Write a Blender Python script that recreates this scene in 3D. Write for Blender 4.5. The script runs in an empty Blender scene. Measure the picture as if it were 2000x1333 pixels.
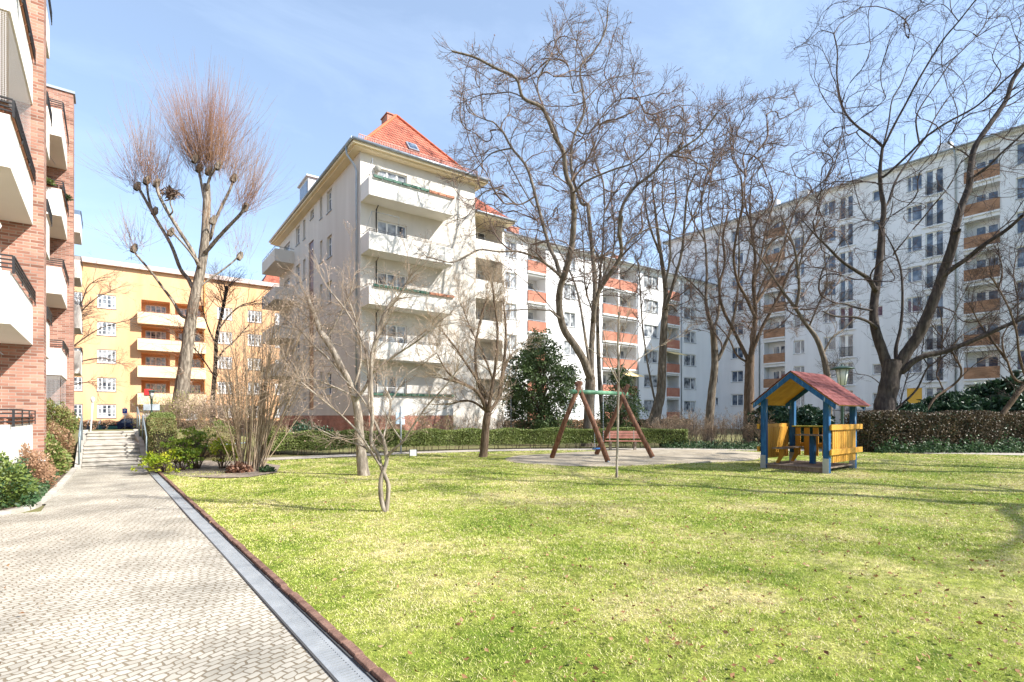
import bpy, math, random
import numpy as np
from math import sin, cos, pi, radians
from mathutils import Vector, Matrix

scene = bpy.context.scene
COL = scene.collection
F = 1025.0; CX = 1000.0; HY = 812.0; EYE = 1.6
TH = radians(35.9); CT, ST = cos(TH), sin(TH)
AL = radians(1.72); CA, SA = cos(AL), sin(AL)

def W(px, py, d):                      # a measured direction and distance -> world point
    xc = (px-CX)/F*d
    return (xc*CT+d*ST, -xc*ST+d*CT, EYE+(HY-py)/F*d)
def G(px, py, z=0.0):                  # point on the ground
    d = (EYE-z)*F/(py-HY)
    p = W(px, py, d); return (p[0], p[1])
def R(x, y):                           # frame of the path and the brick building
    return (x*CA-y*SA, x*SA+y*CA)

# ------------------------------------------------------------------ materials
MATS = {}
def mat(name, c1, c2=None, scale=4.0, rough=0.8, bump=0.0, bscale=None, metal=0.0, spec=0.3, detail=6.0, lo=0.35, hi=0.65, stretch=None, c3=None):
    if name in MATS: return MATS[name]
    m = bpy.data.materials.new(name); m.use_nodes = True
    nt = m.node_tree; b = nt.nodes['Principled BSDF']; L = nt.links
    b.inputs['Roughness'].default_value = rough; b.inputs['Metallic'].default_value = metal
    b.inputs['Specular IOR Level'].default_value = spec
    tc = nt.nodes.new('ShaderNodeTexCoord'); vec = tc.outputs['Object']
    if stretch:
        mp = nt.nodes.new('ShaderNodeMapping'); mp.inputs['Scale'].default_value = stretch
        L.new(vec, mp.inputs['Vector']); vec = mp.outputs['Vector']
    if c2 is None: b.inputs['Base Color'].default_value = (*c1, 1)
    else:
        n = nt.nodes.new('ShaderNodeTexNoise'); n.inputs['Scale'].default_value = scale; n.inputs['Detail'].default_value = detail
        L.new(vec, n.inputs['Vector'])
        r = nt.nodes.new('ShaderNodeValToRGB'); r.color_ramp.elements[0].position = lo; r.color_ramp.elements[1].position = hi
        r.color_ramp.elements[0].color = (*c1, 1); r.color_ramp.elements[1].color = (*c2, 1)
        if c3:
            e = r.color_ramp.elements.new((lo+hi)/2); e.color = (*c3, 1)
        L.new(n.outputs['Fac'], r.inputs['Fac']); L.new(r.outputs['Color'], b.inputs['Base Color'])
    if bump:
        n2 = nt.nodes.new('ShaderNodeTexNoise'); n2.inputs['Scale'].default_value = bscale or scale*4; n2.inputs['Detail'].default_value = 5
        L.new(vec, n2.inputs['Vector'])
        bp = nt.nodes.new('ShaderNodeBump'); bp.inputs['Strength'].default_value = bump; bp.inputs['Distance'].default_value = 0.02
        L.new(n2.outputs['Fac'], bp.inputs['Height']); L.new(bp.outputs['Normal'], b.inputs['Normal'])
    MATS[name] = m; return m

def brick_mat(name, c1, c2, mortar, bw=.25, bh=.077, ms=.012, rot=0.0, uvmode='wall', rough=.85, bump=.6, squash=1.0, vary=True, warp=0.0, bias=0.0, zmul=1.0):
    if name in MATS: return MATS[name]
    m = bpy.data.materials.new(name); m.use_nodes = True
    nt = m.node_tree; b = nt.nodes['Principled BSDF']; L = nt.links; N = nt.nodes.new
    b.inputs['Roughness'].default_value = rough; b.inputs['Specular IOR Level'].default_value = .2
    tc = N('ShaderNodeTexCoord'); sp = N('ShaderNodeSeparateXYZ'); L.new(tc.outputs['Object'], sp.inputs[0])
    cb = N('ShaderNodeCombineXYZ')
    if uvmode == 'wall':
        ad = N('ShaderNodeMath'); ad.operation = 'ADD'; L.new(sp.outputs['X'], ad.inputs[0]); L.new(sp.outputs['Y'], ad.inputs[1])
        mz = N('ShaderNodeMath'); mz.operation = 'MULTIPLY'; mz.inputs[1].default_value = zmul; L.new(sp.outputs['Z'], mz.inputs[0])
        L.new(ad.outputs[0], cb.inputs['X']); L.new(mz.outputs[0], cb.inputs['Y'])
    else:
        L.new(sp.outputs['X'], cb.inputs['X']); L.new(sp.outputs['Y'], cb.inputs['Y'])
    vec = cb.outputs[0]
    if rot:
        mp = N('ShaderNodeMapping'); mp.inputs['Rotation'].default_value = (0, 0, rot); L.new(vec, mp.inputs['Vector']); vec = mp.outputs[0]
    if warp:
        wn = N('ShaderNodeTexNoise'); wn.inputs['Scale'].default_value = 2.2; wn.inputs['Detail'].default_value = 4; L.new(vec, wn.inputs['Vector'])
        sc_ = N('ShaderNodeVectorMath'); sc_.operation = 'SCALE'; sc_.inputs['Scale'].default_value = warp
        L.new(wn.outputs['Color'], sc_.inputs[0])
        av = N('ShaderNodeVectorMath'); av.operation = 'ADD'; L.new(vec, av.inputs[0]); L.new(sc_.outputs[0], av.inputs[1]); vec = av.outputs[0]
        w2 = N('ShaderNodeTexNoise'); w2.inputs['Scale'].default_value = 9.0; w2.inputs['Detail'].default_value = 2; L.new(vec, w2.inputs['Vector'])
        s2 = N('ShaderNodeVectorMath'); s2.operation = 'SCALE'; s2.inputs['Scale'].default_value = warp*.42; L.new(w2.outputs['Color'], s2.inputs[0])
        a2_ = N('ShaderNodeVectorMath'); a2_.operation = 'ADD'; L.new(vec, a2_.inputs[0]); L.new(s2.outputs[0], a2_.inputs[1]); vec = a2_.outputs[0]
    bt = N('ShaderNodeTexBrick'); L.new(vec, bt.inputs['Vector'])
    bt.inputs['Scale'].default_value = 1; bt.inputs['Brick Width'].default_value = bw; bt.inputs['Row Height'].default_value = bh
    bt.inputs['Mortar Size'].default_value = ms; bt.inputs['Mortar Smooth'].default_value = .25; bt.inputs['Bias'].default_value = bias
    bt.inputs['Color1'].default_value = (*c1, 1); bt.inputs['Color2'].default_value = (*c2, 1); bt.inputs['Mortar'].default_value = (*mortar, 1)
    ns = N('ShaderNodeTexNoise'); ns.inputs['Scale'].default_value = 1.1; ns.inputs['Detail'].default_value = 8; L.new(vec, ns.inputs['Vector'])
    mr = N('ShaderNodeMapRange'); mr.inputs[1].default_value = .3; mr.inputs[2].default_value = .7; mr.inputs[3].default_value = .66; mr.inputs[4].default_value = 1.24
    L.new(ns.outputs['Fac'], mr.inputs[0])
    mx = N('ShaderNodeMix'); mx.data_type = 'RGBA'; mx.blend_type = 'MULTIPLY'; mx.inputs[0].default_value = 1.0
    L.new(bt.outputs['Color'], mx.inputs[6]); L.new(mr.outputs[0], mx.inputs[7]); L.new(mx.outputs[2], b.inputs['Base Color'])
    bp = N('ShaderNodeBump'); bp.inputs['Strength'].default_value = bump; bp.inputs['Distance'].default_value = .012; bp.invert = True
    L.new(bt.outputs['Fac'], bp.inputs['Height']); L.new(bp.outputs['Normal'], b.inputs['Normal'])
    MATS[name] = m; return m

def glass_mat(name, dark, light, share=.4):
    m = bpy.data.materials.new(name); m.use_nodes = True
    nt = m.node_tree; b = nt.nodes['Principled BSDF']; L = nt.links; N = nt.nodes.new
    b.inputs['Roughness'].default_value = .04; b.inputs['Specular IOR Level'].default_value = .9
    oi = N('ShaderNodeObjectInfo'); tc = N('ShaderNodeTexCoord'); sp = N('ShaderNodeSeparateXYZ'); L.new(tc.outputs['Object'], sp.inputs[0])
    # net curtains: a pleated pale cloth behind part of the pane, differing from window to window
    wv = N('ShaderNodeTexNoise'); wv.noise_dimensions = '4D'; wv.inputs['Scale'].default_value = 1.6
    ml = N('ShaderNodeMath'); ml.operation = 'MULTIPLY'; ml.inputs[1].default_value = 37.0
    L.new(oi.outputs['Random'], ml.inputs[0]); L.new(ml.outputs[0], wv.inputs['W']); L.new(tc.outputs['Object'], wv.inputs['Vector'])
    r = N('ShaderNodeValToRGB'); e = r.color_ramp.elements; e[0].position = .5-share*.25; e[1].position = .62
    e[0].color = (*dark, 1); e[1].color = (*light, 1)
    L.new(wv.outputs['Fac'], r.inputs['Fac']); L.new(r.outputs['Color'], b.inputs['Base Color'])
    n3 = N('ShaderNodeTexNoise'); n3.inputs['Scale'].default_value = .9; L.new(tc.outputs['Object'], n3.inputs['Vector'])
    bp = N('ShaderNodeBump'); bp.inputs['Strength'].default_value = .08; bp.inputs['Distance'].default_value = .05
    L.new(n3.outputs['Fac'], bp.inputs['Height']); L.new(bp.outputs['Normal'], b.inputs['Normal'])
    MATS[name] = m; return m

def leafmat(name, c1, c2, scale=3.0, rough=.5, trans=.25, c3=None):
    m = mat(name, c1, c2, scale=scale, rough=rough, c3=c3, spec=.35, lo=.3, hi=.7)
    nt = m.node_tree; b = nt.nodes['Principled BSDF']; out = nt.nodes['Material Output']
    tr = nt.nodes.new('ShaderNodeBsdfTranslucent'); mx = nt.nodes.new('ShaderNodeMixShader'); mx.inputs[0].default_value = trans
    src = b.inputs['Base Color'].links[0].from_socket
    nt.links.new(src, tr.inputs['Color']); nt.links.new(b.outputs[0], mx.inputs[1]); nt.links.new(tr.outputs[0], mx.inputs[2])
    nt.links.new(mx.outputs[0], out.inputs['Surface']); return m

# ------------------------------------------------------------------ mesh helpers
def tagged(o, label=None, cat=None, group=None, kind=None):
    if label: o['label'] = label
    if cat: o['category'] = cat
    if group: o['group'] = group
    if kind: o['kind'] = kind
    return o
def empty(name, loc=(0, 0, 0), rz=0.0, label=None, cat=None, group=None, parent=None):
    o = bpy.data.objects.new(name, None); o.location = loc; o.rotation_euler = (0, 0, rz); o.empty_display_size = .3
    COL.objects.link(o)
    if parent: o.parent = parent
    return tagged(o, label, cat, group)
def link(name, me, m=None, parent=None, smooth=False):
    o = bpy.data.objects.new(name, me); COL.objects.link(o)
    if m is not None and len(me.materials) == 0: me.materials.append(m)
    if parent is not None: o.parent = parent
    return o

class MB:
    def __init__(s): s.v = []; s.f = []; s.sm = []
    def quad(s, a, b, c, d):
        n = len(s.v); s.v += [tuple(a), tuple(b), tuple(c), tuple(d)]; s.f.append((n, n+1, n+2, n+3)); s.sm.append(False); return s
    def poly(s, pts):
        n = len(s.v); s.v += [tuple(p) for p in pts]; s.f.append(tuple(range(n, n+len(pts)))); s.sm.append(False); return s
    def hexa(s, p):                     # 8 points: bottom 4, top 4
        n = len(s.v); s.v += [tuple(q) for q in p]
        for q in ((3, 2, 1, 0), (4, 5, 6, 7), (0, 1, 5, 4), (1, 2, 6, 5), (2, 3, 7, 6), (3, 0, 4, 7)):
            s.f.append(tuple(n+i for i in q)); s.sm.append(False)
        return s
    def box(s, x0, x1, y0, y1, z0, z1, T=None):
        p = [(x0, y0, z0), (x1, y0, z0), (x1, y1, z0), (x0, y1, z0), (x0, y0, z1), (x1, y0, z1), (x1, y1, z1), (x0, y1, z1)]
        if T: p = [T(*q) for q in p]
        return s.hexa(p)
    def prism(s, poly, z0, z1):        # polygon in plan extruded
        n = len(poly); k = len(s.v)
        s.v += [(x, y, z0) for x, y in poly]+[(x, y, z1) for x, y in poly]
        s.f.append(tuple(range(k, k+n))[::-1]); s.f.append(tuple(range(k+n, k+2*n))); s.sm += [False, False]
        for i in range(n):
            j = (i+1) % n; s.f.append((k+i, k+j, k+n+j, k+n+i)); s.sm.append(False)
        return s
    def extr(s, prof, off):            # 3D planar profile swept by a vector
        n = len(prof); k = len(s.v)
        s.v += [tuple(p) for p in prof]+[(p[0]+off[0], p[1]+off[1], p[2]+off[2]) for p in prof]
        s.f.append(tuple(range(k, k+n))[::-1]); s.f.append(tuple(range(k+n, k+2*n))); s.sm += [False, False]
        for i in range(n):
            j = (i+1) % n; s.f.append((k+i, k+j, k+n+j, k+n+i)); s.sm.append(False)
        return s
    def tube(s, pts, rad, n=8, caps=True):
        if not hasattr(rad, '__len__'): rad = [rad]*len(pts)
        P = [Vector(p) for p in pts]; k = len(s.v)
        for i, p in enumerate(P):
            t = (P[min(i+1, len(P)-1)]-P[max(i-1, 0)]).normalized()
            a = t.cross(Vector((.31, .17, .94)) if abs(t.z) < .8 else Vector((1, .2, 0))).normalized(); b = t.cross(a)
            for j in range(n):
                an = 2*pi*j/n; s.v.append(tuple(p+(a*cos(an)+b*sin(an))*rad[i]))
        for i in range(len(P)-1):
            for j in range(n):
                s.f.append((k+i*n+j, k+i*n+(j+1) % n, k+(i+1)*n+(j+1) % n, k+(i+1)*n+j)); s.sm.append(True)
        if caps:
            s.f.append(tuple(k+j for j in range(n))[::-1]); s.f.append(tuple(k+(len(P)-1)*n+j for j in range(n))); s.sm += [False, False]
        return s
    def lathe(s, c, prof, n=16):       # prof: (r, z) about vertical axis at c
        k = len(s.v)
        for r, z in prof:
            for j in range(n): s.v.append((c[0]+r*cos(2*pi*j/n), c[1]+r*sin(2*pi*j/n), c[2]+z))
        for i in range(len(prof)-1):
            for j in range(n):
                s.f.append((k+i*n+j, k+i*n+(j+1) % n, k+(i+1)*n+(j+1) % n, k+(i+1)*n+j)); s.sm.append(True)
        s.f.append(tuple(k+j for j in range(n))[::-1]); s.f.append(tuple(k+(len(prof)-1)*n+j for j in range(n))); s.sm += [False, False]
        return s
    def mesh(s, name='m'):
        me = bpy.data.meshes.new(name); me.from_pydata(s.v, [], s.f)
        me.polygons.foreach_set('use_smooth', s.sm); me.update(); return me
    def build(s, name, m, parent=None, bevel=0.0):
        o = link(name, s.mesh(name), m, parent)
        if bevel:
            bv = o.modifiers.new('bevel', 'BEVEL'); bv.width = bevel; bv.segments = 2; bv.limit_method = 'ANGLE'
        return o

def npmesh(name, verts, tris, smooth=False):
    """verts (n,3), tris (m,k) with k 3 or 4"""
    me = bpy.data.meshes.new(name); k = tris.shape[1]
    me.vertices.add(len(verts)); me.vertices.foreach_set('co', verts.astype(np.float32).ravel())
    me.loops.add(tris.size); me.loops.foreach_set('vertex_index', tris.astype(np.int32).ravel())
    me.polygons.add(len(tris)); me.polygons.foreach_set('loop_start', np.arange(0, tris.size, k, dtype=np.int32))
    try: me.polygons.foreach_set('loop_total', np.full(len(tris), k, dtype=np.int32))
    except Exception: pass
    if smooth: me.polygons.foreach_set('use_smooth', np.ones(len(tris), dtype=bool))
    me.update(calc_edges=True); me.validate(); return me

def leaf_quads(rng, C, size, flat=0.0, aspect=1.6, fold=.25):
    """a folded leaf (2 triangles sharing a midrib) at every centre"""
    n = len(C); C = np.asarray(C, dtype=float)
    d = rng.normal(size=(n, 3)); d[:, 2] *= (1-flat); d /= np.linalg.norm(d, axis=1)[:, None]
    a = rng.normal(size=(n, 3)); a -= (a*d).sum(1)[:, None]*d
    if flat: a[:, 2] *= (1-flat)
    a /= np.linalg.norm(a, axis=1)[:, None]+1e-9
    nn = np.cross(d, a); s = (size*rng.uniform(.6, 1.3, n))[:, None]
    v = np.stack([C-d*s*aspect*.5, C+a*s*.5+nn*s*fold, C+d*s*aspect*.5, C-a*s*.5+nn*s*fold], 1).reshape(-1, 3)
    b = (np.arange(n)*4)[:, None]
    t = np.concatenate([b+[0, 1, 2], b+[0, 2, 3]], 0)
    return v, t
def leaves(name, C, size, m, parent=None, seed=0, flat=0.0, aspect=1.6):
    rng = np.random.default_rng(seed); v, t = leaf_quads(rng, C, size, flat, aspect)
    return link(name, npmesh(name, v, t), m, parent)

class Chains:
    """branch skeletons skinned in batches into one mesh"""
    def __init__(s): s.g = {}
    def add(s, pts, r0, r1, sides=3, rad=None):
        n = len(pts); key = (n, sides)
        s.g.setdefault(key, ([], []))
        s.g[key][0].append(pts); s.g[key][1].append(rad if rad is not None else [r0+(r1-r0)*i/(n-1) for i in range(n)])
    def mesh(s, name):
        V = []; Q = []; off = 0
        for (n, sd), (ps, rs) in s.g.items():
            P = np.array(ps, dtype=float); Rr = np.array(rs, dtype=float); m = len(P)
            T = np.empty_like(P); T[:, 1:-1] = P[:, 2:]-P[:, :-2]; T[:, 0] = P[:, 1]-P[:, 0]; T[:, -1] = P[:, -1]-P[:, -2]
            T /= np.linalg.norm(T, axis=2)[..., None]+1e-9
            ref = np.array([.913, .311, .263]); ref2 = np.array([-.2, .95, -.24])
            A = np.cross(T, ref); bad = np.linalg.norm(A, axis=2) < .35
            A[bad] = np.cross(T[bad], ref2)
            # keep one reference per chain so tubes do not twist
            A = np.where(bad.any(axis=1)[:, None, None], np.cross(T, ref2), A)
            A /= np.linalg.norm(A, axis=2)[..., None]+1e-9; B = np.cross(T, A)
            ang = 2*pi*np.arange(sd)/sd
            ring = P[:, :, None, :]+Rr[:, :, None, None]*(A[:, :, None, :]*np.cos(ang)[None, None, :, None]+B[:, :, None, :]*np.sin(ang)[None, None, :, None])
            V.append(ring.reshape(-1, 3))
            base = off+(np.arange(m)*n*sd)[:, None, None]+(np.arange(n-1)*sd)[None, :, None]
            j = np.arange(sd)[None, None, :]; j2 = (np.arange(sd)+1)[None, None, :] % sd
            q = np.stack([base+j, base+j2, base+sd+j2, base+sd+j], -1).reshape(-1, 4); Q.append(q); off += m*n*sd
        return npmesh(name, np.concatenate(V), np.concatenate(Q), smooth=True)

def catmull(pts, step=3):
    """smooth a list of tuples"""
    out = []; n = len(pts)
    for i in range(n-1):
        p0 = pts[max(i-1, 0)]; p1 = pts[i]; p2 = pts[i+1]; p3 = pts[min(i+2, n-1)]
        for k in range(step):
            t = k/step
            out.append(tuple(.5*((2*b)+(-a+c)*t+(2*a-5*b+4*c-e)*t*t+(-a+3*b-3*c+e)*t**3) for a, b, c, e in zip(p0, p1, p2, p3)))
    out.append(tuple(pts[-1])); return out
# ------------------------------------------------------------------ facades
class Fr:
    def __init__(s, ox, oy, ang): s.o = (ox, oy); s.a = ang; s.U = (cos(ang), sin(ang)); s.N = (sin(ang), -cos(ang))
    def P(s, u, n, z): return (s.o[0]+s.U[0]*u+s.N[0]*n, s.o[1]+s.U[1]*u+s.N[1]*n, z)
    def T(s, u, n, z): return s.P(u, n, z)
    def hit(s, px, py=HY, n=0.0):
        r = (px-CX)/F; dx, dy = r*CT+ST, -r*ST+CT
        qx, qy = s.o[0]+s.N[0]*n, s.o[1]+s.N[1]*n
        t = (qx*s.N[0]+qy*s.N[1])/(dx*s.N[0]+dy*s.N[1])
        x, y = dx*t-qx, dy*t-qy
        return x*s.U[0]+y*s.U[1], EYE+(HY-py)/F*t

def facade(mb, fr, u0, u1, z0, z1, ops, n=0.0):
    """wall with real openings; ops: (u0,u1,z0,z1,depth,back)"""
    us = sorted(set([round(u0, 4), round(u1, 4)]+[round(min(max(o[i], u0), u1), 4) for o in ops for i in (0, 1)]))
    zs = sorted(set([round(z0, 4), round(z1, 4)]+[round(min(max(o[i], z0), z1), 4) for o in ops for i in (2, 3)]))
    for j in range(len(zs)-1):
        za, zb = zs[j], zs[j+1]; zm = (za+zb)/2; run = None
        for i in range(len(us)-1):
            um = (us[i]+us[i+1])/2
            hole = any(o[0] < um < o[1] and o[2] < zm < o[3] for o in ops)
            if not hole:
                if run is None: run = us[i]
            if (hole or i == len(us)-2) and run is not None:
                e = us[i] if hole else us[i+1]
                mb.quad(fr.P(run, n, za), fr.P(e, n, za), fr.P(e, n, zb), fr.P(run, n, zb)); run = None
    for o in ops:
        a, b, c, d, dep, back = o[:6]
        P = fr.P
        mb.quad(P(a, n, c), P(b, n, c), P(b, n-dep, c), P(a, n-dep, c)); mb.quad(P(a, n, d), P(b, n, d), P(b, n-dep, d), P(a, n-dep, d))
        mb.quad(P(a, n, c), P(a, n, d), P(a, n-dep, d), P(a, n-dep, c)); mb.quad(P(b, n, c), P(b, n, d), P(b, n-dep, d), P(b, n-dep, c))
        if back: mb.quad(P(a, n-dep, c), P(b, n-dep, c), P(b, n-dep, d), P(a, n-dep, d))

WINC = {}
def win_meshes(w, h, cols, rows, fw, big, fm, gm, split):
    key = (round(w, 1), round(h, 1), cols, rows, fw, fm.name, gm.name, split)
    if key in WINC: return WINC[key]
    w, h = round(w, 1), round(h, 1)
    m = MB(); e = .0
    m.box(0, fw, 0, .07, 0, h); m.box(w-fw, w, 0, .07, 0, h); m.box(fw, w-fw, 0, .07, 0, fw); m.box(fw, w-fw, 0, .07, h-fw, h)
    xs = [w*(i+1)/cols for i in range(cols-1)] if split is None else [w*split]
    for x in xs: m.box(x-big/2, x+big/2, .004, .066, fw, h-fw)
    ed = [fw]+[x for x in xs]+[w-fw]
    for j in range(rows-1):
        z = h*(j+1)/rows if rows != 2 else h*.66
        for i in range(len(ed)-1):
            a = ed[i]+(big/2 if i else 0); b = ed[i+1]-(big/2 if i < len(ed)-2 else 0)
            m.box(a, b, .012, .058, z-.02, z+.02)
    g = MB(); g.quad((fw*.5, .035, fw*.5), (w-fw*.5, .035, fw*.5), (w-fw*.5, .035, h-fw*.5), (fw*.5, .035, h-fw*.5))
    s = MB(); s.box(-.05, w+.05, -.12, 0, -.05, -.005)
    M = (m.mesh('window_frame'), g.mesh('pane'), s.mesh('sill'))
    M[0].materials.append(fm); M[1].materials.append(gm); M[2].materials.append(mat('zinc', (.33, .35, .37), rough=.5, metal=.6))
    WINC[key] = (M, w, h); return WINC[key]
def window(parent, fr, u0, u1, z0, z1, cols=2, rows=1, rec=.13, fw=.07, big=.09, fm=None, gm=None, sill=True, split=None, name='window', n=0.0):
    fm = fm or MATS['white_frame']; gm = gm or MATS['glass']
    M, w, h = win_meshes(u1-u0, z1-z0, cols, rows, fw, big, fm, gm, split)
    o = bpy.data.objects.new(name, M[0]); COL.objects.link(o); o.parent = parent
    o.location = fr.P(u0, n-rec, z0); o.rotation_euler = (0, 0, fr.a); o.scale = ((u1-u0)/w, 1, (z1-z0)/h)
    p = bpy.data.objects.new('pane', M[1]); COL.objects.link(p); p.parent = o
    if sill:
        q = bpy.data.objects.new('sill', M[2]); COL.objects.link(q); q.parent = o; q.location = (0, -rec+.06, 0)
    return o
def part(parent, name, mb, m, bevel=0): return mb.build(name, m, parent, bevel)

mat('white_frame', (.8, .8, .78), rough=.35)
mat('dark_frame', (.16, .15, .14), rough=.4)
glass_mat('glass', (.035, .045, .06), (.42, .44, .45), .5)
glass_mat('glass_blue', (.03, .05, .09), (.20, .24, .30), .3)
M_BEIGE = mat('beige_render', (.62, .575, .51), (.70, .655, .59), scale=1.3, rough=.92, bump=.5, bscale=60, c3=(.655, .61, .545), stretch=(1, 1, .12), lo=.3, hi=.7)
M_CREAM = mat('balcony_cream', (.72, .69, .63), (.78, .75, .69), scale=.7, rough=.9, bump=.25, bscale=50)
M_SOFFIT = mat('soffit_paint', (.76, .63, .42), (.80, .68, .48), scale=.5, rough=.8)
M_WHITE = mat('white_render', (.74, .74, .735), (.80, .80, .795), scale=1.1, rough=.9, bump=.2, bscale=40, stretch=(1, 1, .1))
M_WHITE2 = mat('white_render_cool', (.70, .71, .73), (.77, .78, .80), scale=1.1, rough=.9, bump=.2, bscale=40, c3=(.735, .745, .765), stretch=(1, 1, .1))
M_ORANGE = mat('orange_render', (.70, .40, .20), (.77, .465, .26), stretch=(1, 1, .2), scale=.8, rough=.9, bump=.25, bscale=30, c3=(.735, .435, .23))
M_ORPALE = mat('orange_pale_render', (.80, .60, .37), (.84, .65, .43), scale=.5, rough=.9)
M_PANEL = mat('terracotta_panel', (.37, .15, .10), (.46, .205, .14), scale=1.2, rough=.85)
M_TILE = brick_mat('roof_tiles', (.46, .13, .075), (.60, .21, .13), (.16, .045, .03), bw=.24, bh=.26, ms=.045, rough=.7, bump=1.0)
M_BRICK = brick_mat('red_brick', (.22, .10, .07), (.47, .245, .18), (.36, .30, .255), bw=.25, bh=.074, ms=.009, bias=0.0)
M_BRICKP = brick_mat('brick_plinth', (.42, .14, .09), (.52, .20, .13), (.46, .38, .32), bw=.25, bh=.077, ms=.01)
M_BALBRICK = brick_mat('balcony_brick', (.33, .17, .095), (.42, .235, .14), (.30, .21, .15), bw=.25, bh=.077, ms=.008)
M_ZINC = mat('zinc_pipe', (.30, .34, .38), (.38, .42, .46), scale=3, rough=.45, metal=.5)
M_IRON = mat('black_iron', (.03, .03, .032), rough=.5)
M_BROWN = mat('stair_glazing', (.10, .03, .02), (.16, .05, .03), scale=3, rough=.35)
M_GREENB = mat('green_planter', (.03, .09, .065), (.06, .15, .10), scale=4, rough=.6)
M_TERRA = mat('terracotta', (.40, .17, .10), (.52, .25, .16), scale=5, rough=.8)
M_YELLOWB = mat('yellow_blind', (.72, .40, .05), (.78, .46, .08), scale=2, rough=.7, stretch=(.2, .2, 12))
M_GRAVEL = mat('roof_edge', (.55, .42, .36), (.66, .55, .50), scale=6, rough=.9)
M_SOIL = mat('soil', (.10, .07, .05), (.17, .125, .09), scale=5, rough=1, bump=.6, bscale=30)

def slot_rail(mb, T, u0, u1, n, z, h=.28, k=3, th=.012):   # horizontal bars with posts, along u
    for i in range(k):
        zz = z+h*(i+1)/k; mb.box(u0, u1, n-th, n+th, zz-th, zz+th, T)
    m = max(2, int(abs(u1-u0)/.9)+1)
    for i in range(m):
        u = u0+(u1-u0)*i/(m-1); mb.box(u-th, u+th, n-th*.8, n+th*.8, z-.02, z+h-th, T)

def ray_x(X, px, py=HY):               # hit of a plane x = X
    f = Fr(X, 0, -pi/2); u, z = f.hit(px, py); return -u, z

# ================================================================== beige hip-roofed block
BX0, BX1, BY0, BY1 = 10.5, 18.15, 29.2, 49.4
EAV = 16.7
bei = empty('apartment_building', (14.3, 39, 0), 0, 'beige rendered apartment block with a steep red tiled hip roof and long cream balconies', 'building')
def pb(name, mb, m, bevel=0):
    o = mb.build(name, m, bei, bevel); o.matrix_parent_inverse = Matrix.Translation(bei.location).inverted(); return o
inv = Matrix.Translation((14.3, 39, 0)).inverted()
FS = Fr(BX0, BY0, 0.0)                 # sunny south front, faces -Y
FW = Fr(BX0, BY1, -pi/2)               # shaded west side, u runs towards the camera
LV = [2.72+3.0*i for i in range(5)]    # parapet tops
wall = MB()
ops = []; wins = []
for k, zt in enumerate(LV):
    fl = zt-.85
    u0, _ = FS.hit(738); u1, _ = FS.hit(795)
    ops.append((u0, u1, fl, fl+2.1, .16, False)); wins.append((u0, u1, fl, fl+2.1, 3, 2 if k < 3 else 1))
facade(wall, FS, 0, BX1-BX0, 1.6, EAV, ops)
opw = []; winw = []
for (a, b, t, bt_) in ((638.4, 648, 377, 419), (624.7, 629.5, 388, 430), (606, 613, 415, 431), (592, 596.5, 432, 470), (578, 585.5, 447, 482)):
    ua, _ = FW.hit(a); ub, _ = FW.hit(b)
    z1 = FW.hit(a, t)[1]; z0 = FW.hit(a, bt_)[1]
    for k in range(5):
        if k and (606 < a+1 < 610): continue
        opw.append((ua, ub, z0-3*k, z1-3*k, .16, False)); winw.append((ua, ub, z0-3*k, z1-3*k))
uh0 = FW.hit(603)[0]; uh1 = FW.hit(612.5)[0]
opw.append((uh0, uh1, 2.0, 14.2, .12, False))
# balcony doors at the far north-west corner
ud0, ud1 = BY1-47.6, BY1-45.6
for k in range(5): opw.append((ud0, ud1, LV[k]-.85, LV[k]+1.25, .16, False))
facade(wall, FW, 0, BY1-BY0, 1.6, EAV, opw)
FE = Fr(BX1, BY0, pi/2); facade(wall, FE, 0, 4.0, 0, EAV, [])
facade(wall, FE, 4.0, BY1-BY0, 0, EAV, []); FN = Fr(BX1, BY1, pi); facade(wall, FN, 0, BX1-BX0, 0, EAV, [])
pb('wall', wall, M_BEIGE)
pl = MB(); pl.box(BX0+.03, BX1-2.35, BY0+.03, BY1-.03, -.1, 1.6); pb('plinth', pl, M_BRICKP)
pl = MB(); pl.box(BX1-2.35, BX1-.005, BY0+.005, BY1-.05, -.1, 1.6); pb('base_wall', pl, M_BEIGE)
def bw(*a, **k):
    o = window(bei, *a, **k); o.matrix_parent_inverse = inv; return o
for (a, b, c, d, cc, rr) in wins: bw(FS, a, b, c, d, cc, rr, fw=.07, big=.1, sill=False)
for (a, b, c, d) in winw: bw(FW, a, b, c, d, 2 if b-a > 1 else 1, 2, fw=.06, gm=MATS['glass_blue'])
for k in range(5): bw(FW, ud0, ud1, LV[k]-.85, LV[k]+1.25, 3, 1, gm=MATS['glass_blue'], sill=False)
g = MB(); g.box(uh0, uh1, -.11, -.06, 2.0, 14.2, FW.T)
for k in range(9): g.box(uh0, uh1, -.06, -.03, 2.3+k*1.4, 2.38+k*1.4, FW.T)
pb('stairwell_glazing', g, M_BROWN)
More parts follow.
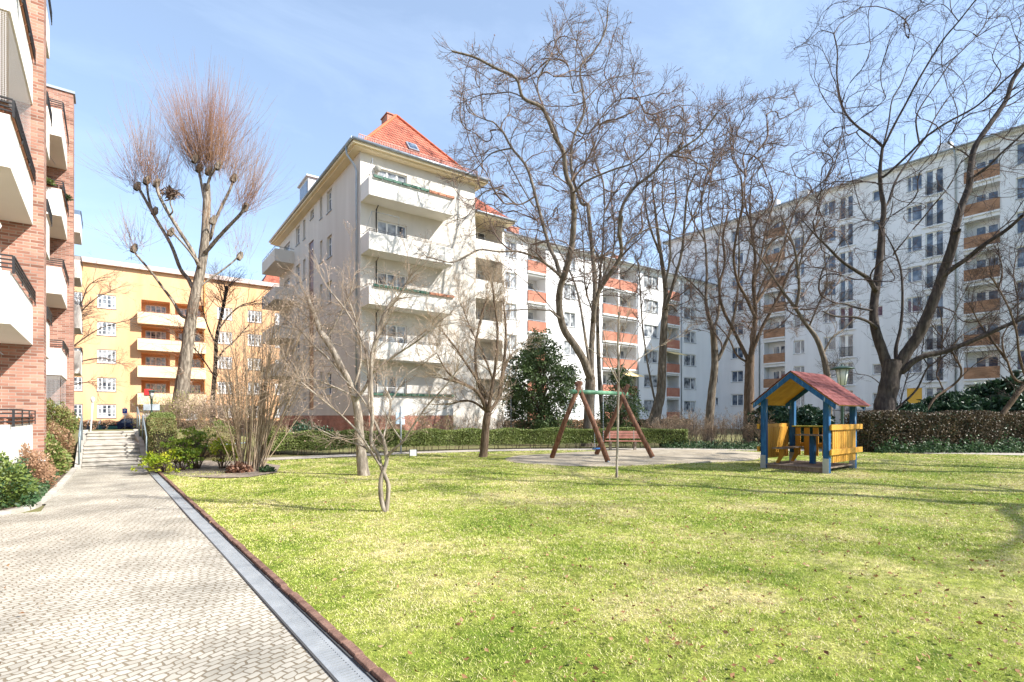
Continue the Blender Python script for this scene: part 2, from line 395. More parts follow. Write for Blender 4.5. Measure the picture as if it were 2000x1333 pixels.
# south balconies: parapet boxes 1.3 m deep
BP, BW = 1.3, 5.3
for k, zt in enumerate(LV):
    m = MB(); u0 = .02; w = .12
    zb = zt-.98 if k else zt-1.12
    if k == 0:
        zb = 1.6
    m.box(u0, BW, 0.0, BP, zb, zb+.16, FS.T)
    m.box(u0, BW, BP-w, BP-.001, zb+.16, zt, FS.T); m.box(u0+.001, u0+w, 0, BP-w, zb+.16, zt, FS.T); m.box(BW-w, BW-.001, 0, BP-w, zb+.16, zt, FS.T)
    b = pb('balcony', m, M_CREAM)
    r = MB(); slot_rail(r, FS.T, u0+.05, BW-.05, BP-.05, zt, .16, 2, .01)
    r.box(u0+.04, u0+.06, .05, BP-.05, zt+.15, zt+.17, FS.T)
    o = r.build('railing', M_IRON, b)
    if k in (0, 2, 4):
        q = MB(); L = BW-.2; nb = 9
        for i in range(nb):
            a = .25+i*L/nb
            if k in (2, 4) and i > 5: continue
            q.box(a, a+L/nb-.04, BP+.015, BP+.13, zt-.0, zt+.13, FS.T)
        q.build('flower_box', M_GREENB, b)
        if k in (2, 4):
            q = MB()
            for i in range(6, nb):
                a = .25+i*L/nb; q.box(a, a+L/nb-.04, BP+.015, BP+.13, zt-.0, zt+.13, FS.T)
            q.build('flower_box', M_TERRA, b)
    if k in (3, 4):
        q = MB(); z = zt
        if k == 3:
            q.tube([FS.P(.3, BP-.3, z), FS.P(.3, BP-.3, z+1.25), FS.P(1.9, BP-.3, z+1.25), FS.P(1.9, BP-.3, z)], .015, 6)
            q.tube([FS.P(.3, BP-.3, z+1.25), FS.P(.3, .1, z+.5)], .012, 6)
        else:
            q.tube([FS.P(.3, BP-.2, z), FS.P(.3, BP-.2, z+1.15), FS.P(.3, .1, z+.55)], .012, 6)
        q.build('drying_frame', M_ZINC, b)
# plinth under the lowest balcony
m = MB(); m.box(.02, BW, .001, BP-.01, -.1, 1.6, FS.T); pb('balcony_base', m, M_BRICKP)
# shallow balconies on the shaded west side
wy0, wy1, wx = 44.2, 49.2, 9.05
for k, zt in enumerate(LV):
    if k == 0: continue
    m = MB(); zb = zt-.98
    m.box(wx, BX0, wy0, wy1, zb, zb+.16); m.box(wx+.001, wx+.12, wy0, wy1, zb+.16, zt); m.box(wx+.12, BX0, wy0+.001, wy0+.12, zb+.16, zt); m.box(wx+.12, BX0, wy1-.12, wy1-.001, zb+.16, zt)
    b = pb('balcony', m, M_BEIGE)
    r = MB(); r.box(wx+.02, wx+.045, wy0+.03, wy1-.03, zt+.16, zt+.19); r.box(wx+.045, BX0, wy0+.03, wy0+.055, zt+.16, zt+.19)
    for i in range(7): y = wy0+.05+i*(wy1-wy0-.1)/6; r.box(wx+.022, wx+.04, y-.01, y+.01, zt, zt+.16)
    r.build('railing', M_IRON, b)
# eaves, gutter, roof
OV = .62
ev = MB(); x0, x1, y0, y1 = BX0-OV, BX1+OV, BY0-OV, BY1+OV
ev.box(x0, x1, y0, y1, EAV, EAV+.14); ev.box(x0+.18, x1-.18, y0+.18, y1-.18, EAV-.09, EAV)
pb('eaves', ev, M_SOFFIT)
gt = MB()
zg = EAV+.2
gt.tube([(x0-.07, y0-.07, zg), (x1+.07, y0-.07, zg)], .085, 8); gt.tube([(x0-.07, y0-.07, zg), (x0-.07, y1, zg)], .085, 8)
pb('gutter', gt, M_ZINC)
dp = MB(); ux = FW.hit(689)[0]
p0 = (BX0-.09, BY0+.33)
dp.tube([(x0-.07, BY0+.33, zg-.05), (x0-.05, BY0+.33, EAV-.3), (BX0-.2, BY0+.33, EAV-.85), (BX0-.11, BY0+.33, EAV-1.1), (BX0-.11, BY0+.33, .1)], .06, 8)
pb('downpipe', dp, M_ZINC)
dk = MB()
for k in range(4): dk.tube([FS.P(.95, .3, LV[k]+1.95), FS.P(.9, .12, LV[k]+1.75), FS.P(.9, .1, LV[k]-.1)], .035, 6)
pb('drain_pipe', dk, M_IRON)
def hip_roof(mb, x0, x1, y0, y1, ze, rise, flare=.9):
    """hip at the y0 end, bell-cast eaves, ridge along y; thin closed shell"""
    cx = (x0+x1)/2; hw = (x1-x0)/2
    f = flare; fz = f*.55
    a = [(x0, y0, ze), (x1, y0, ze), (x1, y1, ze), (x0, y1, ze)]
    b = [(x0+f, y0+f, ze+fz), (x1-f, y0+f, ze+fz), (x1-f, y1, ze+fz), (x0+f, y1, ze+fz)]
    r0 = (cx, y0+hw, ze+rise); r1 = (cx, y1, ze+rise)
    mb.quad(a[0], a[1], b[1], b[0]); mb.quad(a[1], a[2], b[2], b[1]); mb.quad(a[3], a[0], b[0], b[3])
    mb.poly([b[0], b[1], r0]); mb.quad(b[1], b[2], r1, r0); mb.quad(b[3], b[0], r0, r1)
    mb.poly([a[2], a[3], b[3], r1, b[2]])
rf = MB(); hip_roof(rf, x0, x1, y0, y1, EAV+.2, 4.75); pb('roof', rf, M_TILE)
hp = MB(); cxr = (x0+x1)/2; hw = (x1-x0)/2
for (sx) in (0, 1):
    xa = x0+.9 if sx == 0 else x1-.9
    pts = [((x0, x1)[sx], y0, EAV+.24), (xa, y0+.9, EAV+.2+.5), (cxr, y0+hw, EAV+5.0)]
    hp.tube(catmull(pts, 1), .09, 6)
hp.tube([(cxr, y0+hw, EAV+4.98), (cxr, y1, EAV+4.98)], .09, 6)
pb('ridge_tiles', hp, mat('ridge_tile', (.50, .11, .045), (.60, .16, .07), scale=6, rough=.7))
ch = MB(); ch.box(cxr-.5, cxr+.35, y0+hw+.3, y0+hw+1.3, EAV+4.4, EAV+5.12); ch.box(cxr-.56, cxr+.41, y0+hw+.24, y0+hw+1.36, EAV+5.12, EAV+5.19)
pb('chimney', ch, M_BRICKP)
# snow guard along the eaves (ladder grid) and roof window
sg = MB(); zt0 = EAV+.2+.42
for i in range(75):
    x = x0+.5+i*(x1-x0-1.0)/74; sg.box(x-.012, x+.012, y0+.5, y0+.53, EAV+.45, EAV+.83)
for z in (.47, .80): sg.box(x0+.5, x1-.5, y0+.49, y0+.54, EAV+z, EAV+z+.03)
pb('snow_guard', sg, mat('snow_guard_metal', (.55, .33, .28), rough=.6))
sl = (4.75-.5)/(hw-.9)
def onroof(x, t, h): # t: run from flare edge
    nl = math.hypot(1, sl); return (x, y0+.9+t-h*sl/nl, EAV+.7+t*sl+h/nl)
sk = MB(); xa, xb = cxr-.45, cxr+.25
sk.hexa([onroof(xa, .55, 0), onroof(xb, .55, 0), onroof(xb, 1.1, 0), onroof(xa, 1.1, 0), onroof(xa, .55, .1), onroof(xb, .55, .1), onroof(xb, 1.1, .1), onroof(xa, 1.1, .1)])
s_ = pb('skylight', sk, M_ZINC)
sk = MB(); sk.quad(onroof(xa+.08, .63, .105), onroof(xb-.08, .63, .105), onroof(xb-.08, 1.03, .105), onroof(xa+.08, 1.03, .105)); sk.build('pane', MATS['glass_blue'], s_)
# dormer on the west slope
dm = MB(); dy = ray_x(BX0-.2, 592)[0]
dm.box(BX0-.15, BX0+2.2, dy-1.2, dy+1.2, EAV+.3, EAV+2.25); dm.box(BX0-.3, BX0+2.3, dy-1.35, dy+1.35, EAV+2.25, EAV+2.36)
d_ = pb('dormer', dm, mat('dormer_white', (.7, .71, .72), rough=.6))
dm = MB(); dm.box(BX0-.18, BX0-.151, dy-1.0, dy+1.0, EAV+1.1, EAV+2.05); dm.build('pane', MATS['glass_blue'], d_)
lm = MB(); c = FS.P(.98, .12, LV[4]+1.05); lm.lathe(c, [(.03, .22), (.16, .2), (.2, .1), (.15, -.08), (.06, -.12)][::-1], 10); pb('wall_lamp', lm, mat('lamp_grey', (.35, .34, .3), rough=.5))

# ---- lower continuation with loggias
SX0, SX1, SY = 18.15, 23.3, 33.2
se = empty('apartment_building', (20.7, 36, 0), 0, 'narrow beige block of stacked loggias set back beside the hip roofed block', 'building')
inv2 = Matrix.Translation(se.location).inverted()
def ps(name, mb, m):
    o = mb.build(name, m, se); o.matrix_parent_inverse = inv2; return o
F2 = Fr(SX0, SY, 0); w2 = MB(); E2 = 16.35
ops = []; la = F2.hit(927)[0]+.1; lb = F2.hit(981)[0]
for k in range(5):
    ops.append((max(la, .25), lb, LV[k]-.9, LV[k]+1.65, 1.7, True))
facade(w2, F2, 0, SX1-SX0, 0, E2, ops); F3 = Fr(SX1, SY, pi/2); facade(w2, F3, 0, 12, 0, E2, [])
ps('wall', w2, M_BEIGE)
for k in range(5):
    m = MB(); a = max(la, .25)
    m.box(a, lb, -.14, .02, LV[k]-.9, LV[k]+.05, F2.T); b = ps('balcony', m, M_CREAM)
    r = MB(); slot_rail(r, F2.T, a, lb, -.05, LV[k]+.05, .16, 2, .01); r.build('railing', M_IRON, b)
    o = window(se, F2, a+.4, a+1.9, LV[k]-.7, LV[k]+1.25, 2, 2, rec=0, n=-1.62, sill=False); o.matrix_parent_inverse = inv2
m = MB(); m.box(SX0+.65, SX1+.6, SY-.6, SY+8, E2, E2+.15); ps('eaves', m, M_SOFFIT)
m = MB(); m.tube([(SX0+.63, SY-.68, E2+.2), (SX1+.66, SY-.68, E2+.2)], .08, 8); ps('gutter', m, M_ZINC)
m = MB(); a = SX0+.64; b = SX1+.6; ye = SY-.6
m.quad((a, ye, E2+.18), (b, ye, E2+.18), (b-3.0, ye+4.4, E2+3.9), (a, ye+4.4, E2+3.9)); m.quad((b, ye, E2+.18), (b, ye+8, E2+.18), (b-3.0, ye+4.4, E2+3.9), (b-3.0, ye+4.4, E2+3.88))
m.poly([(a, ye, E2+.18), (a, ye+4.4, E2+3.9), (a, ye+8.6, E2+.18)]); m.quad((a, ye+4.4, E2+3.9), (b-3, ye+4.4, E2+3.9), (b, ye+8.6, E2+.18), (a, ye+8.6, E2+.18))
ps('roof', m, M_TILE)

# ================================================================== white wing, six storeys
MX0, MX1, MY, MZ = 23.31, 58.4, 38.4, 17.72
mw = empty('apartment_building', (40, 44, 0), 0, 'long white six storey wing with terracotta balcony panels behind the big tree', 'building')
inv3 = Matrix.Translation(mw.location).inverted()
def pm(name, mb, m):
    o = mb.build(name, m, mw); o.matrix_parent_inverse = inv3; return o
FM = Fr(0, MY, 0); tops = [17.3-2.79*k for k in range(6)]
hu = lambda px: FM.hit(px)[0]
ops = []; wl = []
for (a, b) in ((987, 1009.5), (1102, 1124), (1258, 1286), (1336, 1359.5)):
    for t in tops: ops.append((hu(a), hu(b), t-1.4, t, .15, False)); wl.append((hu(a), hu(b), t-1.4, t))
bal = []
for (a, b) in ((1030.5, 1066), (1177, 1208), (1210, 1243), (1302, 1326)):
    for t in tops: ops.append((hu(a), hu(b), t-2.35, t+.1, 1.5, True)); bal.append((hu(a), hu(b), t))
m = MB(); facade(m, FM, MX0, MX1, -.1, MZ, ops); facade(m, Fr(MX0, MY, -pi/2), -11, 0, -.1, MZ, [])
m.quad((MX0, MY+11, -.1), (MX1, MY+11, -.1), (MX1, MY+11, MZ), (MX0, MY+11, MZ)); pm('wall', m, M_WHITE)
for (a, b, c, d) in wl:
    o = window(mw, FM, a, b, c, d, 2, 1, split=.62 if a > 30 else .5); o.matrix_parent_inverse = inv3
for i, (a, b, t) in enumerate(bal):
    m = MB(); zt = t-1.35; m.box(a+.002, b-.002, -.1, .12, zt-1.0, zt, FM.T); o = pm('balcony', m, M_PANEL)
    s = MB(); s.box(a-.03, b+.03, -.1, .16, zt-1.16, zt-1.002, FM.T); s.build('slab', M_WHITE, o)
    s = MB(); s.box(a, b, .02, .06, zt+.08, zt+.12, FM.T)
    for q in range(4): u = a+.1+(b-a-.2)*q/3; s.box(u-.015, u+.015, .025, .055, zt, zt+.08, FM.T)
    s.build('railing', M_ZINC, o)
    w = window(mw, FM, a+.35, b-.35, t-2.2, t-.15, 3 if b-a > 2.3 else 2, 1, rec=0, n=-1.42, sill=False); w.matrix_parent_inverse = inv3
m = MB(); m.box(MX0+.5, MX1, MY-.45, MY+11.4, MZ, MZ+.16); pm('eaves', m, M_WHITE)
m = MB(); m.tube([(MX0+.5, MY-.52, MZ+.12), (MX1, MY-.52, MZ+.12)], .07, 8)
pm('gutter', m, M_ZINC)
for px in (1245, 1330):
    m = MB(); u = hu(px); m.tube([(u, MY-.1, MZ), (u, MY-.1, 0)], .06, 8); pm('downpipe', m, M_ZINC)
m = MB(); m.quad((MX0+.5, MY-.45, MZ+.17), (MX1, MY-.45, MZ+.17), (MX1, MY+5.5, MZ+1.7), (MX0+.5, MY+5.5, MZ+1.7)); m.quad((MX0+.5, MY+5.5, MZ+1.7), (MX1, MY+5.5, MZ+1.7), (MX1, MY+11.4, MZ+.17), (MX0+.5, MY+11.4, MZ+.17)); m.poly([(MX0+.5, MY-.45, MZ+.17), (MX0+.5, MY+5.5, MZ+1.7), (MX0+.5, MY+11.4, MZ+.17)])
pm('roof', m, mat('roof_felt', (.28, .26, .25), (.36, .33, .31), scale=2, rough=.9))
for px, dd in ((1014, 3.0), (1232, 3.5), (1120, 5)):
    x = hu(px)*1.0+1.2; m = MB(); m.box(x, x+1.0, MY+dd, MY+dd+.7, MZ+.3, MZ+2.2); m.box(x-.06, x+1.06, MY+dd-.06, MY+dd+.76, MZ+2.2, MZ+2.3); pm('chimney', m, M_BRICKP)
for (a, b, t) in bal[16:17]+bal[21:22]:
    m = MB(); m.extr([FM.P(a, 0, t+.05), FM.P(a, 1.1, t-.35), FM.P(a, 1.1, t-.4), FM.P(a, 0, t)], (b-a, 0, 0)); pm('awning', m, mat('awning_cloth', (.75, .6, .3), rough=.8))

# ================================================================== white eight storey block on the right
RX, RY0, RY1, RZ = 58.5, 2.0, 45.0, 24.75
rb = empty('apartment_building', (64, 24, 0), 0, 'tall white eight storey block in shade with brown brick balconies on the right', 'building')
inv4 = Matrix.Translation(rb.location).inverted()
def pr(name, mb, m):
    o = mb.build(name, m, rb); o.matrix_parent_inverse = inv4; return o
FR_ = Fr(RX, 0, -pi/2); ru = lambda px: FR_.hit(px)[0]
rt = [23.8-2.81*k for k in range(8)]
ops = []; wl = []; fd = []; bal = []; shut = []
def col(a, b, up, lo, cc=2, kk=range(8), sp=None):
    for k in kk:
        t = rt[k]+up; ops.append((ru(a), ru(b), t-lo, t, .14, False)); wl.append((ru(a), ru(b), t-lo, t, cc, sp, k))
col(1396, 1402, -.3, .95, 1); col(1428, 1451, 0, 1.35, 2); col(1550, 1571, 0, 1.45, 2, sp=.6); col(1608, 1632, 0, 1.35, 2, sp=.35)
col(1704, 1724, -.35, 1.0, 1); col(1771, 1801, 0, 1.4, 2, sp=.3); col(1984, 2030, 0, 1.75, 2); col(2052, 2100, 0, 1.4, 2)
for (a, b) in ((1639.5, 1666), (1807.5, 1842.5)):
    for t in rt: ops.append((ru(a), ru(b), t-2.25, t, .14, False)); fd.append((ru(a), ru(b), t))
for (a, b) in ((1492, 1533), (1883, 1953), (2130, 2220)):
    for t in rt: ops.append((ru(a), ru(b), t-2.25, t+.15, 1.05, True)); bal.append((ru(a), ru(b), t))
m = MB(); facade(m, FR_, -RY1, -RY0, -.1, RZ, ops)
m.quad((RX, RY0, -.1), (RX+12, RY0, -.1), (RX+12, RY0, RZ), (RX, RY0, RZ)); m.quad((RX, RY1, -.1), (RX+12, RY1, -.1), (RX+12, RY1, RZ), (RX, RY1, RZ)); m.quad((RX+12, RY0, -.1), (RX+12, RY1, -.1), (RX+12, RY1, RZ), (RX+12, RY0, RZ))
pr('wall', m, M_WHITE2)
def rw(*a, **k): o = window(rb, *a, **k); o.matrix_parent_inverse = inv4; return o
for (a, b, c, d, cc, sp, k) in wl:
    if k == 7 and (abs(a-ru(1771)) < .01 or abs(a-ru(1608)) < .01):
        q = MB(); q.box(a, b, -.1, -.06, c, d, FR_.T); pr('blind', q, M_YELLOWB); continue
    rw(FR_, a, b, c, d, cc, 1, split=sp, gm=MATS['glass_blue'])
for (a, b, t) in fd:
    o = rw(FR_, a, b, t-2.25, t, 2, 1, gm=MATS['glass_blue'], big=.28, sill=False, name='french_window')
    q = MB(); z = t-2.2
    q.box(a, b, .03, .06, z+.95, z+.98, FR_.T); q.box(a, b, .03, .06, z+.08, z+.11, FR_.T)
    nn = 16
    for i in range(nn): u = a+.03+(b-a-.06)*i/(nn-1); q.box(u-.01, u+.01, .037, .053, z+.11, z+.95, FR_.T)
    q = pr('railing', q, M_IRON)
    s = MB(); s.box(a-.25, b+.25, 0, .14, t-2.36, t-2.28, FR_.T); pr('ledge', s, M_WHITE2)
for i, (a, b, t) in enumerate(bal):
    if i % 8 != 7:
        m = MB(); zt = t-1.2; m.box(a+.002, b-.002, -.1, .1, zt-1.0, zt, FR_.T); o = pr('balcony', m, M_BALBRICK)
        s = MB(); s.box(a-.02, b+.02, -.1, .16, zt-1.15, zt-1.002, FR_.T); s.build('slab', M_WHITE2, o)
    rw(FR_, a+.55 if b-a < 3 else a+.9, b-.25, t-2.1, t-.25, 2, 1, rec=0, n=-.98, gm=MATS['glass_blue'], sill=False, big=.2)
m = MB(); m.box(RX-.5, RX+12.4, RY0-.4, RY1+.4, RZ, RZ+.18); pr('eaves', m, M_WHITE2)
m = MB(); m.tube([(RX-.56, RY0-.4, RZ+.14), (RX-.56, RY1+.4, RZ+.14)], .1, 8); pr('gutter', m, M_ZINC)
for px in (1484, 1867):
    m = MB(); q = FR_.P(ru(px), .1, 0); m.tube([(RX-.5, q[1], RZ+.05), (RX-.35, q[1], RZ-.3), (RX-.1, q[1], RZ-.7), (RX-.1, q[1], 0)], .07, 8); pr('downpipe', m, M_ZINC)
m = MB(); m.quad((RX-.5, RY0-.4, RZ+.19), (RX-.5, RY1+.4, RZ+.19), (RX+6, RY1+.4, RZ+2.2), (RX+6, RY0-.4, RZ+2.2)); m.quad((RX+6, RY0-.4, RZ+2.2), (RX+6, RY1+.4, RZ+2.2), (RX+12.4, RY1+.4, RZ+.19), (RX+12.4, RY0-.4, RZ+.19))
m.poly([(RX-.5, RY1+.4, RZ+.19), (RX+6, RY1+.4, RZ+2.2), (RX+12.4, RY1+.4, RZ+.19)]); m.poly([(RX-.5, RY0-.4, RZ+.19), (RX+6, RY0-.4, RZ+2.2), (RX+12.4, RY0-.4, RZ+.19)])
pr('roof', m, MATS['roof_felt'])
for px in (1836, 1500, 1560):
    y = ray_x(RX, px)[0]; m = MB(); m.box(RX+1, RX+1.8, y-.5, y+.5, RZ+.4, RZ+1.5); pr('chimney', m, M_WHITE)

# ================================================================== orange building at the back
OY, OZ = 69.6, 17.35
ob = empty('apartment_building', (12, 75, 0), 0, 'orange rendered apartment block with white lattice windows behind the stairs', 'building')
inv5 = Matrix.Translation(ob.location).inverted()
def po(name, mb, m):
    o = mb.build(name, m, ob); o.matrix_parent_inverse = inv5; return o
FO = Fr(0, OY, 0); ou = lambda px: FO.hit(px)[0]
zt5 = [FO.hit(207, y)[1] for y in (576, 629, 683, 738, 790)]
ops = []; wl = []
for (a, b) in ((95, 118), (142, 161.5), (190, 227), (425, 454), (484, 511), (537, 560), (590, 615)):
    for t in zt5: ops.append((ou(a), ou(b), t-1.42, t, .12, False)); wl.append((ou(a), ou(b), t-1.42, t))
lg = []
for (a, b) in ((276, 332), (342, 400)):
    for t in zt5[:4]: ops.append((ou(a), ou(b), t-2.55, t-.1, 1.5, True)); lg.append((ou(a), ou(b), t))
ops.append((ou(279), ou(322), zt5[4]-1.55, zt5[4]-.05, .12, False)); wl.append((ou(279), ou(322), zt5[4]-1.55, zt5[4]-.05))
ops.append((ou(363), ou(387), zt5[4]-2.4, zt5[4]-.2, .12, False)); wl.append((ou(363), ou(387), zt5[4]-2.4, zt5[4]-.2))
m = MB(); X0, X1 = -16, 40; facade(m, FO, X0, X1, -.3, OZ, ops)
m.quad((X0, OY, -.3), (X0, OY+11, -.3), (X0, OY+11, OZ), (X0, OY, OZ)); m.quad((X1, OY, -.3), (X1, OY+11, -.3), (X1, OY+11, OZ), (X1, OY, OZ)); m.quad((X0, OY+11, -.3), (X1, OY+11, -.3), (X1, OY+11, OZ), (X0, OY+11, OZ))
po('wall', m, M_ORANGE)
for (a, b, c, d) in wl:
    o = window(ob, FO, a, b, c, d, 4 if b-a > 1.2 else 2, 3, fw=.12, big=.13, rec=.08); o.matrix_parent_inverse = inv5
for (a, b, t) in lg:
    m = MB(); zt = t-1.55
    a2, b2 = (a-.35, b) if a < ou(335) else (b-.0-(b-a), b+.0)
    if a > ou(335): a2 = ou(333)
    m.box(a2, b2+.05, -.12, .85, zt-1.25, zt-1.1, FO.T); m.box(a2, b2+.05, .73, .851, zt-1.1, zt, FO.T); m.box(a2+.001, a2+.12, 0, .73, zt-1.1, zt, FO.T); m.box(b2-.07, b2+.049, 0, .73, zt-1.1, zt, FO.T)
    o = po('balcony', m, M_ORPALE)
    s = MB(); s.box(a2-.01, b2+.06, .7, .87, zt+.002, zt+.05, FO.T); s.build('coping', M_PANEL, o)
    w = window(ob, FO, a+.4, b-.3, t-2.3, t-.4, 4, 2, rec=0, n=-1.42, sill=False); w.matrix_parent_inverse = inv5
m = MB(); m.box(X0-.3, X1+.3, OY-.4, OY+11.3, OZ, OZ+.12); m.box(X0-.3, X1+.3, OY-.4, OY+11.3, OZ+.12, OZ+.5); po('roof_edge', m, M_GRAVEL)
m = MB(); u = ou(399); m.tube([(u, OY-.1, OZ), (u, OY-.1, 0)], .07, 8); po('downpipe', m, mat('orange_pipe', (.55, .26, .07), rough=.7))
# red cushion hung over one balcony rail
a, b, t = lg[3]; zt = t-1.55; m = MB(); u = a+.25
m.box(u, u+.75, .88, .96, zt-.25, zt+.35, FO.T); m.box(u, u+.75, .62, .88, zt+.06, zt+.42, FO.T)
o = m.build('cushion', mat('red_cloth', (.65, .03, .03), rough=.8), None, .04); tagged(o, 'bright red cushion on the lowest balcony of the orange block', 'cushion')

# far house with a red roof seen between the orange and beige blocks
fh = empty('house', (34, 92, 0), 0, 'distant house with an orange red tiled roof between orange and beige blocks', 'house')
inv6 = Matrix.Translation(fh.location).inverted()
p = W(505, 560, 98); q = W(600, 560, 98); z0 = W(520, 562, 98)[2]
m = MB(); x0, x1, y = p[0], q[0], (p[1]+q[1])/2
m.box(x0+.5, x1, y, y+10, 0, z0); o = m.build('wall', M_BEIGE, fh); o.matrix_parent_inverse = inv6
m = MB(); m.quad((x0, y-.5, z0), (x1, y-.5, z0), (x1, y+5, z0+4.5), (x0+2.5, y+5, z0+4.5)); m.quad((x0, y+10.5, z0), (x1, y+10.5, z0), (x1, y+5, z0+4.5), (x0+2.5, y+5, z0+4.5)); m.poly([(x0, y-.5, z0), (x0, y+10.5, z0), (x0+2.5, y+5, z0+4.5)])
o = m.build('roof', M_TILE, fh); o.matrix_parent_inverse = inv6

# ================================================================== red brick building, stepped, on the left (in the path's frame)
kb = empty('apartment_building', (0, 0, 0), 0, 'red brick apartment block with stepped end walls and cream balconies on the left', 'building')
kb.rotation_euler = (0, 0, AL)        # its parts are in the path's frame; the empty carries the turn
def pk(name, mb, m, b=0): return mb.build(name, m, kb, b)
BH = 15.0
m = MB()
m.box(-12, -1.23, 17.1, 17.75, .55, BH); m.box(-12, -2.6, 17.75, 28.5, .0, BH-.05); m.box(-12, -1.13, 28.5, 29.3, .3, BH)
m.box(-12, -3.2, 29.3, 46.0, 0, BH-.05); m.box(-12, -4.6, 4.0, 17.1, 0, BH-.05); m.box(-12, -3.4, 46.0, 47.0, 0, BH)
pk('wall', m, M_BRICK)
m = MB(); m.box(-12.1, -1.17, 17.04, 17.8, BH, BH+.1); m.box(-12.1, -1.07, 28.44, 29.36, BH, BH+.1); m.box(-12.1, -2.5, 17.8, 28.44, BH-.05, BH+.06); m.box(-12.1, -3.1, 29.36, 46.1, BH-.05, BH+.06); m.box(-12.1, -4.5, 3.9, 17.04, BH-.05, BH+.06)
pk('coping', m, M_ZINC)
m = MB(); m.box(-4, -1.2, 17.06, 17.8, -.2, .55); m.box(-4, -1.1, 28.46, 29.34, -.2, .3); pk('plinth', m, M_WHITE)
def kbal(x0, x1, y0, y1, zt, h=.98, cut=.0, base=None, rail=.3, planter=False, rside=True):
    """box balcony hung on the wall at y1, parapets on three sides"""
    w = .12; zb = zt-h if base is None else base
    m = MB(); c = cut
    foot = [(x0, y0), (x1-c, y0), (x1, y0+c*1.2), (x1, y1), (x0, y1)] if c else [(x0, y0), (x1, y0), (x1, y1), (x0, y1)]
    m.prism(foot, zb, zb+.15)
    m.box(x0, x1-w, y0+.001, y0+w, zb+.15, zt); m.box(x1-w, x1-.001, y0+.001, y1, zb+.15, zt)
    if base is not None: m.box(x0, x1-.01, y0+.01, y1, -.2, base)
    o = pk('balcony', m, M_CREAM)
    r = MB(); T = lambda a, b, c_: (a, b, c_)
    slot_rail(r, lambda u, n, z: (x1+.05+n, u, z), y0+.0, y1-.1, 0, zt-.02, rail, 4, .013)
    slot_rail(r, T, x0, x1+.04, y0-.03, zt-.02, rail, 4, .013)
    r.build('railing', M_IRON, o)
    if planter:
        q = MB(); y = y0+.05
        while y < y1-.8: q.box(x1-.06, x1+.035, y, y+.62, zt+.002, zt+.13); y += .7
        q.box(x0+1.0, x1-.1, y0-.0, y0+.14, zt+.002, zt+.13)
        q.build('flower_box', M_TERRA, o)
    return o
B1 = []
for i, zt in enumerate((1.43, 4.28, 7.18, 10.08, 12.98)):
    B1.append(kbal(-4.5, -1.43, 13.4, 17.1, zt, base=.5 if i == 0 else None, planter=i in (0, 2, 3), cut=0))
for i, zt in enumerate((4.1, 6.85, 9.6, 12.4)):
    kbal(-2.6, -1.27, 17.9, 19.3, zt, h=.95, rside=False)
B2 = []
for i, zt in enumerate((1.25, 4.05, 7.0, 9.85, 12.75)):
    B2.append(kbal(-4.0, -1.33, 25.2, 28.5, zt, base=.35 if i == 0 else None, planter=i == 3, cut=0))
for i, zt in enumerate((5.6, 8.4, 11.2, 14.0)):
    kbal(-3.3, -1.35, 42.0, 45.0, zt, h=1.4 if i < 2 else 1.1, rail=.25)
# doors and windows behind the balconies
FK = Fr(-4.6, 0, pi/2)
for zt in (4.28, 7.18, 10.08, 1.43, 12.98): window(kb, Fr(-4.6, 0, pi/2), 5, 6.8, zt-.7, zt+1.2, 3, 1, rec=-.02, sill=False)
# drying frames, nets and rods between the balconies
for (x, y, z, h) in ((-2.2, 13.7, 1.5, 1.9), (-2.3, 25.6, 4.15, 1.8), (-2.1, 25.6, 9.95, 1.9), (-2.2, 25.6, 12.8, 1.4)):
    q = MB(); q.tube([(x, y, z), (x, y, z+h), (x-1.3, y, z+h+.02)], .014, 6); q.tube([(x, y, z+h), (x+.5, y+1.2, z+h-.55)], .01, 6); pk('drying_frame', q, M_ZINC)
def net_mat(name, col, sz):
    m = bpy.data.materials.new(name); m.use_nodes = True; nt = m.node_tree; b = nt.nodes['Principled BSDF']; b.inputs['Base Color'].default_value = (*col, 1)
    N = nt.nodes.new; L = nt.links; tc = N('ShaderNodeTexCoord'); br = N('ShaderNodeTexBrick'); br.offset = 0
    sp = N('ShaderNodeSeparateXYZ'); cb = N('ShaderNodeCombineXYZ'); ad = N('ShaderNodeMath'); L.new(tc.outputs['Object'], sp.inputs[0]); L.new(sp.outputs['X'], ad.inputs[0]); L.new(sp.outputs['Y'], ad.inputs[1]); L.new(ad.outputs[0], cb.inputs['X']); L.new(sp.outputs['Z'], cb.inputs['Y']); L.new(cb.outputs[0], br.inputs['Vector'])
    br.inputs['Scale'].default_value = 1; br.inputs['Brick Width'].default_value = sz; br.inputs['Row Height'].default_value = sz; br.inputs['Mortar Size'].default_value = sz*.09
    L.new(br.outputs['Fac'], b.inputs['Alpha']); MATS[name] = m; return m
M_NET = net_mat('cat_net', (.5, .5, .5), .035)
q = MB(); q.quad((-1.46, 13.45, 7.4), (-1.46, 17.0, 7.4), (-1.46, 17.0, 9.1), (-1.46, 13.45, 9.1)); q.quad((-4.4, 13.43, 7.4), (-1.47, 13.43, 7.4), (-1.47, 13.43, 9.1), (-4.4, 13.43, 9.1)); pk('safety_net', q, M_NET)
q = MB(); q.quad((-1.36, 25.3, 1.4), (-1.36, 28.4, 1.4), (-1.36, 28.4, 3.05), (-1.36, 25.3, 3.05)); q.quad((-3.9, 25.23, 1.4), (-1.37, 25.23, 1.4), (-1.37, 25.23, 3.05), (-3.9, 25.23, 3.05)); pk('safety_net', q, M_NET)
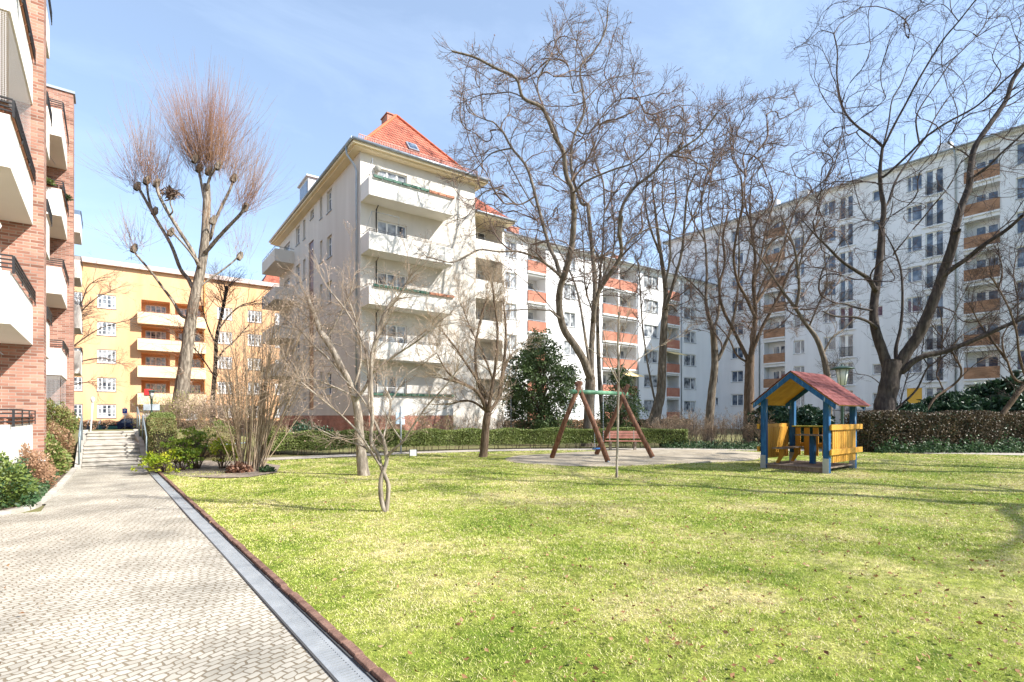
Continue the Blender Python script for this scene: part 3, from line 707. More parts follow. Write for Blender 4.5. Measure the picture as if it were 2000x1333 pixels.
# folded parasol on the second balcony
pa = empty('parasol', R(-1.85, 14.6)+(3.45,), 0, 'folded cream parasol standing on a balcony of the brick block', 'parasol')
m = MB(); m.lathe((0, 0, 0), [(.02, 0), (.02, 2.35)], 8); m.build('pole', mat('pole_wood', (.4, .3, .2)), pa)
m = MB(); m.lathe((0, 0, 0), [(.03, 2.32), (.07, 2.2), (.17, 1.95), (.12, 1.85), (.15, 1.3), (.19, .75), (.13, .7)][::-1], 9); m.build('canopy', mat('parasol_cloth', (.82, .8, .74), (.76, .73, .68), scale=6, rough=.9), pa)
# ------------------------------------------------------------------ ground, path, stairs
def sm(t): t = max(0., min(1., t)); return t*t*(3-2*t)
def bank(x, y):                        # height of the bank, path frame
    if y < 17: return 0.0
    h = .98*sm((y-20.2)/5.2)*(1-sm((y-30)/6))
    if x > .9: h *= 1-sm((x-3.0)/5.0)
    if x < -.9: h = max(h, .25*sm((y-17)/3)*(1-sm((y-30)/6)))
    return h
rng0 = np.random.default_rng(5)
def sheet(name, m, x0, x1, y0, y1, nx, ny, hf, T=R, mask=None):
    V = []; idx = {}; Fc = []
    for j in range(ny+1):
        for i in range(nx+1):
            x = x0+(x1-x0)*i/nx; y = y0+(y1-y0)*j/ny; a, b = T(x, y); V.append((a, b, hf(x, y)))
    for j in range(ny):
        for i in range(nx):
            if mask and not mask(x0+(x1-x0)*(i+.5)/nx, y0+(y1-y0)*(j+.5)/ny): continue
            k = j*(nx+1)+i; Fc.append((k, k+1, k+nx+2, k+nx+1))
    me = bpy.data.meshes.new(name); me.from_pydata(V, [], Fc); me.polygons.foreach_set('use_smooth', [True]*len(Fc)); me.update()
    return link(name, me, m)
def flat(name, m, pts, z, kind='structure'):
    me = bpy.data.meshes.new(name); me.from_pydata([(x, y, z) for x, y in pts], [], [tuple(range(len(pts)))]); me.update()
    return tagged(link(name, me, m), kind=kind)

M_GROUND = mat('ground_earth', (.13, .11, .05), (.19, .19, .07), scale=.6, rough=1, bump=.5, bscale=18)
# base sheet with the bank raised out of it; the stair shaft is sunk
gx = sorted(set([-900, -300, -100, -40, -20, -12, -8, -6, -5, -4, -3, -2.5, -2, -1.5, -1.2, -.9, -.72, .98, 1.15, 1.4, 1.8]+[2+.5*i for i in range(20)]+[14, 20, 30, 60, 100, 300, 900]))
gy = sorted(set([-900, -300, -100, -20, 0, 10, 17]+[19+.5*i for i in range(38)]+[40, 45, 60, 100, 300, 900]))
V = []; Fc = []
for y in gy:
    for x in gx:
        z = bank(x, y)-.02
        if -.8 < x < 1.0 and 19.8 < y < 26.9: z = -.05
        V.append((*R(x, y), z))
nx = len(gx)
for j in range(len(gy)-1):
    for i in range(nx-1): k = j*nx+i; Fc.append((k, k+1, k+nx+1, k+nx))
me = bpy.data.meshes.new('ground'); me.from_pydata(V, [], Fc); me.polygons.foreach_set('use_smooth', [True]*len(Fc)); me.update()
tagged(link('ground', me, M_GROUND), kind='structure')

# lawn --------------------------------------------------------------
def lawn_material():
    m = bpy.data.materials.new('lawn_turf'); m.use_nodes = True; nt = m.node_tree; b = nt.nodes['Principled BSDF']; N = nt.nodes.new; L = nt.links
    b.inputs['Roughness'].default_value = .9; b.inputs['Specular IOR Level'].default_value = .15
    tc = N('ShaderNodeTexCoord')
    def noise(s, d=6, off=0):
        n = N('ShaderNodeTexNoise'); n.inputs['Scale'].default_value = s; n.inputs['Detail'].default_value = d; n.inputs['Roughness'].default_value = .6
        if off:
            mp = N('ShaderNodeMapping'); mp.inputs['Location'].default_value = (off, off, 0); L.new(tc.outputs['Object'], mp.inputs[0]); L.new(mp.outputs[0], n.inputs['Vector'])
        else: L.new(tc.outputs['Object'], n.inputs['Vector'])
        return n
    n1 = noise(.55, 7); r1 = N('ShaderNodeValToRGB'); e = r1.color_ramp.elements; e[0].position = .36; e[1].position = .64
    e[0].color = (.10, .15, .02, 1); e[1].color = (.38, .34, .16, 1); q = e.new(.5); q.color = (.21, .24, .05, 1)  # turf colour darkened to put shade into the gaps between blades
    L.new(n1.outputs['Fac'], r1.inputs['Fac'])
    n2 = noise(9, 8, 3); r2 = N('ShaderNodeValToRGB'); e = r2.color_ramp.elements; e[0].position = .33; e[1].position = .68; e[0].color = (.5, .55, .4, 1); e[1].color = (1.5, 1.42, 1.35, 1)
    L.new(n2.outputs['Fac'], r2.inputs['Fac'])
    mx = N('ShaderNodeMix'); mx.data_type = 'RGBA'; mx.blend_type = 'MULTIPLY'; mx.inputs[0].default_value = 1; L.new(r1.outputs[0], mx.inputs[6]); L.new(r2.outputs[0], mx.inputs[7])
    n3 = noise(70, 3, 9); mr = N('ShaderNodeMapRange'); mr.inputs[1].default_value = .3; mr.inputs[2].default_value = .7; mr.inputs[3].default_value = .6; mr.inputs[4].default_value = 1.4; L.new(n3.outputs['Fac'], mr.inputs[0])
    m2 = N('ShaderNodeMix'); m2.data_type = 'RGBA'; m2.blend_type = 'MULTIPLY'; m2.inputs[0].default_value = .8; L.new(mx.outputs[2], m2.inputs[6]); L.new(mr.outputs[0], m2.inputs[7])
    L.new(m2.outputs[2], b.inputs['Base Color'])
    bp = N('ShaderNodeBump'); bp.inputs['Strength'].default_value = .9; bp.inputs['Distance'].default_value = .03; L.new(n2.outputs['Fac'], bp.inputs['Height']); L.new(bp.outputs['Normal'], b.inputs['Normal'])
    MATS['lawn_turf'] = m; return m
M_LAWN = lawn_material()
KX = 1.36                              # lawn starts right of the brick edging
DR = lambda y: 1.25-.012*(y-3)         # right side of the drain along the path
def hill(x, y): return bank(x, y)+.012*sin(x*1.3+y*.7)+.01*sin(y*2.1-x*.6)
back = [(4.0, 19.7), (9.0, 20.0), (13, 19.3), (16, 17.6), (19, 15.6), (23.2, 12.2), (26, 7.9), (31.5, 1.2), (44, -14), (44, -22), (1.4, -22)]
def in_lawn(x, y):
    wx, wy = R(x+DR(y)+.08, y)
    # behind the back edge line?
    pts = [(-2, 19.2)]+back[:9]
    for (a, b) in zip(pts[:-1], pts[1:]):
        if (a[0] <= wx <= b[0]): return wy < a[1]+(b[1]-a[1])*(wx-a[0])/(b[0]-a[0])
    return wx < 44
lw = sheet('lawn', M_LAWN, 0, 44, -12, 20.5, 176, 130, lambda x, y: hill(x+1.25, y)+.02, T=lambda x, y: R(x+DR(y)+.08, y), mask=in_lawn)
tagged(lw, kind='structure')

# sandy play area and the light path behind the lawn
M_SAND = mat('play_sand', (.30, .25, .18), (.40, .345, .26), scale=1.2, rough=1, bump=.7, bscale=12, c3=(.34, .29, .215))
P = lambda px, py: G(px, py)
pts = [P(x, y) for x, y in ((975, 897), (1010, 905), (1080, 910), (1180, 912), (1270, 911), (1340, 908), (1420, 903), (1484, 898), (1500, 890), (1480, 884), (1400, 880.5), (1330, 880), (1240, 880), (1130, 884), (1060, 888), (1000, 892))]
cx_ = sum(p[0] for p in pts)/len(pts); cy_ = sum(p[1] for p in pts)/len(pts)
ring = catmull([(*p, 0) for p in pts]+[(*pts[0], 0)], 3)[:-1]
V = [(cx_, cy_, .075)]; Fc = []; nr = len(ring); rn = random.Random(4)
for s_, (f, h) in enumerate(((.35, .07), (.7, .055), (.93, .045), (1.0, .012))):
    for k, p in enumerate(ring): V.append((cx_+(p[0]-cx_)*f, cy_+(p[1]-cy_)*f, h+.03*rn.random()*(f < .9)))
for k in range(nr):
    k2 = (k+1) % nr; Fc.append((0, 1+k, 1+k2))
    for s_ in range(3): Fc.append((1+s_*nr+k, 1+(s_+1)*nr+k, 1+(s_+1)*nr+k2, 1+s_*nr+k2))
me = bpy.data.meshes.new('play_sand'); me.from_pydata(V, [], Fc); me.polygons.foreach_set('use_smooth', [True]*len(Fc)); me.update()
tagged(link('sand', me, M_SAND), kind='structure')
M_GPATH = mat('garden_path_surface', (.34, .30, .25), (.44, .40, .35), scale=2, rough=1, bump=.3, bscale=25)
cen = [(3.6, 20.6), (9.0, 20.5), (13, 19.8), (16.3, 18.2), (19.4, 16.2), (23.7, 12.8), (27.0, 8.2), (32.0, 1.8), (46, -14)]
cs = catmull([(*p, 0) for p in cen], 3); Lf = []; Rt = []
for i, p in enumerate(cs):
    a = cs[max(i-1, 0)]; b = cs[min(i+1, len(cs)-1)]; dx, dy = b[0]-a[0], b[1]-a[1]; q = math.hypot(dx, dy); w = .62 if i < 12 else .75
    Lf.append((p[0]-dy/q*w, p[1]+dx/q*w)); Rt.append((p[0]+dy/q*w, p[1]-dx/q*w))
me = bpy.data.meshes.new('p'); n = len(Lf); me.from_pydata([(x, y, .03) for x, y in Lf]+[(x, y, .03) for x, y in Rt], [], [(i, i+1, n+i+1, n+i) for i in range(n-1)]); me.update()
tagged(link('garden_path', me, M_GPATH), kind='structure')

# cobbled path ------------------------------------------------------
M_COB = brick_mat('cobble_mosaic', (.46, .43, .365), (.34, .315, .26), (.22, .18, .125), bw=.088, bh=.062, ms=.0065, rot=radians(-24), uvmode='plan', rough=.8, bump=.7, warp=.15, bias=-.25)
def pz(x, y): return .012+.006*sin(x*2.3)*sin(y*1.1)
def in_path(x, y):
    if y > 11.6 and x < -.93-.1*sin(y): return False
    return True
tagged(sheet('path', M_COB, -7.0, 1.0, -8, 20.42, 64, 120, pz, T=lambda x, y: R(x if x <= 0 else x*(DR(y)-.172), y), mask=in_path), kind='structure')
# smooth the jagged path side with a kerb of pale stones
M_CONC = mat('concrete', (.33, .305, .26), (.48, .45, .395), scale=3.5, rough=.95, bump=.45, bscale=30, c3=(.42, .39, .34))
m = MB(); pts = [(-8, 11.2), (-3, 11.35), (-1.6, 11.55), (-1.05, 12.1), (-.88, 13.2), (-.8, 15), (-.75, 17.5), (-.7, 20.3)]
cs = catmull([(*p, 0) for p in pts], 4)
for a, b in zip(cs[:-1], cs[1:]):
    dx, dy = b[0]-a[0], b[1]-a[1]; q = math.hypot(dx, dy); ox, oy = -dy/q*.13, dx/q*.13
    m.hexa([(*R(a[0], a[1]), -.05), (*R(b[0], b[1]), -.05), (*R(b[0]+ox, b[1]+oy), -.05), (*R(a[0]+ox, a[1]+oy), -.05), (*R(a[0], a[1]), .055), (*R(b[0], b[1]), .055), (*R(b[0]+ox, b[1]+oy), .055), (*R(a[0]+ox, a[1]+oy), .055)])
o = m.build('kerb', M_CONC); tagged(o, 'low pale stone kerb curving round the shrub bed left of the path', 'kerb')
bed = [(-8, 11.4), (-3, 11.5), (-1.7, 11.7), (-1.17, 12.2), (-1.0, 13.2), (-.92, 15), (-.87, 17.5), (-.85, 19.2), (-8, 19.2)]
flat('bed_soil', M_SOIL, [R(*p) for p in bed], .03)
# worn sand-coloured corner at the far left
m = MB(); pts = [(-2.6, 6.2), (-2.0, 7.6), (-1.75, 8.4), (-1.9, 8.9), (-2.6, 9.0), (-5, 9.1)]
cs = catmull([(*p, 0) for p in pts], 3)
for a, b in zip(cs[:-1], cs[1:]):
    dx, dy = b[0]-a[0], b[1]-a[1]; q = math.hypot(dx, dy); ox, oy = -dy/q*.12, dx/q*.12
    m.hexa([(*R(a[0], a[1]), -.02), (*R(b[0], b[1]), -.02), (*R(b[0]+ox, b[1]+oy), -.02), (*R(a[0]+ox, a[1]+oy), -.02), (*R(a[0], a[1]), .05), (*R(b[0], b[1]), .05), (*R(b[0]+ox, b[1]+oy), .05), (*R(a[0]+ox, a[1]+oy), .05)])
o = m.build('kerb', M_CONC); tagged(o, 'short pale kerb corner at the left edge of the cobbled path', 'kerb')
flat('sand_bed', mat('bed_sand', (.42, .36, .25), (.52, .45, .33), scale=3, rough=1, bump=.5), [R(*p) for p in ((-2.75, 6.2), (-2.12, 7.6), (-1.87, 8.4), (-2.0, 8.8), (-2.6, 8.88), (-5, 8.98), (-6, 6.2))], .036)

# drain with steel covers and brick edging --------------------------
dr = empty('drainage_channel', (*R(1.15, 10), 0), AL-.012*0, 'long galvanised steel drain with slotted covers between path and lawn', 'drain channel')
dinv = (Matrix.Translation(dr.location) @ Matrix.Rotation(AL, 4, 'Z')).inverted()
M_STEEL = mat('galvanised_steel', (.27, .29, .305), (.37, .39, .40), scale=5, rough=.5, metal=.25, lo=.3, hi=.7, bump=.15)
def DT(u, y, z): return (*R(DR(y)-.16+u, y), z)   # u across the channel 0..0.16
m = MB(); y0, y1 = 1.0, 17.6
m.hexa([DT(-.02, y0, -.1), DT(.18, y0, -.1), DT(.18, y1, -.1), DT(-.02, y1, -.1), DT(-.02, y0, -.03), DT(.18, y0, -.03), DT(.18, y1, -.03), DT(-.02, y1, -.03)])
m.hexa([DT(-.015, y0, -.03), DT(-.002, y0, -.03), DT(-.002, y1, -.03), DT(-.015, y1, -.03), DT(-.015, y0, .02), DT(-.002, y0, .02), DT(-.002, y1, .02), DT(-.015, y1, .02)])
m.hexa([DT(.162, y0, -.03), DT(.175, y0, -.03), DT(.175, y1, -.03), DT(.162, y1, -.03), DT(.162, y0, .03), DT(.175, y0, .03), DT(.175, y1, .03), DT(.162, y1, .03)])
o = m.build('trough', mat('trough_dark', (.07, .07, .07), rough=.9), dr); o.matrix_parent_inverse = dinv
k = 0; y = y0
while y < y1-.3:
    m = MB(); e = min(y+.996, y1)
    def B(u0, u1, ya, yb, z0=.004, z1=.02):
        m.hexa([DT(u0, ya, z0), DT(u1, ya, z0), DT(u1, yb, z0), DT(u0, yb, z0), DT(u0, ya, z1), DT(u1, ya, z1), DT(u1, yb, z1), DT(u0, yb, z1)])
    B(0, .035, y, e); B(.125, .16, y, e); B(.035, .125, y, y+.012); B(.035, .125, e-.012, e)
    ns = 26 if y < 9 else 14
    for i in range(ns):
        ya = y+.012+(e-y-.024)*(i+.5)/ns; B(.035, .125, ya-.5/ns*.62, ya+.5/ns*.5)
    o = m.build('drain_cover', M_STEEL, dr); o.matrix_parent_inverse = dinv; y += 1.0; k += 1
m = MB(); y = .6; rn = random.Random(8)
while y < 17.7:
    L_ = .235; dz = rn.uniform(-.006, .006); du = rn.uniform(-.006, .006)
    a, b = .178+du, .238+du
    m.hexa([DT(a, y, -.05), DT(b, y, -.05), DT(b, y+L_, -.05), DT(a, y+L_, -.05), DT(a, y, .055+dz), DT(b, y, .055+dz), DT(b, y+L_, .055+dz), DT(a, y+L_, .055+dz)]); y += L_+.012
o = m.build('brick_edging', mat('edging_brick', (.12, .065, .048), (.23, .135, .10), scale=7, rough=.9, bump=.5, bscale=40), None, .006); tagged(o, 'row of red edging bricks between the steel drain and the lawn', 'edging')

# stairs ------------------------------------------------------------
st = empty('staircase', (*R(.1, 23), 0), AL, 'broad pale concrete garden stairs rising to the street at the path end', 'stairs')
def lt(o): o.parent = st; return o
def LT(x, y, z): return (x-.1, y-23, z)    # stair-local
m = MB(); z = 0; y = 20.42; rise = .107; X0, X1 = -.62, .86; rn = random.Random(2)
steps = []
for i in range(6): steps.append((y, z+rise)); y += .36; z += rise
yl = y; y = yl+3.0-.36
for i in range(3): steps.append((y, z+rise)); y += .36; z += rise
ends = [s[0] for s in steps[1:]]+[27.5]
for (ya, zz), ye in zip(steps, ends):
    m.box(X0, X1, ya-.0, ye, zz-.16 if zz > .2 else -.03, zz, LT)
    m.box(X0+.001, X1-.001, ya-.03, ya, zz-.045, zz-.001, LT)
o = m.build('steps', M_CONC, st, .008)
for s_, x0, x1 in ((0, X0-.16, X0-.004), (1, X1+.004, X1+.16)):
    m = MB()
    prof = [(x0, 20.3, -.05), (x0, 27.5, -.05), (x0, 27.5, 1.02), (x0, 25.6, .8), (x0, 22.7, .72), (x0, 20.3, .08)]
    m.extr([LT(*p) for p in prof], (x1-x0, 0, 0)); m.build('side_wall', M_CONC, st)
M_RAIL = mat('rail_steel', (.26, .31, .33), rough=.5, metal=.4)
def hrail(x, segs, m):
    for (ya, za, yb, zb) in segs:
        m.tube([LT(x, ya, za-.85), LT(x, ya, za-.05), LT(x, ya+.05, za), LT(x, yb-.05, zb), LT(x, yb, zb-.05), LT(x, yb, zb-.85)], .024, 8)
m = MB(); hrail(-.68, [(20.45, .98, 22.7, 1.62)], m); m.tube([LT(-.68, 21.6, .4), LT(-.68, 21.6, 1.3)], .018, 6); m.build('handrail', M_RAIL, st)
m = MB(); hrail(.98, [(20.45, .98, 22.6, 1.6)], m); m.build('handrail', M_RAIL, st)
m = MB(); hrail(.98, [(25.0, 1.62, 26.9, 1.95)], m); m.build('handrail', M_RAIL, st)
# street beyond
tagged(sheet('road', mat('asphalt', (.05, .05, .052), (.07, .07, .07), scale=3, rough=.95), -25, 40, 54, 64.5, 2, 2, lambda x, y: .012, T=lambda x, y: (x, y)), kind='structure')
tagged(sheet('pavement', M_CONC, -25, 40, 64.5, 66.8, 2, 2, lambda x, y: .12, T=lambda x, y: (x, y)), kind='structure')

# ------------------------------------------------------------------ grass blades and fallen leaves
def grass():
    rng = np.random.default_rng(11); P_ = []
    # density falls with distance; only over the part of the lawn the camera can see and a margin
    for (d0, d1, dens) in ((2.2, 4.5, 6500), (4.5, 7, 4200), (7, 10, 2400), (10, 14, 1300), (14, 24, 520)):
        hw = 1.08; area = hw*(d1*d1-d0*d0); n = int(area*dens)
        d = np.sqrt(rng.uniform(d0*d0, d1*d1, n)); xc = rng.uniform(-hw, hw, n)*d
        x = xc*CT+d*ST; y = -xc*ST+d*CT
        a = x*CA+y*SA; b = -x*SA+y*CA           # path frame
        ok = a > (1.25-.012*(b-3))+.06+.03*rng.uniform(0, 1, n)
        wx = x; lim = np.interp(wx, [-2]+[p[0] for p in back[:9]], [19.2]+[p[1] for p in back[:9]]); ok &= y < lim
        # keep the sand clear
        ok &= ~((((x-cx_)*.77+(y-cy_)*-.64)/6.6)**2+(((x-cx_)*.64+(y-cy_)*.77)/2.3)**2 < 1)
        P_.append(np.stack([x[ok], y[ok], np.sqrt(d[ok])], 1))
    Q = np.concatenate(P_); n = len(Q); x, y = Q[:, 0], Q[:, 1]
    a = x*CA+y*SA; b = -x*SA+y*CA
    def smn(t): t = np.clip(t, 0, 1); return t*t*(3-2*t)
    bk = .98*smn((b-20.2)/5.2)*(1-smn((a-3)/5))
    z = bk+.012*np.sin(a*1.3+b*.7)+.01*np.sin(b*2.1-a*.6)+.018
    cl = np.sin(x*2.1+1.3*np.sin(y*1.7))*np.sin(y*2.6+1.1*np.sin(x*1.3))+.8*np.sin(x*9.1+y*3+2*np.sin(y*5.3))*np.sin(y*8.3-x*2+2*np.sin(x*4.7))
    h = rng.uniform(.007, .022, n)*(1+.22*cl)*(Q[:, 2]/2.2)**.5; w = .0027*(Q[:, 2]/1.6)**1.7
    ang = rng.uniform(0, 2*pi, n); ln = rng.uniform(.2, 1.9, n)*h; la = rng.uniform(0, 2*pi, n)
    dx, dy = np.cos(ang)*w, np.sin(ang)*w
    v = np.empty((n, 3, 3)); v[:, 0] = np.stack([x-dx, y-dy, z], 1); v[:, 1] = np.stack([x+dx, y+dy, z], 1)
    v[:, 2] = np.stack([x+np.cos(la)*ln, y+np.sin(la)*ln, z+h], 1)
    t = np.arange(n*3).reshape(-1, 3)
    m = bpy.data.materials.new('grass_blades'); m.use_nodes = True; nt = m.node_tree; bs = nt.nodes['Principled BSDF']; N = nt.nodes.new; L = nt.links
    tc = N('ShaderNodeTexCoord'); n1 = N('ShaderNodeTexNoise'); n1.inputs['Scale'].default_value = .55; n1.inputs['Detail'].default_value = 7; n1.inputs['Roughness'].default_value = .6; L.new(tc.outputs['Object'], n1.inputs['Vector'])
    gi = N('ShaderNodeNewGeometry'); ad = N('ShaderNodeMath'); ad.operation = 'MULTIPLY_ADD'; ad.inputs[1].default_value = .34; L.new(gi.outputs['Random Per Island'], ad.inputs[0])
    n4 = N('ShaderNodeTexNoise'); n4.inputs['Scale'].default_value = 5.5; n4.inputs['Detail'].default_value = 5; L.new(tc.outputs['Object'], n4.inputs['Vector'])
    a4 = N('ShaderNodeMath'); a4.operation = 'MULTIPLY_ADD'; a4.inputs[1].default_value = .55; L.new(n4.outputs['Fac'], a4.inputs[0]); m4 = N('ShaderNodeMath'); m4.operation = 'MULTIPLY_ADD'; m4.inputs[1].default_value = .62; m4.inputs[2].default_value = -.085; L.new(n1.outputs['Fac'], m4.inputs[0]); L.new(m4.outputs[0], a4.inputs[2]); L.new(a4.outputs[0], ad.inputs[2])
    r = N('ShaderNodeValToRGB'); e = r.color_ramp.elements; e[0].position = .42; e[0].color = (.16, .26, .02, 1); e[1].position = .82; e[1].color = (.66, .57, .35, 1)
    q = e.new(.54); q.color = (.33, .41, .05, 1); q = e.new(.68); q.color = (.53, .53, .16, 1)
    L.new(ad.outputs[0], r.inputs['Fac']); L.new(r.outputs[0], bs.inputs['Base Color']); bs.inputs['Roughness'].default_value = .6; bs.inputs['Specular IOR Level'].default_value = .25
    tr = N('ShaderNodeBsdfTranslucent'); mx = N('ShaderNodeMixShader'); mx.inputs[0].default_value = .18; L.new(r.outputs[0], tr.inputs[0]); L.new(bs.outputs[0], mx.inputs[1]); L.new(tr.outputs[0], mx.inputs[2]); L.new(mx.outputs[0], nt.nodes['Material Output'].inputs['Surface'])
    o = link('grass', npmesh('grass', v.reshape(-1, 3), t), m); tagged(o, 'short yellow green lawn grass in front of the playground', 'grass', kind='stuff')
grass()
def fallen():
    rng = np.random.default_rng(3); n = 5200
    d = rng.uniform(2.5**.8, 22**.8, n)**(1/.8); xc = rng.uniform(-1.05, 1.05, n)*d; x = xc*CT+d*ST; y = -xc*ST+d*CT
    a = x*CA+y*SA; b = -x*SA+y*CA; lim = np.interp(x, [-2]+[p[0] for p in back[:9]], [19.2]+[p[1] for p in back[:9]])
    ok = ((a > 1.45) & (y < lim) & (rng.uniform(0, 1, n) < np.where(xc > -.1*d, 1, .35))) | (rng.uniform(0, 1, n) < .02)
    C = np.stack([x, y, .045+rng.uniform(0, .01, n)], 1)[ok]
    m = leafmat('dead_leaf', (.12, .055, .025), (.44, .31, .18), scale=6, rough=.8, trans=.1, c3=(.24, .12, .05))
    o = leaves('fallen_leaves', C, .026, m, None, 7, flat=.6); tagged(o, 'brown dead leaves scattered over the lawn', 'fallen leaves', kind='stuff')
fallen()
# ------------------------------------------------------------------ playground and street furniture
def cam(xc, d, z=0.0): return (xc*CT+d*ST, -xc*ST+d*CT, z)
# swing --------------------------------------------------------------
M_POLE = mat('stained_round_timber', (.10, .05, .032), (.22, .125, .08), scale=3, rough=.8, bump=.3, stretch=(6, 6, 1), c3=(.18, .08, .045))
M_GREEN = mat('green_painted_beam', (.09, .22, .13), (.16, .32, .20), scale=4, rough=.55)
sw = empty('swing_set', cam(3.2, 18.9), 0, 'timber swing frame of crossed round poles with a green top beam', 'swing set')
sinv = Matrix.Translation(sw.location).inverted()
def psw(name, mb, m, b=0, par=None): o = mb.build(name, m, par or sw, b); o.matrix_parent_inverse = sinv if par is None else Matrix(); return o
mA = Vector(cam(2.3, 18.1)); mB_ = Vector(cam(4.15, 19.7)); zb = 2.42
f = [Vector(cam(1.42, 18.96)), Vector(cam(3.18, 17.26)), Vector(cam(5.12, 18.9)), Vector(cam(3.24, 20.5))]
def pole(foot, M, off):
    top = M+Vector((0, 0, zb)); d = (top-foot); a = foot+Vector((0, 0, 0)); t = top+d*.14
    o3 = Vector(off); m = MB(); m.tube([a+o3*.2+d*.04, a+(t-a)*.5+o3, t+o3], [.09, .088, .078], 14)
    o = psw('pole', m, M_POLE)
    s = MB(); dn = d.normalized(); p = a+o3*.2
    s.tube([p-dn*.1, p+dn*.42], .045, 8); q = s.build('ground_anchor', M_ZINC, o)
    return o
bd = (mB_-mA).normalized()
pole(f[0], mA, bd*-.1+Vector((0, 0, 0))); pole(f[1], mA, bd*.1); pole(f[2], mB_, bd*-.1); pole(f[3], mB_, bd*.1)
m = MB(); m.tube([mA-bd*.38+Vector((0, 0, zb-.0)), mB_+bd*.25+Vector((0, 0, zb-.0))], .075, 16); psw('top_beam', m, M_GREEN)
pc = (mA+mB_)/2+bd*-.15; m = MB(); ca, cb = pc-bd*.24, pc+bd*.24
for c in (ca, cb):
    m.tube([c+Vector((0, 0, zb-.07)), c+Vector((0, 0, .45))], .009, 6)
    for i in range(26): z = zb-.1-i*.078; m.box(c.x-.014, c.x+.014, c.y-.014, c.y+.014, z-.022, z)
ch_ = psw('chain', m, M_ZINC)
perp = Vector((-bd.y, bd.x, 0)); m = MB()
m.hexa([tuple(pc+bd*sx*.26+perp*sy*.09+Vector((0, 0, z+.02*(sx*sx)))) for z in (.38, .42) for sx, sy in ((-1, -1), (1, -1), (1, 1), (-1, 1))])
psw('seat', m, mat('blue_rubber', (.03, .13, .34), rough=.6), .01)

# playhouse ----------------------------------------------------------
M_BLUE = mat('blue_paint', (.006, .06, .16), (.02, .12, .27), scale=3, rough=.6, bump=.2, stretch=(5, 5, 1), c3=(.01, .08, .20))
_r = [n for n in M_BLUE.node_tree.nodes if n.type == 'VALTORGB'][0].color_ramp
_e = _r.elements.new(.67); _e.color = (.03, .13, .28, 1); _e = _r.elements.new(.69); _e.color = (.40, .42, .40, 1)
M_YEL = mat('yellow_stained_wood', (.42, .20, .02), (.58, .31, .04), scale=3, rough=.6, bump=.3, stretch=(1, 1, .3), c3=(.50, .25, .03))
M_RED = mat('red_shingles', (.13, .035, .033), (.23, .08, .072), scale=5, rough=.95, bump=.4, c3=(.175, .055, .05))
M_OLD = mat('weathered_wood', (.18, .13, .10), (.30, .235, .18), scale=4, rough=.9, bump=.4, stretch=(1, 6, 1))
M_MOSS = mat('mossy_board', (.30, .34, .05), (.55, .45, .10), scale=9, rough=.9)
p2 = Vector(cam(8.64, 14.4)); ax = Vector(cam(-.62, .78)).normalized(); bx = Vector(cam(.78, .62)).normalized()
S_, T_ = 1.72, 1.9
ph = empty('playhouse', (*(p2+ax*S_/2+bx*T_/2).xy, 0), 0, 'small open wooden playhouse with blue posts, yellow slatted sides and red roof', 'playhouse')
pinv = Matrix.Translation(ph.location).inverted()
def pp(name, mb, m, b=.006): o = mb.build(name, m, ph, b); o.matrix_parent_inverse = pinv; return o
def HT(s, t, z): q = p2+ax*s+bx*t; return (q.x, q.y, z)   # s: right->left across the front, t: front->back
ZE = 2.1; pw = .075
for (s, t) in ((0, 0), (S_, 0), (0, T_), (S_, T_)):
    m = MB(); m.box(s-pw, s+pw, t-pw, t+pw, .0, ZE, HT); o = pp('post', m, M_BLUE, .01)
    m = MB(); m.box(s-pw-.004, s+pw+.004, t-pw-.008, t-pw-.001, 0, .42, HT); q = m.build('metal_shoe', M_ZINC, o)
m = MB()
for i in range(11):
    a = -.02+i*(S_+.04)/11; m.box(a, a+(S_+.04)/11-.008, -.04, T_+.04, .13, .165, HT)
m.box(.06, S_-.06, .0, .07, .02, .13, HT); m.box(.06, S_-.06, T_-.07, T_, .02, .13, HT)
pp('floor', m, M_OLD)
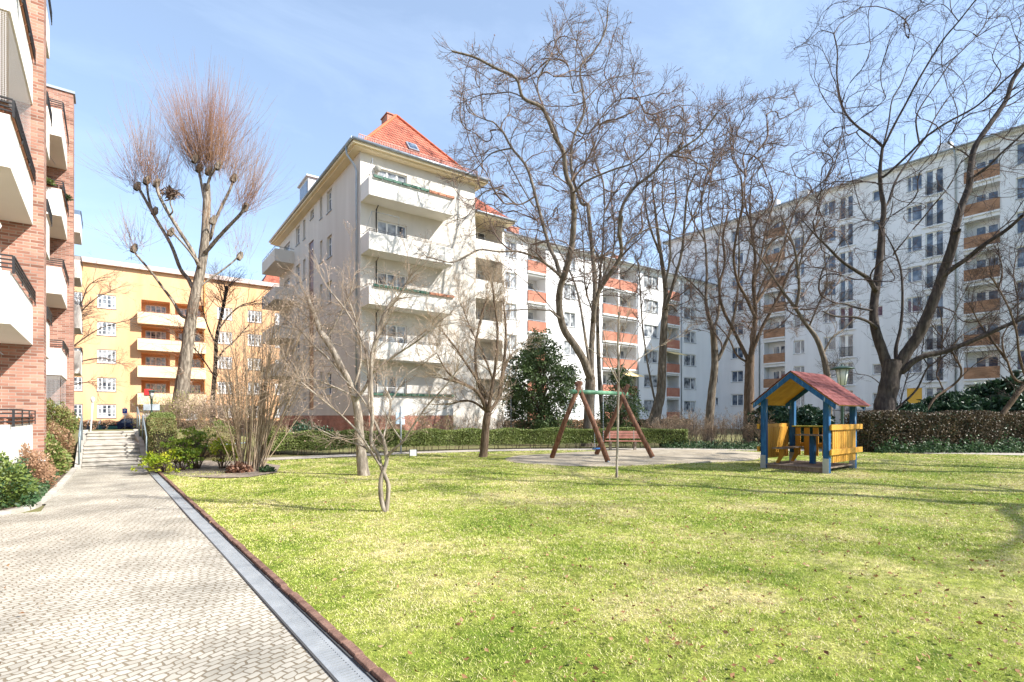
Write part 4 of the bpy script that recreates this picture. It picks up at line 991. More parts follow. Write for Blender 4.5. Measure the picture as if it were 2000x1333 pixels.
# roof: two slopes
ZR, EL, ER, FO_, BO = 2.86, S_+.28, -.36, -.25, T_+.22
cs_ = S_/2; k_ = .80
def zr(s): return ZR-abs(s-cs_)*k_
for (sa, sb, nm) in ((cs_, ER, 'roof_slope'), (cs_, EL, 'roof_slope')):
    m = MB(); sg_ = 1 if sb > sa else -1; n = 9
    for i in range(n):                       # overlapping shingle courses
        a = sa+(sb-sa)*i/n; b = sa+(sb-sa)*(i+1)/n+sg_*.03
        za, zb_ = zr(a), zr(b)
        w_ = 12
        for j in range(w_):
            t0 = FO_+(BO-FO_)*j/w_+(.05 if i % 2 and j else 0); t1 = FO_+(BO-FO_)*(j+1)/w_+(.05 if i % 2 and j < w_-1 else 0)
            m.hexa([HT(a, t0+.003, za+.008), HT(b, t0+.003, zb_+.022), HT(b, t1-.003, zb_+.022), HT(a, t1-.003, za+.008), HT(a, t0+.003, za+.018), HT(b, t0+.003, zb_+.036), HT(b, t1-.003, zb_+.036), HT(a, t1-.003, za+.018)])
    o = pp(nm, m, M_RED, 0)
    m = MB()
    for i in range(7):
        a = sa+(sb-sa)*i/7+sg_*.004; b = sa+(sb-sa)*(i+1)/7-sg_*.004; za, zb_ = zr(a), zr(b)
        m.hexa([HT(a, FO_+.04, za-.03), HT(b, FO_+.04, zb_-.03), HT(b, BO-.04, zb_-.03), HT(a, BO-.04, za-.03), HT(a, FO_+.04, za), HT(b, FO_+.04, zb_), HT(b, BO-.04, zb_), HT(a, BO-.04, za)])
    m.build('roof_boards', M_YEL, o)
    for t in (FO_+.0, T_*.98):               # rafters / barge boards
        m = MB(); a, b = sa, sb-sg_*.06; m.hexa([HT(a, t, zr(a)-.2), HT(b, t, zr(b)-.17), HT(b, t+.045, zr(b)-.17), HT(a, t+.045, zr(a)-.2), HT(a, t, zr(a)-.032), HT(b, t, zr(b)-.032), HT(b, t+.045, zr(b)-.032), HT(a, t+.045, zr(a)-.032)])
        m.build('rafter', M_BLUE, o)
# side panels
for s, sd in ((0, -1), (S_, 1)):
    sp_ = s+sd*(pw+.02)
    m = MB(); n = 13
    for i in range(n):
        t = .1+i*(T_-.2)/n; m.box(sp_-.014, sp_+.014, t, t+(T_-.2)/n-.022, .3, 1.25, HT)
    pp('slatted_panel', m, M_YEL, .004)
    for z in (1.2, .52):
        m = MB(); o_ = sd*.04; m.box(min(sp_+sd*.015, sp_+sd*.07), max(sp_+sd*.015, sp_+sd*.07), -.12, T_+.26, z, z+.15, HT); pp('rail', m, M_YEL)
# back: wide pickets and mossy board
m = MB()
for i in range(6): s = .16+i*.265; m.box(s, s+.16, T_+.0, T_+.03, .34, 1.22, HT)
pp('picket_panel', m, M_YEL)
m = MB(); m.box(.08, S_-.08, T_+.035, T_+.08, .62, .74, HT); pp('rail', m, M_YEL)
m = MB(); m.box(.02, S_-.02, T_-.12, T_+.16, 1.24, 1.28, HT); pp('shelf', m, M_MOSS)
# bench inside on the left and table on a post
m = MB(); m.box(S_-.42, S_-.1, .25, T_-.2, .60, .635, HT)
b_ = pp('bench', m, M_OLD)
for t in (.45, T_-.45):
    m = MB(); m.extr([HT(S_-.12, t, .165), HT(S_-.22, t, .165), HT(S_-.36, t, .40), HT(S_-.36, t, .6), HT(S_-.22, t, .6), HT(S_-.24, t, .42)], tuple(bx*.05)); o = m.build('bracket', M_YEL, b_, .004)
m = MB(); m.box(.72, .86, 1.0, 1.14, .165, 1.0, HT); t_ = pp('table_post', m, M_BLUE)
m = MB(); m.box(.42, 1.16, .72, 1.35, 1.0, 1.035, HT); pp('tabletop', m, M_OLD)

# lamps ---------------------------------------------------------------
M_LGREEN = mat('dark_green_metal', (.05, .085, .07), rough=.5); M_LGLASS = mat('frosted_glass', (.62, .64, .62), rough=.25)
def lantern(name, x, y, z0, zt, hat, label, group=None):
    e = empty('street_lamp', (x, y, z0), 0, label, 'street lamp', group)
    m = MB(); m.lathe((0, 0, 0), [(.09, 0), (.09, .35), (.055, .5), (.05, zt-1.0*hat), (.09, zt-.95*hat)], 12); m.build('pole', M_LGREEN, e)
    m = MB(); m.lathe((0, 0, zt), [(.15*hat, -.92*hat), (.22*hat, -.5*hat), (.27*hat, -.16*hat)], 12); g = m.build('lantern_glass', M_LGLASS, e)
    m = MB()
    for i in range(6):
        a = i*pi/3; m.tube([(.155*hat*cos(a), .155*hat*sin(a), zt-.92*hat), (.28*hat*cos(a), .28*hat*sin(a), zt-.15*hat)], .012*hat, 5)
    m.build('lantern_bars', M_LGREEN, e)
    m = MB(); m.lathe((0, 0, zt), [(.29*hat, -.17*hat), (.52*hat, -.15*hat), (.50*hat, -.11*hat), (.2*hat, -.02*hat), (.05*hat, 0), (.05*hat, .05*hat), (.01, .08*hat)], 16); m.build('lamp_cap', M_LGREEN, e)
    return e
p = W(1645, 715, 20.0); lantern('street_lamp', p[0], p[1], 0, p[2], .8, 'green street lamp with a broad flat hat above the playhouse roof')
p = W(296, 762, 25.0); z0 = .9; ls = lantern('street_lamp', p[0], p[1], z0, p[2]-z0, .42, 'small street lamp with two grey plates beside the garden stairs')
m = MB()
for sx in (-1, 1): m.box(sx*.17-.15, sx*.17+.15, -.085, -.07, .95, 1.24)
m.build('sign_plate', mat('sign_back_grey', (.36, .40, .44), rough=.5), ls)
p = W(1986, 725, 26); e = empty('street_lamp', (p[0], p[1], 0), 0, 'dark mushroom shaped lamp at the far right above the rhododendron', 'street lamp')
m = MB(); m.lathe((0, 0, 0), [(.06, 0), (.05, p[2]-.25)], 10); m.build('pole', M_LGREEN, e)
m = MB(); m.lathe((0, 0, p[2]), [(.1, -.28), (.12, -.1), (.27, -.07), (.24, .02), (.05, .07)], 12); m.build('lamp_head', M_LGREEN, e)
p = W(181, 777, 20.3); q = W(175, 868, 20.3)
e = empty('garden_lamp', (q[0], q[1], .55), 0, 'slim pale garden lamp post left of the concrete stairs', 'lamp')
m = MB(); h = p[2]-.55; m.tube([(0, 0, 0), (p[0]-q[0], p[1]-q[1], h-.2)], .03, 8); m.build('pole', mat('pale_grey_paint', (.6, .61, .6), rough=.5), e)
m = MB(); m.lathe((p[0]-q[0], p[1]-q[1], h), [(.03, -.2), (.05, -.16), (.075, -.06), (.05, .0), (.01, .03)], 10); m.build('lamp_head', mat('pale_grey_paint', (.6, .61, .6)), e)

# signs ---------------------------------------------------------------
def text_mesh(body, size, thick):
    cu = bpy.data.curves.new('t', 'FONT'); cu.body = body; cu.size = size; cu.extrude = thick; cu.align_x = 'CENTER'; cu.align_y = 'CENTER'; cu.offset = size*.02
    ob = bpy.data.objects.new('t', cu); COL.objects.link(ob); bpy.context.view_layer.update()
    me = bpy.data.meshes.new_from_object(ob.evaluated_get(bpy.context.evaluated_depsgraph_get())); bpy.data.objects.remove(ob); return me
M_SBLUE = mat('sign_blue', (.01, .07, .42), rough=.4); M_SWHITE = mat('sign_white', (.8, .8, .8), rough=.4)
p = W(244, 803, 44.0); e = empty('parking_sign', (p[0], p[1], 0), radians(-12), 'small blue parking sign with a white P in front of the orange block', 'sign')
m = MB(); m.tube([(0, 0, 0), (0, 0, p[2]+.3)], .03, 8); m.build('pole', M_ZINC, e)
m = MB(); m.box(-.17, .17, -.045, -.03, p[2]-.22, p[2]+.2); b_ = m.build('sign_plate', M_SBLUE, e, .004)
t_ = link('letter', text_mesh('P', .32, .003), M_SWHITE, b_); t_.location = (0, -.049, p[2]); t_.rotation_euler = (pi/2, 0, 0)
m = MB(); m.box(-.14, .14, -.045, -.03, p[2]-.36, p[2]-.25); m.build('extra_plate', M_SWHITE, e)
p = W(783, 810, 22.3); e = empty('direction_sign', (p[0], p[1], 0), radians(20), 'steel post with two round-cornered blue grey plates in front of the hedge', 'sign')
m = MB(); m.tube([(0, 0, 0), (0, 0, 1.98)], .035, 8); m.build('pole', M_ZINC, e)
m = MB()
for sx, z in ((-.13, 1.5), (.13, 1.5), (-.14, 1.24), (.15, 1.22)): m.box(sx-.12, sx+.12, .04, .055, z, z+.24)
m.build('sign_plate', mat('blue_grey_plate', (.35, .45, .56), (.45, .54, .62), scale=6, rough=.45), e, .004)
p = W(807, 883, 19.8); e = empty('lawn_sign', (p[0], p[1], 0), radians(-25), 'small blank white board on two short stakes at the lawn edge', 'sign')
m = MB(); m.box(-.12, .12, -.012, .0, .08, .31); m.build('board', M_SWHITE, e)
m = MB()
for sx in (-.135, .135): m.box(sx-.012, sx+.012, -.014, .01, -.02, .34)
m.build('stakes', M_IRON, e)
for px, d, ht, lb in ((998, 30, 2.7, 'tall thin grey pole in front of the white wing behind the hedge'),):
    p = W(px, 820, d); m = MB(); m.lathe((p[0], p[1], 0), [(.05, 0), (.045, ht), (.02, ht+.05)], 10); tagged(m.build('metal_post', M_ZINC), lb, 'post')

# park bench ------------------------------------------------------------
p = W(1216, 875, 23.9); e = empty('park_bench', (p[0], p[1], 0), radians(-40), 'red brown slatted park bench by the hedge behind the swing', 'bench')
M_BENCH = mat('red_brown_slats', (.34, .14, .10), (.44, .20, .15), scale=4, rough=.7)
m = MB()
for i in range(4): m.box(-.85, .85, -.24+i*.115, -.14+i*.115, .42, .455)
m.build('seat', M_BENCH, e, .004)
m = MB()
for i in range(3): m.hexa([(sx, .24+z*.25, .55+z) for sx, z in ((-.85, i*.12), (.85, i*.12), (.85, i*.12+.1), (-.85, i*.12+.1))]+[(sx, .27+z*.25, .55+z) for sx, z in ((-.85, i*.12), (.85, i*.12), (.85, i*.12+.1), (-.85, i*.12+.1))])
m.build('backrest', M_BENCH, e)
for sx in (-.55, .55):
    m = MB(); m.extr([(sx-.05, -.24, .42), (sx-.05, -.2, .3), (sx-.05, -.08, .22), (sx-.05, -.12, 0), (sx-.05, .14, 0), (sx-.05, .12, .22), (sx-.05, .26, .42)], (.1, 0, 0)); m.extr([(sx-.02, .2, .42), (sx-.02, .26, .42), (sx-.02, .37, .92), (sx-.02, .33, .92)], (.04, 0, 0)); m.build('leg', mat('bench_concrete', (.30, .25, .21), rough=.95), e)

# low tube rail by the shrubs ------------------------------------------
a = W(316, 879, 17.6); b = W(482, 865, 19.4); m = MB()
m.tube([(a[0], a[1], a[2]-.35), (a[0], a[1], a[2]-.04), (a[0]+.05, a[1], a[2]), b, (b[0], b[1], 0)], .028, 8)
for t in (.33, .66): m.tube([(a[0]+(b[0]-a[0])*t, a[1]+(b[1]-a[1])*t, 0), (a[0]+(b[0]-a[0])*t, a[1]+(b[1]-a[1])*t, a[2]+(b[2]-a[2])*t)], .022, 6)
tagged(m.build('low_tube_rail', M_RAIL), 'low grey tube rail running behind the rhododendron bed', 'rail')
# iron garden fence on the right
a, b = W(1610, 806, 31), W(1736, 806, 30); m = MB(); n = 62
T = lambda t, z: (a[0]+(b[0]-a[0])*t, a[1]+(b[1]-a[1])*t, z)
for i in range(n+1): q = T(i/n, 0); m.tube([q, T(i/n, 2.02 if i % 10 else 2.1)], .012 if i % 10 else .03, 5)
m.tube([T(0, 1.9), T(1, 1.9)], .018, 5); m.tube([T(0, .3), T(1, .3)], .018, 5)
tagged(m.build('iron_fence', M_IRON), 'black iron railing fence in front of the white tower block', 'fence')

# parked car and two scooters behind the stairs --------------------------
def wheel(par, x, y, z, r, w, tyre, rim):
    m = MB(); n = 20; k = 0
    prof = [(r*.62, -w/2), (r*.96, -w/2), (r, -w*.3), (r, w*.3), (r*.96, w/2), (r*.62, w/2)]
    V = []; Fc = []
    for (rr, yy) in prof:
        for j in range(n): V.append((x+rr*cos(2*pi*j/n), y+yy, z+rr*sin(2*pi*j/n)))
    for i in range(len(prof)):
        i2 = (i+1) % len(prof)
        for j in range(n): Fc.append((i*n+j, i*n+(j+1) % n, i2*n+(j+1) % n, i2*n+j))
    m.v = V; m.f = Fc; m.sm = [True]*len(Fc); o = m.build('wheel', tyre, par)
    m = MB(); m.tube([(x, y-w*.32, z), (x, y+w*.32, z)], r*.22, 12)
    for j in range(5):
        a = 2*pi*j/5; m.tube([(x, y, z), (x+r*.64*cos(a), y, z+r*.64*sin(a))], r*.09, 6)
    m.tube([(x+r*.64*cos(2*pi*j/20), y, z+r*.64*sin(2*pi*j/20)) for j in range(21)], r*.05, 6)
    m.build('rim', rim, o); return o
M_TYRE = mat('tyre', (.02, .02, .02), rough=.9); M_RIM = mat('rim', (.5, .51, .53), rough=.3, metal=.8)
M_CAR = mat('dark_blue_car_paint', (.012, .022, .055), rough=.4, spec=.3); M_CGL = mat('car_glass', (.02, .025, .03), rough=.05, spec=.9)
q = W(226, 840, 49.5); cz = -.12
car = empty('parked_car', (q[0], q[1]+.9, cz), radians(-3), 'dark blue parked car half hidden by the hedge behind the stairs', 'car')
m = MB(); prof = [(0.05, .38), (0, .62), (.08, .92), (.16, .98), (.9, 1.02), (3.0, .98), (3.7, .88), (4.0, .66), (4.02, .36), (3.75, .28), (3.62, .28), (3.5, .58), (3.2, .66), (2.9, .58), (2.78, .26), (1.25, .26), (1.13, .58), (.83, .66), (.53, .58), (.41, .28)]
m.extr([(x, -.85, z) for x, z in prof], (0, 1.7, 0)); body = m.build('body', M_CAR, car, .05)
m = MB(); lo = [(.2, .98), (2.75, .97)]; up = [(.55, 1.36), (.9, 1.42), (1.9, 1.42)]
a = [(.18, 1.0), (.5, 1.36), (.95, 1.43), (1.75, 1.42), (2.6, .98)]
for (s0, s1, in0, in1) in ((-.8, .8, 0, .14),):
    k = len(m.v); bt = [(x, z) for x, z in a]
    L1 = [(x, -.8+(z-.98)/.45*.14, z) for x, z in bt]; L2 = [(x, .8-(z-.98)/.45*.14, z) for x, z in bt]
    n = len(bt); m.v += L1+L2; m.f.append(tuple(range(k, k+n))); m.f.append(tuple(range(k+n, k+2*n))[::-1]); m.sm += [False, False]
    for i in range(n): j = (i+1) % n; m.f.append((k+i, k+j, k+n+j, k+n+i)); m.sm.append(False)
cb = m.build('cabin', M_CAR, car, .03)
m = MB(); m.poly([(.42, -.80, 1.04), (1.2, -.80, 1.04), (1.2, -.695, 1.35), (.62, -.695, 1.34)]); m.poly([(1.28, -.80, 1.04), (2.35, -.80, 1.04), (1.8, -.695, 1.35), (1.28, -.695, 1.35)]); m.poly([(.155, -.68, 1.03), (.155, .68, 1.03), (.45, .6, 1.34), (.45, -.6, 1.34)])
m.build('window', M_CGL, car)
for x in (.83, 3.2):
    for y in (-.8, .8): wheel(car, x, y, .3, .31, .2, M_TYRE, M_RIM)
for y in (-.74, .5): m = MB(); m.box(-.02, .12, y, y+.24, .7, .92); m.build('tail_light', mat('red_lens', (.5, .01, .01), rough=.2), car, .01)
def scooter(px, d, ang, lab, colm):
    q = W(px, 840, d); e = empty('motor_scooter', (q[0], q[1], -.05), ang, lab, 'motor scooter', 'scooters parked behind the stairs')
    for x in (-.6, .6): wheel(e, x, 0, .25, .25, .12, M_TYRE, M_RIM)
    m = MB(); m.extr([(x, -.17, z) for x, z in ((-.85, .5), (-.8, .72), (-.2, .75), (-.1, .45), (.25, .36), (.42, .85), (.5, .85), (.55, .4), (.3, .24), (-.3, .24), (-.45, .45))], (0, .34, 0)); m.build('body', colm, e, .03)
    m = MB(); m.box(-.82, -.2, -.15, .15, .74, .85); m.build('seat', M_TYRE, e, .03)
    m = MB(); m.tube([(.6, 0, .25), (.42, 0, .95)], .03, 8); m.tube([(.38, -.33, 1.0), (.42, 0, .96), (.38, .33, 1.0)], .018, 6); m.build('handlebar', M_IRON, e)
    m = MB(); m.hexa([(.46, -.2, .95), (.48, -.2, .95), (.48, .2, .95), (.46, .2, .95), (.34, -.16, 1.3), (.36, -.16, 1.3), (.36, .16, 1.3), (.34, .16, 1.3)]); m.build('windscreen', M_LGLASS, e)
scooter(206, 46.0, radians(200), 'motor scooter with a pale windscreen, right one of the pair above the stairs', mat('scooter_green', (.04, .14, .12), rough=.3))
scooter(184, 46.5, radians(190), 'dark motor scooter, left one of the pair above the stairs', mat('scooter_grey', (.08, .09, .1), rough=.3))
# ------------------------------------------------------------------ bare trees traced limb by limb
def C(ox, oy, s, pts): return [(ox+x/s, oy+y/s) for x, y in pts]
c1 = lambda *p: C(1300, 450, 2.857, p)
c3 = lambda *p: C(130, 500, 2.963, p)
c4 = lambda *p: C(200, 150, 1.905, p)
c4b = lambda *p: C(1540, 0, 2.963, p)
c5 = lambda *p: C(860, 0, 2.667, p)
c6 = lambda *p: C(500, 500, 3.332, p)
c7 = lambda *p: C(900, 400, 2.666, p)
c8 = lambda *p: C(560, 560, 2.897, p)
c9 = lambda *p: C(1650, 680, 5.554, p)
c10 = lambda *p: C(1400, 150, 3.81, p)
c11 = lambda *p: C(1780, 450, 3.604, p)
c12 = lambda *p: C(740, 760, 7.692, p)

M_BARK = mat('bark_grey_brown', (.09, .07, .05), (.22, .185, .145), scale=3, rough=.95, bump=.9, bscale=14, stretch=(3, 3, .8), c3=(.15, .122, .092))
M_BARKD = mat('bark_dark', (.035, .027, .024), (.10, .08, .066), scale=3, rough=.95, bump=.9, bscale=14, stretch=(3, 3, .8), c3=(.06, .047, .04))
M_BARKP = mat('bark_pale', (.16, .13, .10), (.40, .35, .285), scale=4, rough=.95, bump=.9, bscale=16, stretch=(3, 3, .7), c3=(.28, .235, .185))
M_BARKM = mat('bark_mid', (.13, .105, .08), (.34, .29, .23), scale=3, rough=.95, bump=1, bscale=12, stretch=(4, 4, .7), c3=(.22, .185, .145), lo=.4, hi=.6)
M_BARKB = mat('bark_brown', (.085, .055, .035), (.20, .14, .10), scale=5, rough=.95, bump=1, bscale=20, stretch=(4, 4, .5), c3=(.13, .09, .06))
M_TWIG = mat('twig_brown', (.11, .075, .058), (.19, .135, .105), scale=2, rough=.85)
M_TWIGD = mat('twig_dark', (.045, .03, .028), (.10, .07, .06), scale=2, rough=.85)
M_TWIGP = mat('twig_pale', (.22, .165, .12), (.36, .28, .205), scale=2, rough=.85)
M_TWIGR = mat('twig_red', (.24, .12, .07), (.33, .20, .11), scale=.25, rough=.8)
M_TWIGO = mat('twig_tan', (.25, .18, .12), (.40, .31, .215), scale=2, rough=.85)

def vnorm(v):
    l = math.sqrt(v[0]*v[0]+v[1]*v[1]+v[2]*v[2]) or 1; return (v[0]/l, v[1]/l, v[2]/l)
def tilt(rn, t, ang):
    """t turned by ang about a random azimuth"""
    r = (rn.gauss(0, 1), rn.gauss(0, 1), rn.gauss(0, 1)); d = r[0]*t[0]+r[1]*t[1]+r[2]*t[2]
    p = vnorm((r[0]-d*t[0], r[1]-d*t[1], r[2]-d*t[2])); c, s = cos(ang), sin(ang)
    return (t[0]*c+p[0]*s, t[1]*c+p[1]*s, t[2]*c+p[2]*s)
class Tree:
    def __init__(s, name, label, d, seed, bark, twig, group=None, cat='tree'):
        s.rn = random.Random(seed); s.d = d; s.bark, s.twig = bark, twig; s.big = Chains(); s.small = Chains(); s.limbs = []; s.tips = []; s.name = name; s.label = label; s.group = group; s.cat = cat; s.knots = []; s.ws = 1.0
    def limb(s, w0, w1, px, off=None, free=False, lift=None, flare=0, sides=None):
        """px: traced points; w0,w1 widths in photo pixels; off: depth gained by the far end (m)"""
        d0 = s.d; w0 *= s.ws; w1 *= s.ws
        if s.limbs and not free:
            best = None
            for L in s.limbs:
                for (q, dd) in L[2]:
                    e = (q[0]-px[0][0])**2+(q[1]-px[0][1])**2
                    if best is None or e < best[0]: best = (e, dd, q)
            d0 = best[1]
            if best[0] > 4: px = [best[2]]+list(px)
        ln = sum(math.hypot(px[i+1][0]-px[i][0], px[i+1][1]-px[i][1]) for i in range(len(px)-1))*s.d/F
        if off is None: off = s.rn.uniform(-.38, .38)*ln if s.limbs else 0
        cs = catmull([(x, y, 0) for x, y in px], 4); n = len(cs); P = []; Q = []; Rr = []
        wob = 0
        for i, (x, y, _) in enumerate(cs):
            t = i/(n-1); wob += s.rn.gauss(0, .012)*s.d/10
            dd = d0+off*t+wob*t
            p = W(x, y, dd)
            if lift is not None and i == 0: p = (p[0], p[1], lift)
            P.append(p); Q.append(((x, y), dd)); w = w0+(w1-w0)*t**.8
            if flare: w *= 1+flare*max(0, 1-t*6)**2
            w *= 1+s.rn.uniform(-.05, .05)
            Rr.append(max(w/2*s.d/F, .004))
        s.big.add(P, 0, 0, sides or (12 if w0 > 20 else 8 if w0 > 7 else 6), rad=Rr); s.limbs.append((P, Rr, Q)); return P, Rr
    def kids(s, P, Rr, n, L, lvl, cfg, t0=.2, t1=1.0):
        rn = s.rn; m = len(P)-1
        for _ in range(n):
            t = t0+(t1-t0)*rn.random()**.85; f = t*m; i = min(int(f), m-1); f -= i
            a, b = P[i], P[i+1]; p = (a[0]+(b[0]-a[0])*f, a[1]+(b[1]-a[1])*f, a[2]+(b[2]-a[2])*f)
            T = vnorm((b[0]-a[0], b[1]-a[1], b[2]-a[2])); r = Rr[i]+(Rr[i+1]-Rr[i])*f
            d = tilt(rn, T, rn.uniform(cfg['a0'], cfg['a1'])); Lk = L*rn.uniform(.45, 1.2)*(1-.3*t)
            rk = min(r*.6, cfg['r'][lvl]*rn.uniform(.7, 1.2)); ns = 4 if lvl else 3
            if lvl >= 2: ns = 6
            ch = [p]; up = cfg['up']; wg = cfg['wig']
            for k in range(ns):
                d = vnorm((d[0]+rn.gauss(0, wg), d[1]+rn.gauss(0, wg), d[2]+rn.gauss(0, wg)+up)); q = ch[-1]; st_ = Lk/ns
                ch.append((q[0]+d[0]*st_, q[1]+d[1]*st_, q[2]+d[2]*st_))
            r1 = max(rk*.45, cfg['rmin']); rk = max(rk, cfg['rmin'])
            s.small.add(ch, rk, r1, 4 if lvl >= 2 else 3)
            if lvl == 0: s.tips.append(ch[-1])
            else: s.kids(ch, [rk+(r1-rk)*j/ns for j in range(ns+1)], cfg['n'][lvl-1], L*cfg['lf'], lvl-1, cfg, .12)
    def fill(s, poly, n, thick, L=.8, lvl=1, cf=None, r0=.006, rk=.011, skip=1, per=2.6, first_t=.15, down=1.6, maxlen=5.0):
        """grow boughs from the traced limbs towards points spread through the crown's volume"""
        rn = s.rn; xs = [p[0] for p in poly]; ys = [p[1] for p in poly]; T = []
        while len(T) < n:
            x, y = rn.uniform(min(xs), max(xs)), rn.uniform(min(ys), max(ys)); c = False; j = len(poly)-1
            for i in range(len(poly)):
                if (ys[i] > y) != (ys[j] > y) and x < (xs[j]-xs[i])*(y-ys[i])/(ys[j]-ys[i])+xs[i]: c = not c
                j = i
            if c: T.append(W(x, y, s.d+rn.gauss(0, thick)))
        T = np.array(T); nodes = []; dirs = []
        for P, Rr, Q in s.limbs[skip:]:
            k0 = int(len(P)*first_t)
            for k in range(k0, len(P)): nodes.append(P[k]); dirs.append(vnorm(tuple(P[min(k+1, len(P)-1)][j]-P[max(k-1, 0)][j] for j in range(3))))
        Nn = np.array(nodes); Dd = np.array(dirs)
        dist = np.min(np.linalg.norm(T[:, None, :]-Nn[None, :, :], axis=2), axis=1) if len(T)*len(Nn) < 4e6 else np.array([np.linalg.norm(Nn-t, axis=1).min() for t in T])
        BR = []; owner = len(Nn)
        for ti in np.argsort(dist):
            t = T[ti]; v = t-Nn; d = np.linalg.norm(v, axis=1)+1e-6; co = (v*Dd).sum(1)/d
            cost = d*(1+1.7*np.clip(.6-co, 0, 2))*np.where(v[:, 2] < -.15*d, down, 1.0); i = int(np.argmin(cost)); l = d[i]
            if l < .25: continue
            if l > maxlen: t = Nn[i]+v[i]/l*maxlen; l = maxlen
            a = Nn[i]; e = np.array(Dd[i]); ns = max(3, min(8, int(l/.35))); ch = []; side = np.array([rn.gauss(0, 1) for _ in range(3)])*l*.045
            for k in range(ns+1):
                f = k/ns; p = a*(1-f)**2+2*f*(1-f)*(a+e*l*.45)+f*f*t+side*sin(pi*f)+np.array([rn.gauss(0, .018) for _ in range(3)])*min(1, l)*(0 < k < ns); ch.append(tuple(p))
            BR.append((ch, i, len(Nn), ns, l))
            C2 = np.array(ch[1:]); D2 = np.array([vnorm(tuple(ch[k+1][j]-ch[k][j] for j in range(3))) for k in range(ns)])
            Nn = np.concatenate([Nn, C2]); Dd = np.concatenate([Dd, D2])
        wt = np.zeros(len(Nn))               # pipe model: boughs thicken with what they carry
        for ch, i, k0, ns, l in reversed(BR):
            acc = .6+.25*l; rr = [0]*(ns+1); rr[ns] = r0*.8
            for k in range(ns-1, -1, -1):
                acc += wt[k0+k]; rr[k] = r0*acc**.5*(rk/.011)
            rr[0] = rr[0]; wt[i] += acc; rr = [min(r, .06) for r in rr]
            s.small.add(ch, 0, 0, 6 if rr[0] > .02 else 4, rad=rr)
            s.kids(ch, rr, max(2, int(l*per)), L, lvl, cf, .2)
    def shoots(s, px, py, n, L, spread, d=None, r=.007, up=.0, bend=.12, knot=.16, axis=(0, 0, 1)):
        """long straight shoots from a pollard head"""
        rn = s.rn; c = W(px, py, d or s.d); s.knots.append((c, knot))
        ax = vnorm(axis)
        for _ in range(n):
            dd = tilt(rn, ax, abs(rn.gauss(0, spread))); l = L*rn.uniform(.45, 1.08)
            p = (c[0]+rn.gauss(0, knot), c[1]+rn.gauss(0, knot), c[2]+rn.gauss(0, knot)); ch = [p]
            for k in range(5):
                dd = vnorm((dd[0]+rn.gauss(0, .035), dd[1]+rn.gauss(0, .035), dd[2]+bend+rn.gauss(0, .03))); q = ch[-1]
                ch.append((q[0]+dd[0]*l/5, q[1]+dd[1]*l/5, q[2]+dd[2]*l/5))
            s.small.add(ch, r*rn.uniform(.8, 1.3), r*.45, 3)
            for _k in range(2):
                i = rn.randrange(1, 4); T = vnorm(tuple(ch[i+1][j]-ch[i][j] for j in range(3))); e = tilt(rn, T, .35); q = ch[i]; l2 = l*.3*rn.random()
                s.small.add([q, tuple(q[j]+e[j]*l2*.5 for j in range(3)), tuple(q[j]+e[j]*l2+(0, 0, .1*l2)[j] for j in range(3))], r*.6, r*.4, 3)
    def done(s, base=None, buds=None, twigname='crown'):
        b = s.limbs[0][0][0] if base is None else base
        e = empty(s.name, (b[0], b[1], max(b[2], 0)), 0, s.label, s.cat, s.group); inv = Matrix.Translation(e.location).inverted()
        for c, k in s.knots:
            ang = s.rn.random()
            s.big.add([(c[0]-k*.3, c[1], c[2]-k*1.0), (c[0], c[1]+k*.1, c[2]-k*.3), (c[0]+k*.3, c[1]-k*.2, c[2]+k*.5)], .05, .05, 8, rad=[k*.4, k*.62, k*.25])
        o = link('trunk', s.big.mesh('trunk'), s.bark, e); o.matrix_parent_inverse = inv
        o = link(twigname, s.small.mesh('crown'), s.twig, e); o.matrix_parent_inverse = inv
        if buds:
            nm, size, m, share, asp = buds; C_ = [t for t in s.tips if s.rn.random() < share]
            q = leaves(nm, C_, size, m, o, s.rn.randrange(999), aspect=asp); q['kind'] = 'stuff'
        return e
def cfg(n=(4, 5, 6), r=(.006, .012, .03), lf=.5, a0=.35, a1=.95, up=.05, wig=.14, rmin=.004): return dict(n=n, r=r, lf=lf, a0=a0, a1=a1, up=up, wig=wig, rmin=rmin)
def dress(t, per_m, L, lvl, cf, t0=.25, first=1, skip=()):
    for i, (P, Rr, Q) in enumerate(t.limbs):
        if i in skip: continue
        ln = sum(math.dist(P[k], P[k+1]) for k in range(len(P)-1))
        t.kids(P, Rr, max(2, int(ln*per_m)), L, lvl, cf, (.72 if i < first else t0))
        # the limb's own tip forks on
        T = vnorm(tuple(P[-1][j]-P[-3][j] for j in range(3)))
        for _ in range(3 if i >= first else 0): t.kids([P[-2], P[-1]], [Rr[-2], Rr[-1]], 1, L*1.15, lvl, dict(cf, a0=.1, a1=.5), .8)

M_LEAFR = leafmat('dried_seed_brown', (.30, .12, .08), (.50, .26, .18), rough=.8, trans=.15)
M_BUD = leafmat('pink_beige_bud', (.52, .36, .28), (.70, .54, .44), rough=.7, trans=.2)

